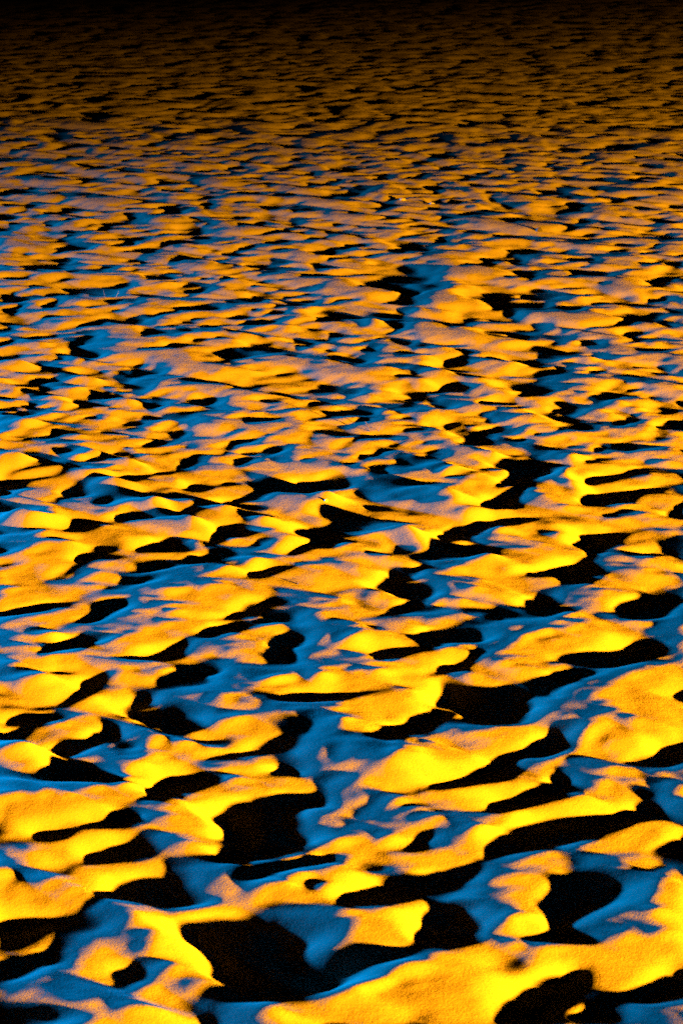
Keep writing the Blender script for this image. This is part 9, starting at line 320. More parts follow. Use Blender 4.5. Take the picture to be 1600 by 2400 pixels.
[23,-24,2,4,-3,-3,-1,-1,-2,-1,-1,-4,5,11,0,-7,-2,4,4,-3,1,5,3,4,3,-4,-13,-14,-8,0,20,11,-4,2,-7,-4,2,-1,-1,0,0,-10,-5,10,13,12,-1,-3,-4,-10,-7,7,4,-7,-1,9,3,-4,3,6,-1,-3,-4,-3,-4,2,0,1,1,0,2,0,-1,-2,-1,1,-6,2,5,2,2,-2,-5,-1,1,0,1,0,0,3,1,-1,-2,0,0,-2,4,-5,-13,11,9,1,-1,-2,1,-1,3,2,-6,-2,0,-2,4,1,0,3,-2,-2,-2,1,-1,-9,-2,12,6,-7,8,6,-6,-5,-4,-8,-10,17,9,-9,13,9,-8,-5,1,-1,-7,-2,2,-2,1,0,3,1,-1,-6,-2,8,5,-2,-2,-6,-4,8,8,4,-9,-8,-7,0,4,6,6,6,6,-5,-15,-2,11,8,-5,-5,-3,1,2,3,-2,-8,-7],
[16,-21,6,7,-2,-7,-1,-2,0,-3,-3,-2,7,13,-3,-5,-2,6,2,-3,-1,3,4,2,0,-5,-11,-11,-4,2,22,8,-8,5,-8,-5,2,-2,0,0,1,-3,-9,0,15,19,-4,-6,-5,-6,-2,4,3,-4,-1,5,-1,-1,5,5,-3,-5,-3,-2,-1,1,1,1,1,1,-1,-1,0,-2,1,1,-5,-5,8,3,0,3,-4,-3,0,1,0,0,2,1,1,-2,-1,-1,1,0,1,-2,-10,1,6,4,7,0,-4,3,2,-2,-9,1,3,-1,0,3,1,-1,-2,-1,0,-2,1,-1,-9,1,15,2,-3,4,0,-6,-7,-5,-11,19,11,-10,10,8,-4,-5,-3,-1,-4,-2,1,0,0,1,1,0,2,-4,-12,6,13,0,-8,-4,0,9,9,-2,-9,-7,-2,0,2,5,6,6,4,-7,-12,-4,12,10,-3,-6,-5,-2,2,7,-2,-7,-7],
[11,-19,8,9,-4,-7,-3,1,0,-2,-2,-1,6,11,-2,-4,-1,6,1,-5,-1,1,2,4,-2,-5,-6,-7,-4,0,17,10,-12,4,1,-8,0,-1,1,-1,0,0,-1,-4,6,15,-1,-6,-2,-3,0,1,0,-1,0,1,0,3,5,1,-6,-3,-3,-1,1,1,1,1,1,0,-2,-1,-1,2,-2,3,-4,-11,6,11,-1,-2,3,-2,-4,1,0,1,2,1,-2,-1,0,0,1,-1,-1,-2,-3,-1,-1,2,11,5,-4,1,0,-4,-3,1,-1,1,1,0,1,-1,-2,0,1,-3,-1,4,-5,-7,14,7,-8,-1,4,-4,-4,-7,-12,19,16,-12,5,10,-2,-7,-3,-1,0,-4,-4,4,3,1,0,-1,1,2,-14,-6,11,6,-6,-1,2,9,7,-6,-7,-4,-2,3,1,5,5,5,0,-9,-12,-4,10,12,5,-6,-8,-5,5,7,-2,-7,-7],
[10,-21,8,8,-2,-6,-2,2,1,-1,-2,-2,3,9,3,-2,-1,3,-1,-7,-2,4,4,2,1,-4,-4,-8,-7,-2,15,10,-9,2,1,-8,2,-1,1,0,-1,1,2,1,1,5,0,-3,-2,0,-1,0,0,1,0,-1,3,4,3,-4,-4,-3,-2,1,1,0,1,2,0,-1,-2,0,-1,2,-1,1,-1,-15,1,16,5,-5,0,2,-3,-2,0,3,2,-3,-2,1,0,2,-2,0,-3,-1,0,2,-2,-1,8,2,-2,1,2,-3,1,1,-5,0,3,-1,0,-2,1,-1,-1,0,0,1,3,-6,3,0,0,1,1,-2,-2,-6,-14,18,20,-12,-2,11,0,-6,-1,-2,0,-8,-6,7,8,0,4,-2,-7,0,-2,-9,-4,6,9,1,-1,5,5,-4,-6,-3,1,4,3,3,4,1,-6,-10,-7,-5,6,13,9,-2,-8,-4,5,5,-4,-7,-5],
[11,-26,6,10,2,-4,-1,1,1,-1,-3,-2,-1,9,4,5,0,-3,-5,-5,0,4,5,1,2,-3,-6,-9,-6,3,7,9,-3,-2,1,-3,-3,2,0,1,1,1,1,1,3,-2,-1,-2,0,0,0,0,-1,2,0,1,4,3,-2,-4,-3,-2,0,1,0,1,1,1,-1,-2,0,-1,2,0,0,-1,1,-9,-7,8,11,-2,-2,3,2,-4,-2,5,0,-4,-2,2,1,1,-2,-1,-2,0,0,2,0,2,1,-4,-1,4,3,3,0,-1,-4,-2,3,-1,-1,0,-2,1,-1,1,1,0,3,-7,-2,0,6,3,-2,-2,-1,-4,-17,17,21,-11,-5,14,0,-6,-2,-3,-3,-2,-8,4,8,3,3,3,-7,-7,0,-2,-11,-2,15,9,-5,4,4,-1,-8,-1,4,6,1,0,0,-3,-6,-6,-4,-6,2,11,10,1,-5,-1,3,4,-5,-7,-5],
[24,-40,-2,6,11,5,-1,-1,-1,0,-1,-3,-4,-1,6,6,8,4,-8,-7,-2,1,3,3,1,2,-5,-8,-5,1,3,0,3,5,-5,2,4,-10,3,3,-2,3,3,-1,-1,1,-4,0,2,-1,0,0,-1,1,1,0,4,4,-1,-4,-4,-1,-1,0,1,1,1,1,-1,-2,0,-1,2,0,0,0,-1,0,-1,-7,0,5,1,0,1,3,-1,2,4,-3,-3,-2,0,1,1,-1,-1,-1,-1,1,2,1,0,-3,-6,6,8,-3,3,2,-3,-1,-2,1,-2,0,0,-2,0,0,2,1,0,-2,-6,-2,3,8,5,-5,-2,-1,-1,-15,5,22,-4,0,11,-7,-6,-3,-2,-2,2,-2,-7,4,10,0,2,2,-9,-5,3,-5,-10,7,8,0,8,7,-4,-7,1,6,3,-3,-1,-3,-2,-3,-3,-4,-8,0,7,12,2,-1,0,2,2,-5,-4,-2,-3],
[17,-32,-3,6,9,8,1,1,-2,-4,-2,-3,-3,-1,3,6,9,7,-5,-8,0,-1,-1,-1,3,4,-8,-6,-2,4,1,-4,0,10,-2,-4,7,-4,-3,4,-1,-1,1,2,2,-2,-1,-1,0,0,0,0,0,0,1,3,4,0,-4,-2,-3,-1,0,1,0,2,1,-1,-1,-2,1,1,0,0,0,-1,0,-1,-1,-1,0,-1,1,1,-5,0,10,6,-2,-3,-1,-1,-3,-1,0,1,1,-2,0,1,1,2,-8,-2,6,5,7,-3,-4,2,-1,0,0,-2,-1,-1,-1,1,-1,2,1,-5,-1,1,-1,0,-3,11,9,-7,-6,1,1,-9,-10,15,15,5,1,-14,-4,-2,1,-2,2,2,-4,-5,6,6,-1,1,-3,-5,1,1,-6,0,-2,-1,14,7,-2,-1,2,-1,-2,-2,0,0,-1,-3,-3,-5,-9,-1,9,11,3,-1,0,1,0,-2,-1,0,-3],
[8,-19,-3,2,7,8,6,0,-4,-3,-3,-4,0,-2,0,6,13,9,-6,-9,0,-4,-4,-2,7,5,-10,-6,3,1,-1,-3,1,7,3,-7,4,6,-3,-1,1,-5,-4,3,5,1,2,-1,-6,2,0,1,-1,0,2,5,2,-4,-4,-1,-1,-1,0,2,1,1,-2,0,-1,0,1,0,0,0,-1,0,0,-2,-1,0,1,0,0,-1,-7,1,16,2,-3,-1,-2,-1,-1,-4,1,0,1,-1,1,0,2,1,-12,-3,15,6,0,4,-6,-4,2,0,-2,-1,0,-2,0,1,0,3,-3,-9,3,1,3,2,-6,6,15,-6,-5,-3,2,-2,-18,9,21,8,-7,-11,-3,-1,-1,3,-1,3,2,-7,-6,5,6,0,0,-2,-4,2,-1,0,-4,-2,7,7,2,5,-2,-6,-3,1,2,3,-2,-5,-5,-6,-7,3,10,8,0,3,0,-2,-1,-2,1,1,-1],
[3,-10,-4,-1,5,9,5,0,-3,-1,-2,-4,-2,0,-2,9,15,7,-10,-8,-1,-6,-4,-1,9,1,-10,-2,7,-5,-1,1,3,3,1,-4,4,9,-3,-5,-1,-2,-5,-2,5,5,2,3,-7,-1,2,0,-1,1,5,2,-1,-6,-1,0,-2,1,-1,4,0,-3,-1,2,1,-2,2,-1,-1,1,-1,-1,0,-1,-1,1,0,1,-2,-1,-4,0,14,3,-5,1,-1,-3,1,-3,-2,1,0,1,0,2,-1,3,-7,-10,9,11,4,2,-5,-3,0,-2,0,-1,-1,-1,0,1,3,3,-16,-7,13,1,5,3,-11,1,13,9,-4,-10,-2,4,-11,2,15,-1,-5,-4,-1,-2,1,3,2,-2,0,1,-9,-5,8,8,-2,1,-4,-2,0,0,0,0,0,1,11,4,-7,-5,-1,2,6,3,-4,-10,-7,-3,-2,6,8,0,3,7,1,-5,-4,-1,0,1,0],
[1,-6,-5,-1,4,8,5,-3,-4,1,4,-3,-3,0,3,5,11,2,-8,-5,-3,-7,-2,4,4,-5,-7,2,8,-4,-2,4,3,2,-1,-1,4,1,-1,-3,-5,-2,2,-4,-1,8,2,1,3,-5,0,0,0,3,4,-1,-5,-1,-1,-1,0,-1,2,2,-4,-5,4,5,3,-1,-4,-1,1,-1,0,-2,0,0,0,0,0,1,-3,0,2,-4,3,10,1,-4,-1,-1,1,-3,-4,1,2,0,2,0,-1,2,3,-11,-8,10,10,7,-1,0,-8,-7,3,1,-2,0,1,1,4,-3,-21,-5,20,9,2,-2,-10,0,7,13,5,-12,-6,6,-5,-1,3,-4,-1,0,-1,0,2,2,0,1,-4,3,-3,-10,-1,11,5,-1,0,-6,0,0,-4,5,-2,-1,13,5,-5,-7,-1,5,8,0,-7,-13,-5,2,3,5,1,-4,6,11,0,-8,-4,-1,-1,0,-1],
[3,-8,-2,-4,2,11,2,-7,-3,4,5,2,-1,4,2,1,1,-2,-5,-3,-3,-2,0,5,-2,-7,-7,4,11,-4,2,3,2,1,-1,-1,1,0,-1,-2,-6,-1,4,-3,-10,12,9,-6,7,-2,-4,0,3,3,0,-4,-2,-1,0,-1,0,0,2,1,-13,-1,15,0,-1,7,-6,-5,2,0,-2,-1,-1,1,0,1,-1,0,0,0,2,-3,-6,9,9,-4,-1,-1,-1,-2,-3,1,2,0,0,2,1,-2,3,-3,-11,-2,8,15,10,-7,-11,-7,3,1,-1,0,2,2,0,-7,-18,-2,18,13,1,-7,-2,3,-1,7,11,-7,-4,1,-3,-3,-2,-2,1,0,-1,1,2,2,-1,1,-2,-2,-1,-2,-6,4,4,1,5,-2,-5,-1,-7,6,1,-2,11,6,-1,-6,-2,3,10,0,-10,-12,-2,5,4,0,0,-3,4,9,-1,-5,-5,-1,-1,-2,-3],
[8,-12,-6,-2,4,8,-1,-7,3,3,3,3,9,6,-2,-7,-4,-4,-2,-2,1,0,0,5,-5,-11,-7,9,11,-3,6,8,-3,-5,-1,0,0,0,-2,-4,-2,0,5,-4,-16,11,19,-7,3,1,-6,2,4,2,-6,-2,-1,0,0,-1,1,0,2,-3,-19,2,25,3,-12,10,3,-11,-1,0,-2,0,-1,1,1,0,-1,1,1,-1,1,-2,-7,3,11,3,-4,-1,-2,1,-2,-2,2,-1,1,4,1,-4,-1,1,-2,-7,-3,17,16,-13,-7,-2,-1,0,0,2,0,2,0,-8,-14,-6,13,16,2,-5,4,2,-8,6,15,-6,-5,-2,-1,-2,-2,-3,0,0,1,3,-1,3,-2,0,-2,-2,-2,1,0,-2,0,0,6,4,-8,-4,-5,2,9,-3,6,6,1,-4,-2,3,6,1,-7,-7,-1,3,0,0,1,-1,2,2,0,-2,-4,-1,-3,-4,-5],
[11,-18,-5,-1,5,4,0,-1,2,2,-1,5,12,8,-3,-11,-6,-3,0,-3,-1,3,5,1,-10,-12,-5,11,14,-6,11,15,-5,-11,-9,2,3,-3,-1,-4,1,1,4,-4,-18,4,25,2,-6,3,-4,2,4,0,-8,-1,1,-2,1,-1,3,-1,1,-5,-22,-2,29,16,-14,-1,12,-10,-7,0,-1,0,0,0,2,-1,1,-1,1,-1,-2,2,-3,-1,7,2,-1,-1,-1,1,-1,-6,2,3,-1,4,8,-5,-6,-1,1,-2,-8,11,17,-8,-9,0,-2,0,1,1,1,-1,1,-2,-15,-10,6,17,9,-1,0,-1,-3,6,9,-5,-5,0,-2,-2,1,-4,-2,3,1,1,0,2,-3,-1,-1,-1,-2,0,2,0,-1,1,-2,3,0,-2,-6,-2,7,2,5,6,0,-5,0,0,2,2,0,-2,-4,-3,-2,4,3,1,-2,0,-1,0,-2,-3,-6,-6,2],
[11,-13,-6,-5,-2,4,7,2,1,-1,0,-1,6,10,9,-3,-9,-5,-1,-5,-4,-3,8,7,-4,-10,-12,-4,11,15,-4,7,19,-2,-9,-14,-1,3,-5,0,0,0,2,1,-1,-16,0,20,7,-10,3,3,3,0,-2,-5,-2,0,0,-1,2,2,-2,1,-8,-22,-4,24,27,-4,-13,10,0,-13,-1,-1,0,1,1,-1,1,0,-1,0,0,-1,1,0,1,1,1,-2,0,0,-1,2,-4,-5,6,2,3,9,-1,-7,-7,1,1,-5,3,18,0,-12,-6,3,-1,1,1,2,-3,1,-1,-9,-11,-3,13,17,3,-4,1,4,1,-3,-4,-1,1,-1,-1,1,-2,-2,1,2,1,0,-1,-1,-1,-3,0,0,-1,2,0,0,2,-3,1,2,0,-3,-5,1,3,8,6,1,-5,-2,-1,-2,2,5,-2,-7,-5,-1,5,7,3,-2,-2,-2,-1,-2,-7,-6,-1,7,7],
[8,-11,-6,-7,0,5,9,4,-1,-3,-1,1,5,8,6,0,-5,-2,-2,-9,-8,0,6,9,-3,-10,-11,-5,7,20,-2,0,18,3,-6,-10,-4,1,-8,0,2,1,1,0,-1,-7,-2,10,3,-8,3,10,1,-1,-1,-4,-3,0,-1,2,1,1,-2,-1,-10,-20,-3,18,31,8,-18,0,10,-13,-6,0,1,1,0,-1,1,-1,0,0,1,-1,1,1,0,0,-1,1,-3,1,-1,1,3,-7,3,6,1,0,0,-1,-6,1,1,-5,0,15,6,-10,-8,1,0,3,0,-1,0,-1,1,-7,-8,-10,6,19,11,-2,4,6,-10,-7,-1,0,-1,1,1,0,-1,1,0,0,1,0,-2,0,-4,-4,4,3,-1,-2,3,-2,0,3,-1,0,-1,0,-1,-3,1,5,9,2,-3,-4,-2,-5,2,4,-2,-7,-4,-1,6,6,7,1,-4,-4,-1,-6,-6,-3,5,10,3],
[1,-6,-5,-4,-1,8,8,2,-1,-4,-1,0,7,4,4,3,0,-1,-7,-9,-7,-1,4,8,2,-9,-12,-7,5,23,3,-5,12,7,-6,-4,0,-6,-8,-1,3,1,1,-3,0,0,-2,-1,3,1,-1,5,3,3,-2,-4,0,-3,-1,4,0,-1,-3,0,-11,-17,-4,16,31,12,-17,-10,15,-5,-11,0,2,-1,0,-1,0,0,0,1,0,0,1,0,0,0,-2,1,-2,1,0,0,3,-1,3,1,0,-6,-4,3,0,5,-2,-7,3,11,6,-6,-7,-2,2,1,0,-2,1,-1,0,-3,-6,-10,-2,10,18,10,7,-3,-14,-6,1,-1,1,-1,0,0,1,2,0,0,0,-1,-2,0,-9,-1,10,1,1,-3,-1,2,0,2,-1,-1,-1,0,0,-2,0,3,9,4,-3,-3,-4,-6,-2,3,1,-2,-4,-2,1,4,11,4,-3,-4,-3,-5,-4,-1,4,8,0],
[-8,3,-2,-5,0,8,8,0,-3,-3,-2,1,6,3,3,7,-1,-4,-9,-6,-2,-1,1,7,2,-7,-13,-6,7,19,7,-5,4,2,1,6,-3,-11,-5,-1,3,-1,0,-2,-1,0,-4,0,7,6,-6,-5,8,7,0,-6,0,-4,2,2,-2,-2,-1,-1,-12,-14,-1,19,20,9,-10,-9,9,2,-11,0,0,-4,1,1,-1,1,3,1,-3,1,1,-1,-1,0,-1,0,0,0,1,0,1,4,1,-3,-1,-6,-6,5,2,7,1,-10,5,6,4,-1,-5,-3,2,0,-3,1,-2,1,-1,1,-3,-9,-6,5,17,13,8,-9,-14,0,0,-2,2,-1,-1,0,4,0,-1,1,0,-2,-2,-1,-10,0,13,1,0,1,-4,1,4,-2,-2,0,0,-1,-1,0,0,2,9,3,-1,-3,-6,-7,-4,3,6,0,-3,-8,-3,5,14,6,-2,-3,-1,-4,-5,-2,-2,8,2],
[-13,10,-1,-6,1,8,7,-2,-3,-5,-1,2,5,3,7,3,-7,-7,-4,0,2,-2,1,3,0,-5,-10,-1,7,11,3,-1,-1,-1,7,10,-7,-10,-1,-2,1,-1,-2,0,-1,0,-7,1,11,5,-6,-5,4,9,2,-4,-2,-3,0,2,-4,-1,-1,0,-11,-13,6,19,7,-2,3,1,1,-5,-4,1,-2,-6,0,3,0,3,4,1,-1,1,-4,0,-1,-2,1,0,0,0,1,1,2,4,-2,-5,-1,-6,-4,11,1,3,0,-6,1,1,9,2,-7,0,0,-2,-2,0,-1,1,0,1,-1,-7,-2,5,10,9,-3,-11,-5,6,5,-4,-3,1,-2,3,3,-1,-1,1,-1,-2,-3,1,-8,-5,12,6,-2,2,4,-4,-1,0,-2,0,0,0,-1,0,-2,4,6,4,-1,-3,-7,-6,-2,3,5,1,-5,-11,-2,6,16,6,1,-2,-3,-5,-6,-4,-1,8,6],
[-11,9,-2,-4,2,9,4,-4,-3,-4,-2,2,5,4,8,-1,-14,-6,4,6,3,-3,-2,-1,-2,-2,-3,5,5,1,0,-2,-2,1,4,11,-5,-6,0,-1,-4,0,0,-1,-1,1,-6,-4,11,6,-3,-3,0,8,5,-3,-4,1,-4,-1,-2,0,-2,1,-4,-11,6,15,-6,-9,12,12,-5,-8,0,2,-4,-4,2,-3,-1,6,3,0,5,3,-8,-1,-2,-1,1,0,1,0,0,2,4,1,-6,-3,-4,-3,0,12,3,-2,1,-7,-4,6,13,-1,-8,1,-2,-3,0,-1,1,1,-1,0,0,-2,2,5,2,0,-9,-7,7,4,5,1,-7,-2,3,2,1,-3,2,0,-3,-1,-2,-1,-1,-7,2,11,1,-1,10,-4,-6,-1,2,-1,0,-1,0,-1,-2,2,6,2,2,-4,-7,-3,1,2,0,-1,-4,-9,-1,11,14,6,0,-4,-6,-7,-4,-1,2,9,6],
[-4,0,-2,0,5,7,0,-5,-2,-3,-2,3,3,4,6,-4,-13,-4,10,10,0,-5,-5,-3,-2,-1,4,7,3,-3,0,-4,-2,1,-1,7,4,-3,-2,0,-5,0,-1,0,-1,2,-1,-11,4,13,0,-3,-2,4,7,2,-4,0,-6,-3,0,-2,1,0,0,-3,1,6,-7,-12,12,12,-2,-4,1,0,-6,-1,7,-5,-7,3,7,-3,5,4,-1,0,-6,-2,1,0,1,0,0,6,1,-3,-6,-4,-1,0,0,9,5,-2,-1,-7,-6,9,15,0,-7,-1,-6,-4,2,2,0,0,-1,-1,2,2,2,-1,-1,-2,-12,-1,18,0,-3,3,-1,-4,4,-1,-1,1,0,-2,-2,-1,-2,-2,4,-2,-9,5,10,1,3,3,-1,-6,-2,3,-1,-1,-1,-2,-1,1,3,3,2,-3,-5,-1,1,2,-4,-3,-2,-6,3,12,12,3,-2,-6,-6,-6,-2,0,5,8,1],
[3,-5,-1,-5,2,7,7,-2,-4,-2,-2,-1,2,1,0,2,-4,-7,-1,14,9,-2,-9,-5,-3,0,0,3,7,3,-2,1,-2,-4,0,-3,2,5,0,1,-1,-3,-3,0,0,0,-1,3,-6,-8,11,9,-2,-6,2,7,7,-2,-4,-6,-4,0,-1,1,0,0,0,1,-1,-2,-4,0,3,7,3,-3,0,-3,-2,2,2,-5,-2,5,0,-2,1,4,4,-3,-6,1,0,0,1,4,4,-3,-7,-3,1,0,2,-3,0,11,-1,-5,-2,-3,5,8,3,-1,-1,-4,-5,0,2,-1,-1,0,3,1,0,-1,-1,-2,2,-9,-9,15,10,-5,-3,1,8,0,-7,-1,2,-1,-2,-2,-2,-1,1,2,1,-7,-4,11,5,-4,4,8,-2,-5,-3,-1,1,-2,-3,0,0,1,2,2,-1,-3,1,1,-1,-3,-3,-2,-5,5,12,10,2,-3,-3,-5,-5,-4,-1,5,4,-1,-2],
[5,-5,-1,-8,1,10,8,0,-6,-2,-3,0,1,-2,-1,-3,-3,-1,2,14,9,-2,-12,-7,-1,2,2,0,3,6,2,0,-2,-6,-1,0,-2,2,3,3,-1,-2,-4,0,0,0,1,0,2,-12,-3,15,7,-7,-3,5,10,2,-6,-6,-5,-1,0,2,-1,0,1,-1,-1,-2,2,-4,-4,9,9,-3,-2,-1,-3,0,2,0,-2,1,2,-3,-1,0,3,3,-4,-1,0,0,3,5,-1,-6,-3,0,2,-1,1,-6,-4,11,3,-2,1,1,0,-4,3,5,3,4,-7,-6,0,0,-2,4,3,-2,-1,-3,2,-2,4,-3,-12,-2,10,9,-3,-1,11,-3,-7,4,-4,-4,0,0,-3,1,3,-2,2,0,-5,6,3,-7,4,6,2,2,-2,-8,0,0,-3,0,-1,-2,2,1,2,-1,3,1,-1,-5,-2,-3,-3,5,8,10,5,0,-4,-3,-6,-6,-2,3,1,0,0],
[4,-1,-5,-5,1,9,10,-1,-5,-6,-4,0,1,0,-4,-4,-2,2,4,12,9,0,-13,-8,-2,4,1,0,2,6,3,0,-1,-5,-4,1,-1,-1,3,4,0,0,-7,1,0,2,1,-2,3,-5,-14,6,15,5,-9,-2,12,6,-6,-7,-4,-3,3,-1,1,0,-1,0,-1,-2,0,1,-3,1,8,4,-5,2,-4,-1,3,-1,-1,1,-1,1,0,-1,-2,1,0,0,1,1,4,2,-6,-3,1,0,0,0,1,-7,-5,6,2,1,8,4,-2,-9,-2,5,9,13,-10,-12,0,-2,2,7,-2,-5,0,0,1,-1,0,1,-3,-11,-6,16,13,0,-2,-3,-6,7,0,-7,-3,0,1,1,1,-1,1,0,2,2,0,-7,6,4,-4,3,4,-6,-4,0,-1,-1,-2,-6,3,5,0,-1,5,4,-3,-6,-2,-1,0,3,3,7,10,3,-5,-5,-5,-5,-3,4,-1,-1,1],
[1,-1,-3,0,3,7,4,1,-6,-7,-3,0,1,0,-2,-7,-1,4,5,8,11,-1,-10,-9,-3,6,1,-2,1,6,3,0,0,-2,-6,-2,3,-2,0,2,4,0,-6,-1,3,2,0,-2,-1,1,-6,-9,8,14,-3,-4,4,10,-4,-7,-3,-2,1,0,0,0,-2,0,-2,1,1,0,1,-6,4,9,-2,-1,-1,-2,1,0,1,0,-3,0,1,-2,2,-1,0,1,-1,4,5,-2,-8,1,1,-1,2,1,1,-6,-4,-5,-4,4,13,8,0,-6,-3,2,9,14,-12,-15,0,2,5,3,-2,-5,-1,2,0,-1,1,-4,1,-5,-13,8,21,7,-9,-1,-4,-5,6,2,-8,-1,2,1,-1,1,1,0,1,3,-2,-4,7,6,-4,-5,1,-2,-2,-1,-1,0,-4,-5,5,5,-3,-3,6,6,-1,-5,-2,2,-1,-1,2,5,10,4,-4,-5,-3,-4,-1,3,-5,-4,3],
[-2,-4,2,5,5,2,2,-1,-4,-4,-5,0,1,0,-2,-7,0,3,5,6,9,3,-9,-8,-2,6,-2,-1,0,4,4,1,0,-2,-5,-2,1,-1,0,2,1,0,-1,0,2,1,-2,-1,-2,1,1,-5,-4,6,8,-1,-1,8,-5,-6,1,-2,0,0,-1,0,-1,-1,1,0,0,-1,2,-4,0,9,1,-2,0,-2,0,1,0,-1,-1,-2,-4,0,7,3,-3,-1,-2,6,4,-3,-5,1,-1,2,1,2,-2,-3,-2,-10,-11,3,17,11,3,-2,-3,1,3,6,-10,-12,4,5,5,-2,-1,-1,-4,1,2,-1,-2,-3,-1,1,-8,-4,19,13,-7,-3,-1,-8,-2,6,1,-3,0,-1,1,0,1,3,0,0,-3,0,9,2,-3,-5,-2,-4,1,-1,0,-1,-3,-3,6,1,-4,-5,6,8,3,-2,-1,-1,-3,-3,1,6,8,3,-3,-1,-2,-5,-1,2,-7,-3,0],
[2,-14,3,11,5,2,0,-1,-2,-5,-2,-2,1,-1,-4,-4,0,2,3,5,9,4,-6,-6,1,2,-4,0,1,1,3,1,0,0,-3,-4,1,-4,3,5,-2,-2,2,1,1,0,-3,-1,1,-2,2,1,-1,-2,6,-3,-5,12,-4,-5,2,-2,-1,0,0,0,-2,2,0,-2,2,-2,-2,2,-3,6,8,-3,-1,-2,-1,1,0,-1,-1,-8,-4,9,7,2,-3,-6,1,9,1,-5,1,1,-4,2,0,-1,0,1,-4,-9,-12,0,20,14,4,-1,-8,-4,-1,0,0,-6,3,6,3,-2,-1,-1,-1,-3,3,-2,-4,1,-1,1,-1,-10,6,19,3,-10,-2,-1,-6,1,11,-7,-2,1,0,0,3,2,1,-2,-3,2,8,0,-5,-2,-3,-2,-3,1,1,-1,-4,1,3,0,-4,-6,6,10,5,3,-3,-5,-5,-2,0,7,6,0,-1,1,0,-6,-2,0,-3,-3,-3],
[7,-18,0,11,7,0,1,0,-4,-2,-1,-1,-3,-3,-2,-4,1,2,2,7,6,3,-3,-2,1,0,-5,2,1,-1,1,0,0,0,-4,-4,6,-4,-2,5,3,0,-1,0,1,-2,-1,-1,1,1,0,1,2,-2,0,-7,-5,15,3,-8,-1,0,-1,0,-1,0,1,-1,0,-4,5,1,-3,-1,-3,5,11,-2,-2,-1,-4,2,0,-2,-1,-10,-3,14,4,1,-2,-7,5,8,-2,-3,2,2,-6,-2,2,-1,1,1,-3,-9,-11,-2,23,17,0,-3,-10,-12,1,7,5,-5,-5,8,3,-2,1,-1,0,-2,-4,-1,0,2,-1,-1,1,-6,-3,12,11,-6,-6,2,-4,-2,9,-3,-5,2,0,3,2,2,-3,0,-1,1,7,-1,-7,-1,0,-4,-2,0,2,-1,-5,0,3,3,-5,-5,5,10,7,2,-1,-6,-7,-5,3,9,4,-3,0,1,0,-4,-3,0,0,-2,-5],
[7,-10,-2,6,3,0,1,0,-2,0,0,-3,-7,-2,-2,-1,1,3,4,6,4,1,-2,1,2,-2,-3,1,0,-1,-1,-1,-1,0,-5,-1,11,-5,-6,1,5,6,-1,-3,0,-2,-1,1,2,0,2,-1,0,-3,-1,0,-8,8,10,-10,0,-1,0,0,-1,1,-1,0,-2,-4,6,2,0,-2,-2,1,8,3,-1,-2,-4,0,0,-3,1,-2,-5,3,4,1,-1,-1,8,3,-3,-1,3,1,-8,-2,3,0,-1,1,-1,-8,-9,-6,19,22,0,-7,-8,-12,0,9,6,-3,-7,3,6,0,0,0,-1,-2,-4,-1,2,0,0,-2,0,1,-2,2,8,-2,-3,-1,-2,-2,3,2,-1,0,1,4,2,-1,-3,0,0,1,3,-2,-4,-1,0,-3,-1,-1,1,-1,-5,-3,7,3,-3,-4,4,9,4,1,0,-3,-9,-4,5,11,0,-4,-1,2,-1,-2,-3,0,1,-1,-3],
[6,-7,5,-1,-1,-1,-1,3,0,-1,2,0,-7,-6,-2,-1,-1,5,4,4,3,2,1,-1,2,3,-3,-3,-1,-1,0,-2,-1,0,-4,-3,5,10,-6,-6,1,0,5,9,-4,-6,-1,0,3,1,1,2,-3,-3,0,-1,3,-11,2,14,-6,-3,0,0,0,-1,1,-1,-1,-2,-7,10,3,-1,2,-1,1,-2,6,2,-5,-1,-2,0,-2,1,1,-2,-3,2,-3,0,7,7,0,-2,1,1,-1,-6,0,1,0,-1,1,-2,-6,-2,-7,5,22,7,-8,-5,-9,-5,2,8,5,-7,-4,9,3,-1,-1,-3,0,-2,-1,0,0,-1,0,0,1,3,1,-1,-2,-2,-1,2,0,-5,5,4,0,0,3,1,-2,0,-1,1,-2,-2,0,-2,0,1,-1,-1,-1,-3,-2,-4,0,6,2,-1,-2,6,5,2,-1,-3,-3,-3,0,7,8,-4,-6,0,2,1,-3,-2,1,2,0,-5,-4],
[2,-2,4,0,-2,0,0,3,-3,-2,2,-1,-6,-2,0,-4,1,6,4,-1,0,6,3,-1,1,2,-5,-3,0,-2,0,-2,1,1,-12,3,11,2,-2,-4,2,-3,0,7,4,-6,-3,2,2,1,2,-1,-3,-4,2,-1,-1,-7,2,12,0,-7,0,1,-1,-1,1,-3,1,-2,-12,12,10,-2,5,-4,-1,-1,1,1,-2,-1,-1,-1,0,0,-1,-1,0,1,-1,-2,4,7,3,-3,2,0,-3,-2,-2,0,1,0,-2,-2,-2,4,-3,-6,7,15,-2,-6,-5,-5,0,1,5,1,-3,6,3,-2,-1,-1,-2,1,-1,-3,0,1,0,1,1,1,-1,-2,-1,-1,1,1,0,-1,0,3,4,0,2,-1,0,-1,1,-1,-5,-1,-1,-3,-1,4,4,0,-1,-7,-5,1,0,2,3,1,1,3,3,3,0,-7,-5,2,6,7,0,-7,-3,0,2,1,-1,0,0,4,-3,-5,-2],
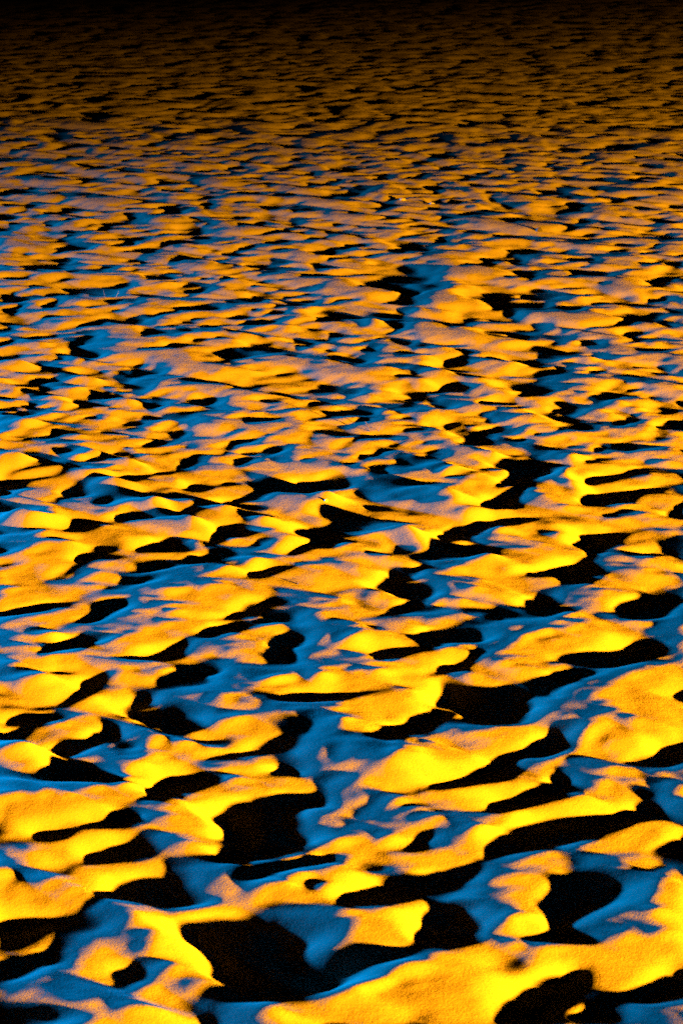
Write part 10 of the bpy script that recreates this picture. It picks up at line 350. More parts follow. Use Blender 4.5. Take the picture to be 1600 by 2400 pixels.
[0,0,1,0,1,3,4,-1,-6,-6,1,-2,0,2,2,-4,-1,4,1,-3,1,7,6,-2,1,0,-6,-3,0,-1,1,-2,4,-6,-16,10,18,-4,-1,0,-3,1,-3,0,3,2,-1,0,3,1,1,-4,-4,-1,1,-2,1,-6,0,13,1,-7,-1,1,-1,-1,0,-2,3,-5,-16,13,18,-1,3,-6,-4,2,-1,1,-2,0,-2,0,0,0,-1,0,1,0,2,-3,-5,11,10,-4,-3,-3,-2,-1,-1,3,-1,-2,-1,0,1,3,-1,-9,-3,17,4,-6,-5,-3,0,0,-2,7,3,-2,1,1,0,-1,-1,-1,1,-3,0,1,0,0,1,0,-2,-1,-1,1,1,0,0,1,-2,1,8,1,-2,1,-2,1,0,-3,-5,-1,1,-3,-3,2,7,0,1,-5,-6,0,-1,-1,7,4,1,-2,1,4,2,-4,-5,0,6,7,-3,-8,-4,2,2,2,0,1,1,0,-2,-4,-1],
[0,-1,0,-1,5,6,4,-3,-7,-7,-5,-2,4,7,4,-5,-3,3,1,-3,0,5,7,-1,0,0,-7,-3,3,-1,-1,2,1,-17,-13,20,22,-8,-2,3,-5,-1,1,-5,-4,7,5,-1,2,2,0,-6,-4,0,-2,2,3,-13,4,13,-1,-1,-5,0,0,-2,1,-1,2,-8,-16,15,24,-4,2,-6,-6,3,0,-1,-2,0,-1,1,-1,0,0,1,0,0,2,-2,-9,9,16,-3,-6,-7,0,0,1,3,-3,-1,0,2,0,-2,-1,-5,-5,14,9,-5,-7,-3,2,1,-1,4,1,-3,-1,1,2,0,0,0,0,0,-1,-1,-2,2,1,-1,-2,0,1,-1,1,0,0,1,0,-1,9,2,-5,1,0,1,-2,-6,-2,1,0,-1,-3,-2,4,1,3,-1,-4,-2,-5,0,10,6,0,-5,-2,3,6,0,-3,-3,3,2,-3,-5,-3,2,3,2,0,0,2,-2,-4,0,0],
[-4,3,-1,2,7,5,-1,-3,-4,-6,-4,-7,3,8,4,-4,-1,5,4,-3,-5,2,4,2,1,-2,-4,-2,2,0,-1,1,-9,-18,-2,22,26,-7,-8,2,-2,-4,0,-4,-5,2,12,2,1,0,-1,-5,-7,0,1,1,2,-13,5,13,-3,1,-2,-4,1,-2,1,0,0,-6,-14,10,24,-3,3,-5,-5,2,-1,-2,-2,0,1,-1,1,0,0,1,1,0,1,1,-9,3,11,-4,1,-4,-2,0,4,0,-3,0,1,-1,-2,0,-1,-2,-4,6,12,-1,-9,-1,2,2,-1,0,-2,1,-1,-1,2,1,1,1,1,-2,-3,-3,1,4,2,-4,0,0,0,0,-1,1,1,0,0,1,5,6,-5,-1,1,-2,-3,-5,1,0,0,0,-3,-2,0,2,5,-1,-2,-2,-9,1,12,9,-2,-6,-5,2,6,3,-1,0,-2,-3,-1,-3,0,3,1,0,-1,0,1,-1,-3,0,2],
[-8,5,3,6,6,0,-5,-4,0,-2,-4,-5,-2,4,1,-1,2,10,5,-3,-8,-2,4,4,0,-1,-6,1,2,-2,1,-1,-17,-13,5,23,20,-1,-13,-1,5,-3,-6,-2,-3,-3,13,9,-3,-2,0,-4,-10,1,3,-1,3,-5,-2,5,0,4,1,-4,-3,0,1,1,-3,0,-12,1,20,0,5,4,-8,-2,-2,-2,-1,1,-1,1,0,1,1,0,2,0,-1,1,-4,1,2,-4,3,-1,-2,5,2,-4,0,-1,0,-2,1,-1,-1,2,-5,-3,12,7,-8,-1,0,0,0,-2,1,0,-1,0,2,0,1,1,-1,-3,-5,-1,2,7,3,-2,-3,-1,0,0,0,1,0,0,2,0,2,9,-4,-3,1,-4,-5,-1,2,-1,-1,-1,0,0,-2,3,3,-2,-2,-2,-7,0,15,9,-2,-8,-8,-3,9,5,0,3,-2,-5,-1,-2,-1,4,1,-2,-2,-1,0,0,1,-1,4],
[-10,5,7,10,4,-6,-8,-2,1,1,-2,-3,-2,-2,-3,-3,6,11,7,-1,-6,-3,2,3,2,-4,-5,1,1,-1,0,0,-16,-10,8,13,13,4,-6,-5,5,1,-6,-4,1,-7,8,16,-3,-4,-2,-5,-6,2,3,-2,1,2,-9,-5,10,8,-3,-2,-4,1,1,-1,-3,1,-6,-6,18,4,2,9,-9,-6,-1,-2,1,0,-2,3,0,2,1,1,-1,-1,-1,-1,0,0,0,-1,0,-2,4,6,-2,-5,0,0,-2,1,0,0,-1,2,-3,-6,8,9,-4,-2,-1,-1,0,0,0,-1,1,0,1,0,2,-2,-3,-4,-3,1,4,4,4,2,-2,-3,0,-2,0,1,1,-1,4,0,-2,8,4,-7,-3,-5,-2,1,-1,1,-1,0,-1,1,1,1,-1,-2,0,-1,-6,-1,16,11,-3,-11,-10,-5,6,7,5,3,0,-5,-2,-1,-2,3,1,-3,-4,-2,-1,3,4,1,2],
[-9,5,7,10,2,-8,-7,-2,2,2,0,-1,-2,-3,-8,-3,3,9,8,6,-2,-2,0,1,-1,-3,-5,0,2,-1,-1,0,-12,-5,9,2,2,6,6,1,-6,0,1,-1,-2,-9,3,18,4,-8,-4,-4,-3,3,1,-1,-3,2,-4,-13,10,14,-3,-2,-2,-2,0,-1,0,-1,-1,-9,14,9,-4,10,-7,-8,1,-2,1,-2,-2,9,-1,0,2,-1,-2,-2,1,-1,-1,0,0,0,-2,0,7,4,-3,-3,-4,1,-1,1,0,0,0,0,0,-1,3,3,-3,0,0,-1,-1,1,-1,0,1,1,-1,1,-1,-2,-3,-2,-3,3,5,3,1,0,1,0,1,-2,0,-1,-1,2,5,-2,-4,9,4,-9,-4,-2,-2,1,-5,2,4,-1,0,3,-2,-1,-1,-1,0,0,-4,-2,15,12,-4,-11,-9,-8,1,8,7,6,-1,-4,-2,1,0,2,-1,-6,-6,-3,1,5,6,1,2],
[-6,3,4,5,3,-1,-4,-4,-3,3,1,2,0,0,-4,-9,-5,-1,7,9,11,5,-3,-4,-1,-2,-3,-4,1,0,-1,0,0,-9,0,9,-4,-6,0,11,6,-2,-3,2,2,-3,-10,-2,16,12,-7,-7,-1,-4,1,0,-1,0,-2,3,-14,-5,19,6,-3,-3,-3,-1,0,1,1,2,-10,1,12,-1,10,-1,-12,1,-1,-1,-2,-2,11,2,-3,2,-4,-2,1,-1,0,-1,0,-1,-1,-2,5,8,-2,-2,0,-6,-1,3,-2,0,1,1,0,0,1,2,-2,-1,1,-1,-1,0,-1,0,2,2,-2,0,1,-6,-5,6,-3,-3,2,8,4,0,-2,-2,1,1,1,3,-2,-1,3,0,-3,-1,9,4,-11,-6,0,0,-1,-3,-3,3,7,2,2,-7,-2,2,-1,-1,0,-3,-1,15,11,-4,-12,-8,-9,-1,5,10,6,-1,-1,-2,1,3,0,-3,-6,-8,-4,1,8,6,1,1,4],
[-12,12,6,2,-2,-4,-2,0,0,0,0,1,3,1,-5,-9,-6,-1,5,12,12,7,-5,-6,-3,0,-3,-4,1,0,-1,0,-2,-3,2,5,-3,-5,-2,-2,2,10,4,0,-2,0,-6,-6,13,11,-3,-6,-2,-4,0,-1,-1,2,-3,2,-5,-13,9,13,1,-3,-4,-1,1,1,1,4,-9,-8,11,4,9,5,-13,-2,-1,-2,-2,-1,11,4,0,-6,-3,1,0,-1,-1,0,-1,0,-3,0,9,3,-2,-2,1,-3,-5,2,0,1,2,-1,1,1,-1,0,-1,0,0,-3,2,1,-2,1,2,2,-2,-2,3,-9,-7,5,-1,0,4,4,4,4,-1,-1,-4,0,1,4,-2,3,2,-5,1,6,1,1,-6,-8,-1,1,0,-1,-9,1,14,3,-3,-4,-1,-1,1,-2,-1,-1,0,12,13,-3,-13,-11,-8,-2,7,7,7,1,0,0,1,0,0,-4,-6,-7,-3,1,5,6,4,1,1],
[-20,22,6,0,-5,-4,2,2,-1,0,0,-3,0,2,-4,-6,-3,-1,7,11,11,3,-6,-7,0,3,-4,-7,0,2,-1,-1,-2,0,2,1,-1,1,0,-8,-9,6,15,6,-5,0,0,-3,8,1,-4,-3,-2,-2,0,0,-1,1,-1,-1,-1,-10,1,10,5,0,-4,-1,0,3,-1,0,-1,-7,6,5,4,6,-8,-4,-2,-3,1,0,6,8,0,-7,-2,0,-1,0,-1,-1,0,-2,0,1,7,2,-2,0,-1,0,-7,1,2,1,1,0,0,0,0,0,-2,2,-5,-4,6,2,0,4,0,-2,0,-2,1,-4,-5,-5,-2,6,6,-4,2,8,2,-2,-4,2,5,-3,-4,1,5,2,9,3,-8,-9,1,-1,-3,-1,0,2,-7,-8,13,7,-3,-2,1,-4,0,0,-2,0,0,9,14,-1,-14,-12,-9,1,6,6,6,4,1,1,-1,0,-3,-6,-3,-3,-2,-3,4,6,5,1,3],
[-29,32,7,-3,-10,0,7,5,-1,-1,-4,-8,-2,2,-2,-3,1,3,7,8,8,-1,-8,-5,2,4,-1,-9,1,0,-3,-1,0,2,1,0,0,0,1,-1,-12,-6,15,9,-4,5,6,0,0,-6,-7,0,0,0,-1,2,-2,0,1,-3,-6,0,2,5,3,-1,-1,0,0,1,2,-3,2,-1,0,4,1,2,-6,-1,-1,-1,1,-1,-1,9,7,-4,-7,-1,0,-1,0,-2,1,-1,0,1,4,3,0,-1,-2,0,-5,0,4,0,1,-2,1,0,0,-1,0,-2,-8,1,8,-3,4,12,-3,-7,1,-2,-3,2,-1,-7,-5,6,3,-6,3,9,-2,-6,-2,6,9,-1,-7,-1,10,9,5,-5,-9,-11,-1,9,-3,-4,2,4,-6,-16,7,13,0,0,-1,-2,-2,1,-1,-2,0,7,13,2,-14,-14,-7,4,5,4,5,6,3,0,-3,-1,-6,-5,-1,1,-3,-4,3,6,5,4,-1],
[-39,44,8,-5,-15,0,12,8,3,-4,-10,-10,-3,3,-1,-1,4,5,9,3,3,-2,-8,-4,3,4,-2,-5,3,1,-8,0,3,-1,2,-1,2,-1,-2,3,-7,-5,6,1,-1,10,10,-1,-5,-5,-3,-4,2,0,-2,2,2,-1,-6,-3,-2,4,5,0,-1,0,1,1,0,1,1,-1,1,1,-1,2,-1,-1,-2,0,0,-1,1,-4,-1,7,9,3,-10,-4,1,-2,1,-2,2,-1,1,-1,2,3,0,1,-2,-3,1,1,0,1,-1,-1,2,-1,-1,0,-1,-4,-11,7,10,-4,5,14,-6,-6,-2,-2,-1,1,2,-4,-7,1,5,-4,5,4,-7,-7,-1,7,10,2,-7,1,12,8,-2,-11,-1,-5,-8,9,5,-4,0,-1,-7,-10,4,8,3,0,2,0,-2,-3,1,-1,-2,5,12,3,-12,-15,-4,6,4,3,5,6,1,-1,-5,-4,-2,-3,1,-3,-2,-1,3,6,5,2,-1],
[-44,50,7,-4,-13,-5,11,12,6,-6,-13,-9,-2,2,-3,1,5,9,8,1,-3,-5,-3,-3,4,1,-4,-2,5,3,-4,-3,0,1,0,0,0,1,-2,-1,-2,0,1,-1,1,6,6,1,-4,1,-4,-8,3,1,-3,1,7,-3,-13,0,4,5,0,0,0,1,1,0,1,2,0,-1,1,-1,0,0,0,-1,0,0,0,-2,1,-2,1,1,3,8,-3,-8,0,0,-1,1,0,1,-1,1,-4,4,3,-1,0,-3,4,0,-1,-1,0,0,0,0,-1,-2,0,-3,-7,4,10,0,4,3,-2,-4,-2,-1,2,-2,2,-1,-12,4,10,-5,-2,3,-5,-1,-1,3,7,1,-5,-1,7,5,2,-5,0,0,-9,4,12,-5,-4,-9,-7,3,8,-6,-2,8,4,0,0,-3,-3,1,-3,4,11,3,-10,-15,-3,9,5,3,3,3,0,-7,-5,-1,2,-1,-2,-4,-2,5,4,4,2,2,1],
[-44,49,6,-1,-9,-6,5,12,4,-5,-10,-5,-1,-2,-5,0,7,9,10,0,-6,-7,-2,2,5,-1,-10,0,8,2,0,-4,-2,3,-1,0,-1,0,-2,-2,1,1,0,1,1,1,3,4,-2,1,-7,-4,5,-2,-7,6,4,-6,-10,6,5,0,-1,1,1,0,0,3,1,1,-1,-1,1,-1,0,-1,0,1,1,-2,0,-1,1,0,2,-3,-3,6,4,-4,-4,1,1,0,0,-1,-3,5,-5,1,7,-2,1,-3,4,-1,-1,-1,1,-2,1,-1,-1,-1,-2,-3,4,3,1,4,0,-2,0,0,-3,1,1,-1,2,-5,-12,9,14,-10,-7,6,-1,0,1,0,3,2,-2,-5,-1,4,6,-1,-2,6,-2,2,5,-6,-8,-11,-2,11,7,-9,-7,5,10,-1,1,2,-6,-3,-2,6,8,4,-7,-13,-4,8,7,3,1,-1,-4,-8,-2,2,1,-1,-2,-2,1,6,5,0,1,3,1],
[-44,49,4,1,-4,-5,1,5,0,-2,-3,0,-1,-5,-6,-3,6,9,11,0,-8,-8,2,6,7,-4,-15,-4,11,6,-5,2,2,-3,-1,-1,0,-1,-3,1,2,1,0,1,-1,-2,3,5,1,-2,-6,4,8,-17,-11,11,4,-7,1,4,2,-2,1,0,1,-1,3,2,2,-2,-1,1,0,-1,-1,0,1,2,-1,-1,-1,0,1,-1,1,-1,-1,-2,2,4,-2,-1,0,-1,2,-5,-3,10,-1,-3,4,-1,-2,-4,7,3,-4,0,0,-2,0,0,-2,-1,-4,-1,9,6,-3,-1,-1,0,2,-2,-1,1,-1,1,1,-11,-8,13,11,-8,-4,5,-2,-3,3,2,0,1,-1,-1,-1,4,1,-5,-1,10,2,-2,-2,-6,-7,-10,6,12,2,-3,-7,-3,9,0,2,6,-6,-7,-1,8,8,5,-6,-12,-3,6,6,2,-2,-4,-6,-5,2,1,-1,-2,1,1,3,6,3,-1,2,3,-1],
[-44,45,3,6,3,-3,-4,-2,-2,-5,-1,6,5,-4,-4,-4,-4,3,7,10,-2,-10,-6,7,10,7,-8,-17,-9,10,13,-4,1,9,-6,-7,0,0,-2,1,1,1,1,1,-2,-2,-1,2,7,0,-3,3,8,-1,-27,-12,12,9,0,1,1,0,0,0,0,0,1,5,0,0,-2,1,0,-1,0,0,-1,3,1,-2,-2,1,-1,1,-1,-1,0,0,0,-1,4,0,-2,0,-2,1,-8,3,13,-1,-4,-2,-1,-3,-3,10,9,-7,-3,-1,-1,0,-2,-1,-1,-5,2,11,3,-1,-3,-1,3,-1,-3,0,1,0,-1,-2,-13,-1,17,4,-3,-4,2,-2,-2,4,1,0,0,-1,1,3,2,-3,-6,3,4,-1,-2,0,-5,-9,-10,12,15,-1,-2,-2,-6,2,-1,2,5,-2,-4,-1,6,10,5,-8,-8,0,4,1,0,-4,-7,-5,0,2,0,0,0,0,2,5,4,2,2,3,1,-5,-2],
[-43,44,6,7,3,-3,-7,-4,-6,-6,-1,10,6,-6,-1,0,-2,2,4,5,-6,-7,-2,9,11,6,-9,-19,-9,8,16,-3,-2,10,-2,-10,0,-1,-1,4,0,0,-1,0,-1,-1,-3,2,9,1,-1,7,4,-11,-27,-9,14,12,3,-2,0,0,0,0,1,-2,3,5,0,-1,0,-1,-1,0,-1,0,2,4,-2,-3,0,-1,0,-1,1,-1,0,0,1,0,1,-1,0,-2,1,1,-13,7,14,-1,-3,-6,-1,-3,-3,15,10,-10,-4,-1,-1,-1,-2,0,-3,-8,6,16,2,-3,-3,1,2,-5,-2,3,-1,-1,-1,-6,-13,7,17,1,-2,-1,-5,2,1,1,0,1,0,1,1,0,-2,-3,1,1,0,-2,0,0,-1,-11,-12,12,17,-2,0,1,-4,-4,-3,2,-1,4,1,-1,4,8,7,-9,-6,4,2,-4,-3,-6,-6,-3,2,3,1,2,-2,-1,2,6,3,2,4,4,-2,-6,-1],
[-45,50,9,7,-1,-8,-7,-5,-5,-6,2,8,0,-6,2,5,2,0,2,1,-5,-5,3,5,11,4,-9,-17,-3,9,5,-1,-3,5,0,-9,4,3,-1,1,-1,0,-6,0,5,0,-2,-1,7,5,4,0,-7,-13,-15,-5,17,11,1,-6,1,0,1,-1,-1,-2,6,6,-1,0,-1,-2,-1,-1,0,1,5,0,-4,-2,0,0,-1,1,-1,1,0,0,0,-1,1,-1,1,0,-1,2,-17,8,17,-3,-3,-3,-2,-3,0,12,6,-8,-4,-1,0,-2,-1,-1,-3,-7,2,17,9,-3,-1,-1,-6,-2,0,2,0,-5,-2,-2,-8,0,15,4,1,1,-7,0,1,1,2,-2,2,2,0,-5,0,-1,1,1,-2,0,0,-1,-1,-4,-8,4,8,-2,2,3,2,-5,-5,2,-1,5,2,0,2,5,5,-4,-4,2,1,-6,-6,-6,-5,1,5,3,3,-1,-4,-4,4,6,4,2,4,5,-4,-4,1],
[-47,57,14,5,-12,-10,-5,-4,-3,-4,2,5,-5,-7,5,9,4,-2,1,1,-4,-1,1,4,9,4,-10,-12,3,6,-5,2,-1,-4,-1,-1,7,7,-4,-4,-1,2,-11,1,11,-1,2,0,0,4,7,-8,-14,-7,-4,2,14,6,-1,-5,0,1,-1,0,-1,-2,4,7,3,-2,-1,-2,-1,-3,1,5,3,-5,-4,1,0,0,-1,1,0,0,0,0,0,-3,2,2,0,0,-1,2,-19,4,21,-3,0,-2,-5,3,0,4,2,-6,-1,0,-1,-1,-1,-1,0,-3,-5,6,14,4,5,0,-19,2,5,-4,-1,-4,-1,3,-7,-11,14,14,1,-1,-8,0,3,0,1,-1,1,3,-3,-3,-2,0,0,3,1,-4,0,-1,-2,2,-3,-2,0,-1,0,7,4,-7,0,5,1,2,-4,0,-1,4,8,-2,-4,1,-1,-5,-7,-6,-2,3,6,6,1,-3,-8,-6,6,7,5,1,5,3,-2,-3,3],
[-46,62,18,-6,-15,-10,-3,-2,-3,-2,2,1,-7,-6,6,9,6,-3,-1,3,0,-3,0,4,9,6,-11,-9,2,2,-3,1,-5,-13,8,12,2,4,-2,-9,0,3,-15,-1,18,5,-4,4,-4,-2,8,-9,-19,1,9,0,4,6,-1,-2,-1,0,-1,0,0,1,-2,2,9,1,-4,1,-1,-4,3,7,-5,-5,-2,2,0,0,0,0,1,-1,-1,1,-4,-2,7,5,-4,-1,0,1,-16,-3,18,7,-1,0,-8,4,1,-1,-2,-1,-1,1,-1,-1,0,-1,0,2,-8,-5,11,10,12,8,-20,-10,6,-4,-5,3,0,2,-8,-14,12,24,-2,-4,-5,0,2,0,-1,-2,6,1,-5,-4,-4,0,5,4,2,-6,-3,1,-1,-1,1,-4,2,-2,-3,5,4,-3,6,9,1,-6,-11,-1,1,6,8,0,-7,-1,2,-4,-6,-5,-1,4,7,5,2,-6,-10,-8,6,9,4,3,2,5,0,-1,1],
[-41,67,9,-14,-13,-6,-2,-2,-3,0,1,-2,-6,-4,5,8,4,-4,-2,7,1,-2,-2,6,10,6,-8,-9,-2,-2,-1,1,-10,-15,16,22,-5,-2,3,-10,0,5,-19,-8,18,17,-3,-1,-3,-4,7,-9,-19,8,9,-6,1,10,0,-1,-4,1,1,0,-1,1,-1,-5,3,7,3,0,3,0,0,0,-10,0,1,-1,2,-1,0,0,1,-1,1,-6,-6,8,8,0,1,-3,-5,1,-6,-8,9,14,1,-1,-5,-1,0,-1,0,-2,1,-1,0,0,-1,1,-3,3,-5,-7,8,8,8,15,-6,-18,-8,0,2,3,1,0,-8,-14,6,26,2,-6,0,-2,-1,1,-3,3,5,-2,-4,-4,-11,3,12,3,-1,-2,-6,0,0,0,-2,-3,7,-3,-10,4,6,4,10,6,-3,-10,-14,3,4,5,8,-2,-8,-4,4,1,-5,-5,2,3,6,4,1,-6,-9,-8,3,7,5,1,3,5,3,2,0],
[-29,61,-3,-16,-8,-3,-1,-3,-3,1,0,-3,-6,-1,7,6,-2,-6,-1,10,2,-2,0,6,10,8,-8,-8,-6,-4,0,1,-7,-14,10,22,0,-5,5,-7,-4,5,-15,-17,8,25,14,-4,-12,-3,7,-10,-12,7,3,-5,-1,13,2,-3,-3,1,1,1,-1,-2,1,-5,-5,6,10,1,4,9,-6,-7,-8,1,2,-1,0,0,0,0,2,-2,3,-11,-11,16,13,-4,0,-2,-6,-1,-1,-7,0,18,3,-1,-4,-4,0,0,-1,0,-1,1,0,-1,0,-1,0,0,-4,-1,6,2,1,11,8,-14,-14,4,4,0,-1,0,-5,-16,0,23,11,-6,2,-3,-2,-2,0,6,2,-6,-2,-1,-10,-7,14,9,-2,-1,-5,-3,1,-1,-1,-3,4,1,-8,-4,9,10,11,2,-9,-10,-5,3,1,4,7,-3,-10,-7,6,6,-2,-3,1,5,5,1,-4,-4,-5,-6,-1,4,4,1,2,5,7,3,0],
[-13,45,-11,-14,-3,-2,-2,-2,-1,-1,1,-4,-6,2,6,4,-5,-8,1,10,5,-2,1,6,10,7,-5,-11,-6,-5,2,1,-1,-12,-4,14,12,-1,1,-2,-4,-3,-14,-15,0,25,28,1,-20,-9,7,-8,-4,4,-2,-1,-1,8,4,-1,-2,0,2,-1,-1,-1,0,0,-6,-3,8,6,8,8,-9,-5,-7,1,1,-1,-1,1,2,0,0,-2,3,-11,-14,13,20,-2,-4,-1,-1,-8,-1,-2,-5,17,9,-4,-3,-5,0,-1,0,0,1,-1,0,-1,0,0,0,-1,-5,4,6,3,-2,-1,5,-3,-7,5,-1,-2,-2,0,-2,-11,-5,19,11,-4,3,-1,-5,-3,6,6,-4,-5,-3,2,-5,-15,6,16,3,-4,-2,-4,-1,-1,0,0,-4,7,-3,-11,6,13,9,7,-10,-12,3,-1,-2,2,5,-2,-13,-6,7,9,3,-1,1,5,3,-3,-6,-4,-3,-3,-2,2,2,1,3,5,6,4,-1],
[-19,43,1,-13,-6,-2,-1,-4,-2,1,0,-1,-4,-3,2,3,-1,-4,-4,2,7,4,1,1,7,9,8,-7,-10,-4,-5,0,-1,2,-2,-9,2,10,4,3,-1,0,-12,-12,-7,-2,18,25,11,-19,-16,6,-3,-1,0,-2,1,-3,4,9,-1,0,-1,0,-1,0,-1,-1,4,-3,-11,4,9,8,6,-7,-1,-8,-1,2,-3,3,2,0,-2,0,0,2,-11,-13,6,16,12,-3,-5,0,-11,-3,5,-3,6,12,-2,-2,-5,-3,0,2,0,0,0,-1,-1,1,-2,-1,-1,-2,5,6,5,-1,-4,-4,0,0,1,-2,-2,-1,0,0,-5,-2,10,5,-1,0,0,-3,2,8,2,-9,-1,-3,-1,1,-11,-4,9,10,-1,-2,-1,-5,0,0,2,-6,1,7,-5,-1,10,8,1,-3,-9,0,-2,-1,-1,3,-3,-9,-6,9,8,4,2,4,2,2,-4,-6,-5,-4,-3,-1,2,3,2,2,4,4,4,-5,-3],
[-7,31,-9,-6,-3,0,-3,-4,-1,-1,2,-2,-3,0,-1,-1,-3,-1,1,1,2,4,2,2,9,9,5,-8,-4,-3,-7,-1,-1,-1,4,-2,-4,-7,7,12,0,-6,-9,-6,0,-2,0,17,20,-10,-17,4,-3,-1,0,-1,1,-5,3,13,-2,2,-4,0,1,-3,2,0,0,-1,-6,1,6,3,3,-1,0,-6,-4,-1,4,4,3,-2,-6,1,4,-2,-9,-8,-4,8,20,6,-9,-4,-7,1,3,-2,0,9,3,-3,-3,-5,3,1,-1,0,-1,0,0,-1,-3,-1,1,1,4,4,4,0,-4,-2,-1,-1,-1,-2,-1,1,-1,-2,1,2,2,2,1,-4,2,3,4,8,-6,-8,0,-2,-3,1,-3,-6,-1,7,6,2,-2,-6,2,1,-1,-8,-3,14,5,-5,9,6,-10,-5,0,-2,-1,0,-3,-1,-1,-6,-2,5,8,4,3,4,1,2,0,-4,-8,-7,-3,1,2,3,3,2,3,2,2,-3,-4],
[1,17,-11,3,0,-3,-4,-2,-3,-1,1,-1,-2,0,-4,-4,2,1,2,1,-2,0,4,6,8,9,2,-6,2,-4,-10,-4,3,0,1,4,-5,-13,-1,15,2,-6,-3,-2,3,-1,-13,3,24,5,-12,-3,-2,-2,2,-3,0,-5,2,16,1,-1,-3,-1,-2,0,3,0,-4,0,2,0,2,-3,1,0,1,-1,-8,-2,11,2,-2,5,-3,0,-2,-6,-3,-3,-4,2,13,7,-6,-3,0,-1,0,-1,-1,3,8,-2,-1,-4,0,1,-2,0,1,-1,-2,-1,0,-1,3,2,0,4,3,0,-3,-2,-3,0,-2,-1,1,-2,3,-3,0,4,0,2,1,-7,2,12,5,0,-8,-5,-1,-2,-2,-2,-2,0,-2,-2,8,6,-1,-3,-1,3,-2,-11,-7,14,10,2,7,3,-14,-7,4,-2,-2,2,-6,-5,3,-1,-2,1,6,6,3,2,1,5,1,-3,-9,-7,-1,0,2,2,2,4,1,4,1,-3,-7],
[4,5,-5,9,2,-7,-4,-4,-2,-1,1,-1,-2,-4,-5,1,4,3,0,1,-2,-3,3,8,10,8,-2,-3,3,-6,-9,-1,2,1,1,-1,0,-11,-10,4,12,-1,2,-1,-4,1,-9,-9,16,20,-6,-8,0,-4,-1,-1,0,-4,0,16,7,-6,-1,-3,-4,5,2,-2,-2,-1,2,-1,0,-2,1,1,2,0,-11,-7,14,3,-3,9,3,0,-10,-11,1,2,1,2,4,0,-1,-1,1,-2,0,0,0,-1,7,3,-1,-1,-4,-1,1,0,-1,-2,0,-1,3,0,0,0,3,3,1,-1,-3,-1,-3,-2,0,0,1,-5,5,2,-2,2,2,-2,1,-7,8,17,2,-11,-9,1,-2,-3,-1,-3,-1,1,2,-6,4,8,4,2,-5,-7,4,-9,-14,10,17,13,2,-7,-5,-5,-4,1,-2,1,-7,-5,4,3,-2,-3,5,6,5,2,3,3,-3,-5,-5,-1,-1,0,1,0,-1,5,5,5,-1,-8,-7],
[7,-3,-1,12,1,-8,-6,-4,-1,2,-1,-1,-5,-6,-1,4,5,3,0,1,-3,-5,2,11,10,8,-3,-7,2,-5,-3,1,-1,1,-2,-1,1,-9,-17,-2,18,8,2,-1,-8,-3,-1,-13,4,28,4,-11,-2,-6,-1,1,-1,0,-2,10,9,-5,0,0,-3,4,0,-3,-1,-2,0,0,0,1,-1,1,2,1,-10,-8,1,7,7,13,2,-6,-11,-8,0,5,0,4,-1,-1,0,-1,0,0,1,-1,1,-3,4,6,1,-1,-4,-2,2,-1,-2,-1,1,2,1,-1,-3,-3,6,8,-2,2,-6,-5,-1,-1,1,1,-1,-2,1,1,2,2,4,-5,-5,1,15,15,-8,-11,-7,-1,0,-4,-2,0,0,2,2,-5,-5,12,9,3,-8,-11,6,-3,-16,2,16,20,3,-10,-3,-3,-9,1,2,-1,-8,-7,7,5,-1,-5,3,6,7,5,3,-6,-6,-4,2,2,-1,-1,2,-1,-3,4,10,3,-6,-9,-5],
[10,-4,0,7,-2,-6,-5,-3,-1,3,1,-4,-7,-5,1,7,4,3,2,-1,-3,-5,1,11,12,8,-4,-11,-1,0,-2,1,-2,0,-3,0,2,-13,-16,-2,17,14,1,-1,-7,-6,2,-14,-3,25,17,-11,-7,-4,-2,3,-1,1,-3,-1,10,3,0,9,-2,-4,-4,-2,-1,-1,0,0,1,-1,1,-1,-1,0,1,-6,-15,-1,19,26,1,-17,-9,-4,0,5,0,0,-1,-1,0,-1,1,1,1,-1,-1,-1,-3,7,5,2,-1,-3,-2,-2,-1,2,0,1,0,-3,-6,-5,13,11,-1,-1,-7,-8,0,3,1,-1,-2,1,-3,-5,10,8,-2,-4,-7,6,20,4,-12,-4,-7,-6,3,-5,-2,2,3,1,2,-3,-10,9,11,0,-1,-4,-1,-4,-10,-1,6,15,8,-3,-5,-2,-7,3,0,-3,-12,-5,8,8,0,-3,-1,3,8,8,0,-11,-8,2,6,3,-4,0,2,0,-3,5,8,-1,-9,-4,-2],
[11,0,-1,-1,-3,-5,-2,-4,0,3,2,-5,-8,-1,3,5,3,5,2,-2,-4,-4,2,9,12,9,-5,-13,-2,2,-2,-1,-2,0,-1,-4,2,-12,-13,0,12,16,5,-6,-5,-4,1,-10,-8,14,23,-1,-12,-2,0,-1,0,0,0,-4,4,11,0,9,2,-11,-5,-2,-2,2,2,-2,2,-1,0,-3,-5,3,5,-5,-16,-6,16,33,4,-15,-13,-1,-1,3,0,-2,-3,1,0,1,2,1,-2,0,-2,1,-7,2,15,6,-3,-7,-3,-1,1,1,0,-1,-2,-2,-6,-6,12,18,0,-8,-7,-2,1,1,-1,-2,-1,-2,0,-5,10,8,-4,-1,-5,11,14,-5,-8,-2,-4,-9,0,-3,2,3,3,-1,2,0,-9,3,9,2,3,-1,-8,-8,-4,4,5,2,3,5,2,-2,-3,-2,-1,-6,-13,-3,8,12,3,-3,-5,1,7,6,-2,-10,-4,6,6,0,-3,-2,3,0,0,3,6,-4,-8,-1,3],
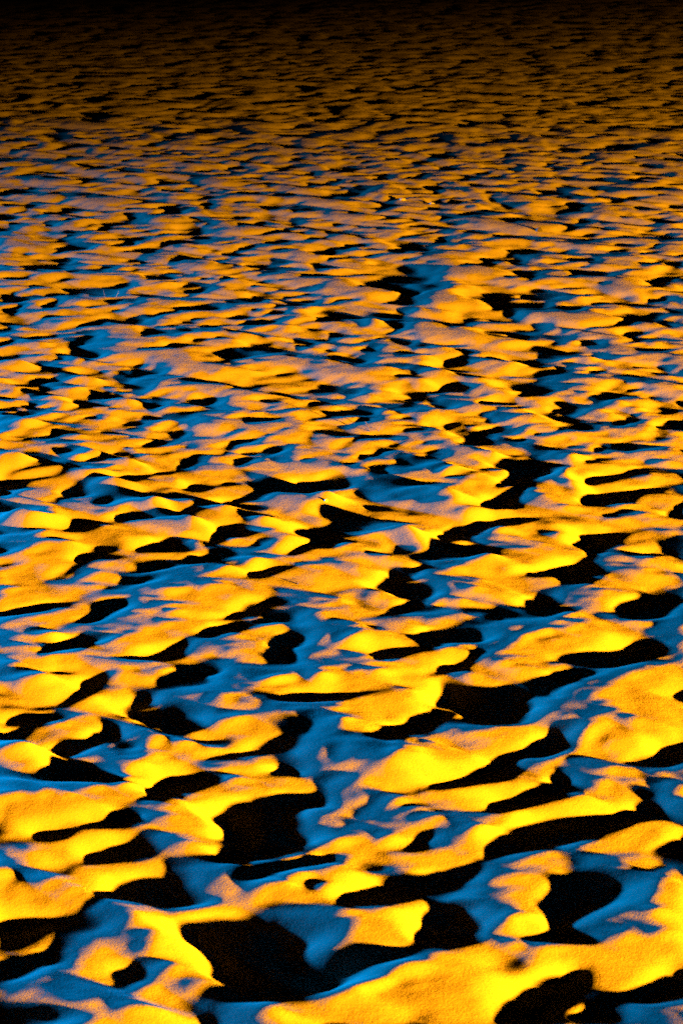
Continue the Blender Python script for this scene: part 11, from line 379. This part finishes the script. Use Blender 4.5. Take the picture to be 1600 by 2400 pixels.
[10,4,-1,-5,-5,-4,-2,-3,-2,2,2,-2,-3,-2,5,3,5,3,0,-3,-5,-1,2,8,12,11,-10,-11,-3,3,-5,0,0,0,-4,-9,2,-2,-9,0,3,13,11,-6,-3,-4,-3,0,-9,-3,19,15,-10,-4,1,-3,1,0,3,-4,1,14,-3,1,1,-7,-5,0,0,2,0,0,2,-1,-2,-3,-9,5,4,-5,-6,-1,10,23,3,-12,-9,3,-2,-1,-3,-2,-1,1,2,3,0,-1,-1,0,-1,1,-5,2,15,3,-9,-4,0,1,0,0,-2,-2,-1,-1,-1,-5,3,11,10,-5,-9,2,3,-6,-3,1,-2,-1,2,0,2,4,-5,5,2,11,3,-6,-4,-4,-2,-5,-7,1,6,2,1,0,0,0,-2,1,6,1,-1,-3,-5,-6,-2,5,6,0,-3,6,4,-2,-3,-4,0,-7,-13,-1,10,12,4,-3,-6,0,6,2,-4,-5,1,7,3,-1,-3,-1,1,1,2,0,2,-2,-5,2,3],
[-8,26,-2,-3,-5,-6,-4,-2,-3,-3,-2,1,3,2,2,3,4,4,1,-3,-5,-3,-1,3,8,15,7,-10,-11,-4,0,-1,0,0,-2,-8,-12,9,6,-9,-1,-4,5,16,2,-5,-3,-5,3,-4,-13,6,24,5,-10,-1,-1,1,-1,3,0,0,9,-2,-6,0,-4,0,0,1,-3,2,5,2,-8,-1,-1,-12,0,8,-2,6,5,3,8,-3,-6,-2,0,-3,-2,-1,-2,-1,2,3,6,-4,-4,3,0,0,1,0,2,5,-4,-3,1,1,-1,-1,-1,-2,-1,0,-1,3,-2,-1,-2,5,7,2,-3,3,-11,-2,2,-1,1,1,1,1,-1,-5,5,10,8,-3,-5,-2,-5,-4,-4,0,2,5,-1,1,0,-1,1,1,2,0,-1,-4,0,0,-3,-3,2,4,2,1,1,-2,-1,-2,0,-1,-8,-12,2,11,9,2,-4,-3,1,1,2,-3,0,4,3,1,1,-1,-3,-1,2,4,-4,0,0,0,1,2,-1],
[-8,25,0,-3,-8,-4,-4,-2,-3,-4,-7,-1,9,8,3,4,3,3,-3,-5,-3,-3,1,4,8,12,8,-12,-13,-2,1,1,1,-4,-8,-11,-6,14,7,-7,0,-6,-6,16,12,-6,-3,-2,-1,-1,-11,-6,22,15,-9,-3,6,-2,-5,4,4,0,0,-2,-3,-2,0,-1,-1,-2,5,7,-4,2,-6,-6,-1,-11,-7,8,12,13,1,-1,4,-6,-6,-2,0,-3,-1,0,0,-1,1,2,4,1,-3,4,-4,1,2,0,1,-2,0,1,0,-1,0,-3,0,-3,1,1,0,1,1,3,-10,-11,17,15,-4,-4,-8,-2,1,1,1,0,0,-1,2,0,2,5,3,1,-4,-3,-4,-3,-1,3,2,0,1,0,-1,1,0,1,0,-3,0,-1,-1,1,-1,-2,2,1,2,0,-1,0,-2,0,0,-1,-8,-11,3,11,6,-1,-3,0,-2,-1,4,2,1,4,2,-1,1,-2,-2,0,3,3,-3,-2,0,3,-1,0,-3],
[-4,17,1,-1,-6,-3,-4,-5,-3,-6,-9,1,12,10,4,5,4,-1,-7,-5,-1,-1,5,2,9,11,4,-12,-14,2,7,-7,-6,-3,-8,-12,1,14,7,-2,1,-7,-14,9,19,-2,-2,0,-6,0,-4,-8,7,15,-2,0,12,-1,-6,0,4,-1,-3,-2,-3,-1,1,-3,-1,6,14,0,-19,1,5,-11,-8,-7,-9,7,22,20,-3,-2,-2,-2,-6,-8,1,-1,0,1,0,-1,1,-1,1,5,4,1,-4,-3,3,0,-1,0,2,-1,-2,1,1,-6,-2,1,2,2,0,2,3,-3,-13,-15,19,24,-5,-6,-7,-2,1,0,2,-1,1,1,1,2,0,-2,2,2,-1,-3,-3,0,4,-1,1,-1,0,0,0,0,0,-2,0,0,-1,0,-1,0,-1,2,1,1,-1,0,-1,0,0,-1,-1,0,-8,-10,3,10,6,-2,-1,-3,-5,-1,6,7,3,2,0,0,0,-3,-4,4,6,0,-2,0,-1,0,-2,-2,-4],
[6,0,1,2,0,-2,-5,-8,-6,-6,-6,5,13,7,4,3,4,-2,-6,-4,-2,0,5,6,9,13,6,-16,-15,4,7,-14,-16,-7,-3,-5,7,16,5,2,0,-9,-16,-2,21,9,-4,0,-6,-2,1,-3,-3,3,8,5,5,5,4,-1,-7,-3,0,-5,0,-1,-2,-1,8,13,11,-8,-30,-8,10,-2,-9,-5,-6,5,17,21,4,1,-8,-3,-4,-9,-1,3,-1,0,0,-1,1,-2,-1,8,6,-3,0,3,-6,-2,3,0,1,-4,-1,3,0,-6,-2,4,3,1,0,8,-1,-15,-13,-5,14,23,1,-8,-7,-2,3,0,0,1,0,3,0,-2,0,-3,3,1,0,-2,2,1,1,-2,-1,1,-2,0,1,-2,1,-1,0,-1,0,-1,0,1,0,1,0,0,0,0,-1,0,-1,0,-1,0,-8,-11,3,9,9,1,-6,-5,-6,2,6,8,5,2,0,-1,-3,-4,1,5,4,0,-1,2,-3,-4,-6,-1,-1],
[15,-15,-1,6,4,0,-5,-12,-8,-3,0,6,9,6,2,1,2,1,-1,-3,-7,-1,6,7,10,17,9,-13,-16,-2,4,-18,-23,-9,-2,-1,10,23,8,-2,-2,-8,-14,-10,18,19,-1,-7,-1,-5,1,2,-2,-2,6,7,1,2,9,6,-10,-7,-2,-2,-1,-2,-2,8,16,11,3,-13,-35,-15,4,6,1,2,-1,1,5,13,9,5,-2,-6,-6,-5,0,0,0,1,0,-4,-1,0,-3,5,12,1,0,1,-12,-5,6,4,0,0,0,0,-2,-3,0,5,-1,1,7,2,-7,-20,-4,5,5,12,5,-2,-5,-1,1,-1,2,0,1,0,0,-2,1,-1,1,2,-1,2,0,-1,-3,0,1,-1,-1,1,0,-1,0,-1,0,0,-1,1,1,-1,1,0,0,1,-1,-1,0,-1,0,-1,0,0,-7,-12,-1,11,11,1,-6,-6,-4,1,7,6,7,1,1,-1,-5,-3,4,7,1,-3,1,3,-5,-10,-8,1,5],
[17,-22,0,5,8,0,-4,-11,-10,0,5,6,4,2,3,-1,2,6,4,-9,-11,1,7,6,11,19,13,-7,-19,-10,-2,-23,-19,-7,-2,2,7,23,16,-6,-4,-6,-12,-11,11,24,3,-9,-1,-5,2,4,1,0,-1,3,7,-1,-1,8,-3,-9,-1,-3,1,-5,4,21,13,4,-3,-16,-36,-18,0,6,10,10,-1,4,3,0,6,7,2,-6,-4,-1,-1,0,0,0,-4,-6,2,3,-2,-5,14,14,1,-18,-12,-2,11,7,2,6,2,-4,-7,-1,2,0,-1,9,10,-10,-22,-10,4,13,0,2,4,0,0,-2,1,1,1,1,-1,-1,0,1,0,0,1,0,0,1,-4,-2,1,1,1,-1,0,-1,0,0,0,-1,-1,0,2,1,-2,0,1,1,0,-1,0,-1,0,-1,-1,0,-1,0,-5,-14,-1,9,9,5,-4,-4,-4,0,5,7,6,2,-1,-1,-5,2,6,5,-4,-4,2,3,-6,-13,-9,3,8],
[11,-16,0,4,5,0,-3,-8,-6,1,5,5,4,-1,0,0,3,9,5,-12,-14,4,7,4,13,19,16,-2,-23,-22,-14,-16,-11,-3,-1,6,6,17,17,-5,-6,-7,-5,-5,-1,17,11,-6,-5,2,2,2,-1,2,1,2,5,0,-5,1,-1,-6,0,0,-3,-1,17,20,6,0,-10,-24,-33,-11,0,4,17,18,-8,2,8,-2,3,1,-1,-1,-2,0,-1,1,-1,-6,-4,3,5,5,-2,-14,-1,19,11,-20,-18,2,17,11,4,8,0,-11,-7,-2,5,-2,5,17,0,-24,-26,-1,11,12,1,2,1,-1,1,1,1,-1,1,0,-1,1,3,-2,2,-1,-1,-1,-1,-2,-1,-1,4,1,-2,-2,1,0,-1,0,-2,1,1,2,0,-1,-1,2,1,-1,0,-1,-1,0,-2,0,0,0,-2,1,-6,-11,-5,7,9,7,1,-2,-5,-3,4,9,6,-2,-1,-2,0,4,6,1,-6,-3,1,2,-7,-10,-10,4,9],
[6,-11,2,2,3,-3,-4,-4,1,1,4,4,5,-1,-1,-2,1,10,5,-14,-10,3,6,5,14,20,16,1,-26,-33,-18,-10,-7,-2,0,6,7,10,21,-4,-9,-4,1,1,-8,3,16,-1,-4,7,1,-5,1,4,5,1,-2,-1,-2,-1,-3,-2,-1,0,-5,10,22,13,3,-2,-19,-33,-24,-5,0,4,19,27,-3,-10,4,1,1,-1,-1,1,0,0,1,-3,-6,-6,6,10,6,-1,-4,-18,-12,11,15,0,-15,-5,18,16,2,1,-4,-12,-3,5,3,-3,9,16,-13,-30,-15,8,11,8,2,1,0,0,0,2,-1,0,3,-1,2,2,-3,-4,6,-2,-8,-1,1,-2,1,6,4,-3,-3,-3,2,3,2,-2,-4,2,1,1,-2,-3,5,3,-2,-3,0,-1,0,-2,-1,1,-1,-1,1,-2,-4,-10,-7,4,10,10,5,-3,-5,-4,4,9,6,-4,-6,1,3,6,3,-1,-5,-3,1,0,-5,-10,-7,2,7],
[10,-20,5,4,2,-1,-3,-7,-1,6,2,4,4,4,3,-3,-6,-1,8,1,-9,-6,3,5,5,17,18,17,2,-28,-35,-20,-11,-5,-3,-1,3,4,10,27,0,-11,1,3,1,-13,-5,15,10,-5,7,3,-9,4,7,3,-3,-4,-2,-1,-2,-1,-3,1,0,-4,18,20,9,1,-3,-22,-34,-22,-4,0,3,12,27,19,-15,-7,5,-1,1,1,-1,-2,-3,6,-6,-13,4,20,9,-1,-5,-5,-21,-16,1,8,20,4,-9,9,13,-1,-9,-5,-2,6,3,-4,-11,13,19,-17,-29,0,13,6,3,0,-1,0,0,3,2,-1,3,0,-4,3,-2,-12,1,11,1,-15,-1,5,-1,2,8,4,-3,-4,-3,1,6,4,-3,-4,2,1,-1,-5,-1,8,1,-3,-3,1,2,1,-4,-2,-1,-3,1,-1,-1,-3,-10,-8,4,10,12,6,-2,-6,-4,6,9,5,-8,-10,2,9,7,-2,-1,-5,-1,-1,0,-5,-7,-5,-1,5,9],
[0,-9,5,4,2,-2,-4,-6,2,4,5,3,4,5,2,-3,-8,-1,1,-2,-4,-1,5,3,8,17,15,13,3,-21,-37,-23,-11,-7,-4,0,1,2,7,23,15,-3,-3,0,-2,-12,-9,11,18,-1,0,7,-5,4,6,-2,-8,-1,0,-2,-2,-1,-1,0,-4,1,23,16,5,2,-2,-14,-32,-26,-8,-1,1,5,18,31,-3,-10,1,-3,0,0,1,-2,2,0,-7,-10,14,24,7,-5,-9,-7,-22,-18,-3,3,14,15,9,6,3,-7,-9,2,2,-1,-2,-9,-8,16,23,-12,-21,5,7,0,0,-1,2,1,2,1,-6,1,5,-7,-8,8,0,-12,2,14,1,-14,-2,5,0,2,8,4,-3,-4,-3,2,4,5,-2,-5,2,2,-1,-6,0,7,2,-4,-3,3,3,-1,-1,1,1,-4,-8,-1,-1,-3,-9,-7,2,14,12,4,-5,-4,0,6,9,2,-10,-11,4,13,3,-3,-4,-1,-2,-2,-1,-4,-3,-4,-3,3,6],
]
HN = np.zeros((len(RELIEF), 215), np.float32)
for _j, _r in enumerate(RELIEF):
    _k = (215 - len(_r)) // 2
    HN[_j, _k:_k + len(_r)] = np.cumsum(np.cumsum(_r)) * .0002
# ---------------------------------------------------------------- trampled sand at night under two coloured floodlights
C = bpy.context.scene.collection
LAMP_Y = (11.0, -8.0, 0.90)
LAMP_B = (-12.0, 14.0, 0.62)

# ---- the camera: standing eye height, long lens, looking down along the beach
F_PX, HZ, CAM_Z = 6475.0, 600.0, 1.70
PITCH = math.atan((1200 + HZ) / F_PX)
cam = bpy.data.cameras.new('camera'); cam_o = bpy.data.objects.new('camera', cam); C.objects.link(cam_o)
cam.sensor_fit = 'VERTICAL'; cam.sensor_height = 36.0; cam.lens = 36.0 * F_PX / 2400.0
cam.clip_start = 0.1; cam.clip_end = 2000.0
cam_o.location = (0, 0, CAM_Z); cam_o.rotation_euler = (math.pi / 2 - PITCH, 0, 0)
cam.dof.use_dof = True; cam.dof.focus_distance = 6.0; cam.dof.aperture_fstop = 16.0
bpy.context.scene.camera = cam_o

# ---- height fields
def gblur(a, s):
    n = int(3 * s + 1); k = np.exp(-.5 * (np.arange(-n, n + 1) / s) ** 2); k /= k.sum()
    for axis in (0, 1):
        p = [(0, 0), (0, 0)]; p[axis] = (n, n)
        b = np.pad(a, p, 'edge'); r = np.zeros_like(a)
        for i, w in enumerate(k):
            sl = [slice(None), slice(None)]; sl[axis] = slice(i, i + a.shape[axis]); r += np.float32(w) * b[tuple(sl)]
        a = r
    return a
def talus(h, c, tan, n, k=.2):
    lim = tan * c
    for _ in range(n):
        for axis in (0, 1):
            d = np.diff(h, axis=axis); f = np.clip(np.abs(d) - lim, 0, None) * np.sign(d) * k
            if axis == 0: h[:-1] += f; h[1:] -= f
            else: h[:, :-1] += f; h[:, 1:] -= f
    return h
def cubic(h, fx, fy):
    H, W = h.shape
    fx = np.clip(fx, 1, W - 3.001); fy = np.clip(fy, 1, H - 3.001)
    ix = fx.astype(np.int32); iy = fy.astype(np.int32)
    u = (fx - ix).astype(np.float32); v = (fy - iy).astype(np.float32)
    def wt(t):   # cubic B-spline: smooth to the second derivative
        return ((1 - t) ** 3 / 6, (3 * t ** 3 - 6 * t ** 2 + 4) / 6, (-3 * t ** 3 + 3 * t ** 2 + 3 * t + 1) / 6, t ** 3 / 6)
    wu, wv = wt(u), wt(v); r = h.ravel(); out = np.zeros(fx.shape, np.float32)
    for j in range(4):
        for i in range(4):
            out += wu[i] * wv[j] * r[(iy + j - 1) * W + ix + i - 1]
    return out
def sstep(a, b, x):
    t = np.clip((x - a) / (b - a), 0, 1); return t * t * (3 - 2 * t)

NX0, NY0, NC = -1.444500, 2.8400, 0.0135                      # the near sand, surveyed hollow by hollow
FX, FY0, FY1, FC = 8.0, 1.0, 30.0, .014             # the trampled sand all round and beyond it
def spread(seed, x0, x1, y0, y1, c):
    """The same feet went on over the whole beach: overlapping pieces of the surveyed relief, each turned and scaled."""
    r = np.random.default_rng(seed)
    W = int((x1 - x0) / c) + 1; H = int((y1 - y0) / c) + 1
    s1 = np.zeros((H, W), np.float32); s2 = np.full((H, W), 1e-6, np.float32)
    R, step = .46, .40
    for gy in np.arange(y0, y1 + step, step):
        for gx in np.arange(x0, x1 + step, step):
            px, py = gx + r.uniform(-.16, .16), gy + r.uniform(-.16, .16)
            cy = r.uniform(4.1, 6.1); cx = r.uniform(-1, 1) * (.118 * cy - .28)
            a = r.normal(0, .22); sc = r.choice([.6, .7, .8, .9, 1.]); ca, sa = math.cos(a) / sc, math.sin(a) / sc
            X0 = max(0, int((px - R - x0) / c)); X1 = min(W, int((px + R - x0) / c) + 2)
            Y0 = max(0, int((py - R - y0) / c)); Y1 = min(H, int((py + R - y0) / c) + 2)
            if X1 - X0 < 2 or Y1 - Y0 < 2: continue
            dx = (x0 + np.arange(X0, X1) * c - px)[None]; dy = (y0 + np.arange(Y0, Y1) * c - py)[:, None]
            w = np.clip(1 - (dx * dx + dy * dy) / (R * R), 0, 1).astype(np.float32) ** 2
            hh = cubic(HN, (cx + dx * ca + dy * sa - NX0) / NC, (cy - dx * sa + dy * ca - NY0) / NC) * sc
            s1[Y0:Y1, X0:X1] += w * hh; s2[Y0:Y1, X0:X1] += w * w
    h = s1 / np.sqrt(s2)
    h -= gblur(gblur(h, .25 / c), .25 / c)
    return .014 * np.tanh(h / .014)
FAR = spread(11, -FX, FX, FY0, FY1, FC)
def far_height(X, Y):
    f = cubic(FAR, (X + FX) / FC, (Y - FY0) / FC)
    f = f * (FAR_AMP[0] + (FAR_AMP[1] - FAR_AMP[0]) * sstep(7, 16, Y))
    return f * sstep(FX, FX - 1.0, np.abs(X)) * sstep(FY1, FY1 - 3, Y) * sstep(FY0, FY0 + .7, Y)
def height(X, Y):
    n = cubic(HN, (X - NX0) / NC, (Y - NY0) / NC)
    m = sstep(.126 * Y + .32, .126 * Y + .08, np.abs(X)) * sstep(2.95, 3.25, Y) * sstep(8.0, 7.2, Y)
    k = sstep(7.2, 6.2, Y)                          # the farther survey is overprinted by more feet
    return far_height(X, Y) * (1 - m * k) + n * m * (.55 + .45 * k)

# ---- the ground sheet: fine where the sand is trampled, coarse out to the horizon
ys = [-60, -20, -6, -1, .6, 1.2, 1.6, 2.0, 2.2]; y = 2.2
while y < 29:
    y += max(.0038, .0009 * y); ys.append(y)
ys += [30, 33, 40, 55, 80, 120, 200, 400]
ys = np.array(ys, np.float32)
NU = 820
u = np.linspace(-1, 1, NU)
ext = np.array([1.1, 1.25, 1.5, 2, 3, 5, 9, 20, 50])
u = np.concatenate([-ext[::-1], u, ext]).astype(np.float32)
half = np.clip(.40 + .17 * np.clip(ys, 2.2, 40), 0, 6.5)
X = half[:, None] * u[None]; Y = np.repeat(ys[:, None], len(u), 1)
Z = np.zeros_like(X)
for a in range(0, len(ys), 200):
    Z[a:a + 200] = height(X[a:a + 200], Y[a:a + 200])
R, K = X.shape
me = bpy.data.meshes.new('sand')
co = np.stack([X, Y, Z], -1).astype(np.float32).ravel()
me.vertices.add(R * K); me.vertices.foreach_set('co', co)
i = np.arange(R * K, dtype=np.int32).reshape(R, K)
q = np.stack([i[:-1, :-1], i[:-1, 1:], i[1:, 1:], i[1:, :-1]], -1).reshape(-1, 4)
me.loops.add(q.size); me.loops.foreach_set('vertex_index', q.ravel())
me.polygons.add(len(q)); me.polygons.foreach_set('loop_start', np.arange(0, q.size, 4, dtype=np.int32))
me.update(calc_edges=True)
me.polygons.foreach_set('use_smooth', np.ones(len(q), bool))
sand = bpy.data.objects.new('sand', me); C.objects.link(sand)
sand['kind'] = 'structure'; sand['label'] = 'trampled loose sand dimpled with footprints'

# ---- sand material
m = bpy.data.materials.new('sand'); m.use_nodes = True
nt = m.node_tree; N = nt.nodes; Lk = nt.links
bs = N['Principled BSDF']; bs.inputs['Roughness'].default_value = 1.0; bs.inputs['Diffuse Roughness'].default_value = 1.0; bs.inputs['Specular IOR Level'].default_value = 0.1
tc = N.new('ShaderNodeTexCoord')
def noise(scale, detail, rough=.6):
    n = N.new('ShaderNodeTexNoise'); n.inputs['Scale'].default_value = scale; n.inputs['Detail'].default_value = detail; n.inputs['Roughness'].default_value = rough
    Lk.new(tc.outputs['Object'], n.inputs['Vector']); return n
n1 = noise(260, 3, .7)
ramp = N.new('ShaderNodeValToRGB'); Lk.new(n1.outputs['Fac'], ramp.inputs['Fac'])
ramp.color_ramp.elements[0].position = .3; ramp.color_ramp.elements[0].color = (.080, .070, .056, 1)
ramp.color_ramp.elements[1].position = .7; ramp.color_ramp.elements[1].color = (.105, .094, .077, 1)
Lk.new(ramp.outputs['Color'], bs.inputs['Base Color'])
b1 = N.new('ShaderNodeBump'); b1.inputs['Strength'].default_value = 1.0; b1.inputs['Distance'].default_value = BUMP
n2 = noise(300, 2.5, .65); Lk.new(n2.outputs['Fac'], b1.inputs['Height'])
b2 = N.new('ShaderNodeBump'); b2.inputs['Strength'].default_value = 1.0; b2.inputs['Distance'].default_value = BUMP * 1.5
n3 = noise(45, 4, .6); Lk.new(n3.outputs['Fac'], b2.inputs['Height']); Lk.new(b2.outputs['Normal'], b1.inputs['Normal'])
Lk.new(b1.outputs['Normal'], bs.inputs['Normal'])
me.materials.append(m)

# ---- light: night sky and the two coloured floodlights that light the beach
w = bpy.data.worlds.new('World'); bpy.context.scene.world = w; w.use_nodes = True
wn = w.node_tree; sky = wn.nodes.new('ShaderNodeTexSky'); sky.sky_type = 'NISHITA'; sky.sun_disc = False
sky.sun_elevation = math.radians(-4); sky.sun_rotation = math.radians(200)
wn.links.new(sky.outputs['Color'], wn.nodes['Background'].inputs['Color']); wn.nodes['Background'].inputs['Strength'].default_value = SKY
from mathutils import Vector
def flood(name, loc, aim, col, power, deg, blend, rad):
    l = bpy.data.lights.new(name, 'SPOT'); l.color = col; l.energy = power; l.spot_size = math.radians(deg); l.spot_blend = blend; l.shadow_soft_size = rad
    o = bpy.data.objects.new(name, l); C.objects.link(o); o.location = loc
    o.rotation_euler = (Vector(aim) - Vector(loc)).to_track_quat('-Z', 'Y').to_euler()
    return o
flood('amber_floodlight', LAMP_Y, AIM_Y, COL_Y, POW_Y, *CONE_Y)
flood('blue_floodlight', LAMP_B, AIM_B, COL_B, POW_B, *CONE_B)

sc = bpy.context.scene
sc.view_settings.view_transform = 'Standard'; sc.view_settings.look = 'None'; sc.view_settings.exposure = 0; sc.view_settings.gamma = 1
sc.cycles.use_denoising = False; sc.cycles.use_adaptive_sampling = False; sc.cycles.use_light_tree = False; sc.cycles.max_bounces = 2; sc.cycles.diffuse_bounces = 1; sc.cycles.sample_clamp_indirect = .4

# ---- the few loose things lying and standing in the sand
def ground_at(px, py):
    """The point of the sand that the photograph shows at this pixel (march down the view ray)."""
    a, e = (px - 800) / F_PX, (1200 - py) / F_PX
    dy, dz = math.cos(PITCH) + e * math.sin(PITCH), -math.sin(PITCH) + e * math.cos(PITCH)
    t = np.linspace((.08 - CAM_Z) / dz, (-.08 - CAM_Z) / dz, 600)
    hz = height((a * t).astype(np.float32)[None], (dy * t).astype(np.float32)[None])[0]
    i = int(np.argmax(CAM_Z + dz * t <= hz)); return a * t[i], dy * t[i], float(hz[i])
def plain(name, col):
    mm = bpy.data.materials.new(name); mm.use_nodes = True; tn = mm.node_tree
    p = tn.nodes['Principled BSDF']; p.inputs['Roughness'].default_value = .9
    nz = tn.nodes.new('ShaderNodeTexNoise'); nz.inputs['Scale'].default_value = 180; rp = tn.nodes.new('ShaderNodeValToRGB')
    rp.color_ramp.elements[0].color = (*[c * .6 for c in col], 1); rp.color_ramp.elements[1].color = (*col, 1)
    tn.links.new(nz.outputs['Fac'], rp.inputs['Fac']); tn.links.new(rp.outputs['Color'], p.inputs['Base Color']); return mm
def loose(name, label, cat, bm, mat, loc, group):
    d = bpy.data.meshes.new(name); bm.to_mesh(d); bm.free(); d.materials.append(mat)
    for p in d.polygons: p.use_smooth = True
    o = bpy.data.objects.new(name, d); C.objects.link(o); o.location = loc
    o['label'] = label; o['category'] = cat; o['group'] = group
def stem(pts, r):
    bm = bmesh.new(); rings = []
    for k, p in enumerate(pts):
        rr = r * (1 - .6 * k / (len(pts) - 1))
        rings.append([bm.verts.new((p[0] + rr * math.cos(q * math.pi / 3), p[1] + rr * math.sin(q * math.pi / 3), p[2])) for q in range(6)])
    for r0, r1 in zip(rings, rings[1:]):
        for q in range(6): bm.faces.new((r0[q], r0[(q + 1) % 6], r1[(q + 1) % 6], r1[q]))
    bm.faces.new(rings[0][::-1]); bm.faces.new(rings[-1]); return bm
def stone(rx, ry, rz, seed):
    bm = bmesh.new(); bmesh.ops.create_icosphere(bm, subdivisions=3, radius=1); rg = random.Random(seed)
    from mathutils import noise as mn, Vector as V
    for v in bm.verts:
        f = 1 + .3 * mn.noise(v.co * 1.6 + V((seed * 3.1, 0, 0))); v.co = V((v.co.x * rx * f, v.co.y * ry * f, v.co.z * rz * f))
    return bm
DARK, STRAW, PALE = plain('dry_stalk', (.010, .007, .005)), plain('pale_stalk', (.06, .055, .045)), plain('shell_grit', (.16, .155, .14))
for px, py, lean, h, mat, lab in ((246, 700, -.004, .030, DARK, 'dark thin dry stalk standing upright left of a pale stalk in the far left sand'),
                                  (272, 697, .010, .020, STRAW, 'pale thin dry stalk leaning right beside a dark stalk in the far left sand'),
                                  (868, 1011, -.014, .026, DARK, 'thick dark dry stalk leaning left, one of a V-shaped pair near the middle'),
                                  (886, 1011, .016, .030, DARK, 'hair-thin dark stalk leaning right, one of a V-shaped pair near the middle')):
    x, y_, z = ground_at(px, py); thin = .0022 if 'thick' in lab else .0011
    loose('dry_stalk', lab, 'stalk', stem([(lean * q * q, 0, -.012 + (h + .012) * q) for q in (0, .35, .7, 1)], thin), mat, (x, y_, z), 'dry stalks stuck in the sand')
for px, py, s, mat, seed, lab in ((764, 1175, .005, PALE, 1, 'small pale pebble ringed by its own dark shadow on a yellow slope'),
                                  (943, 469, .013, PALE, 2, 'pale flat scrap of shell at the end of a dark hollow far off'),
                                  (1012, 478, .010, PALE, 3, 'pale flat scrap of shell lying right of another scrap far off'),
                                  (1262, 542, .012, DARK, 4, 'dark reddish clod on a far orange slope right of the middle'),
                                  (700, 1370, .003, DARK, 5, 'tiny dark speck of grit on a yellow slope in mid picture')):
    x, y_, z = ground_at(px, py); flat = .45 if mat is PALE and s > .006 else .8
    loose('pebble' if s < .006 else ('clod' if mat is DARK else 'shell_fragment'), lab, 'pebble' if s < .006 else ('clod' if mat is DARK else 'shell'), stone(s, s * .7, s * flat, seed), mat, (x, y_, z + s * flat * .4), 'small debris lying on the sand')
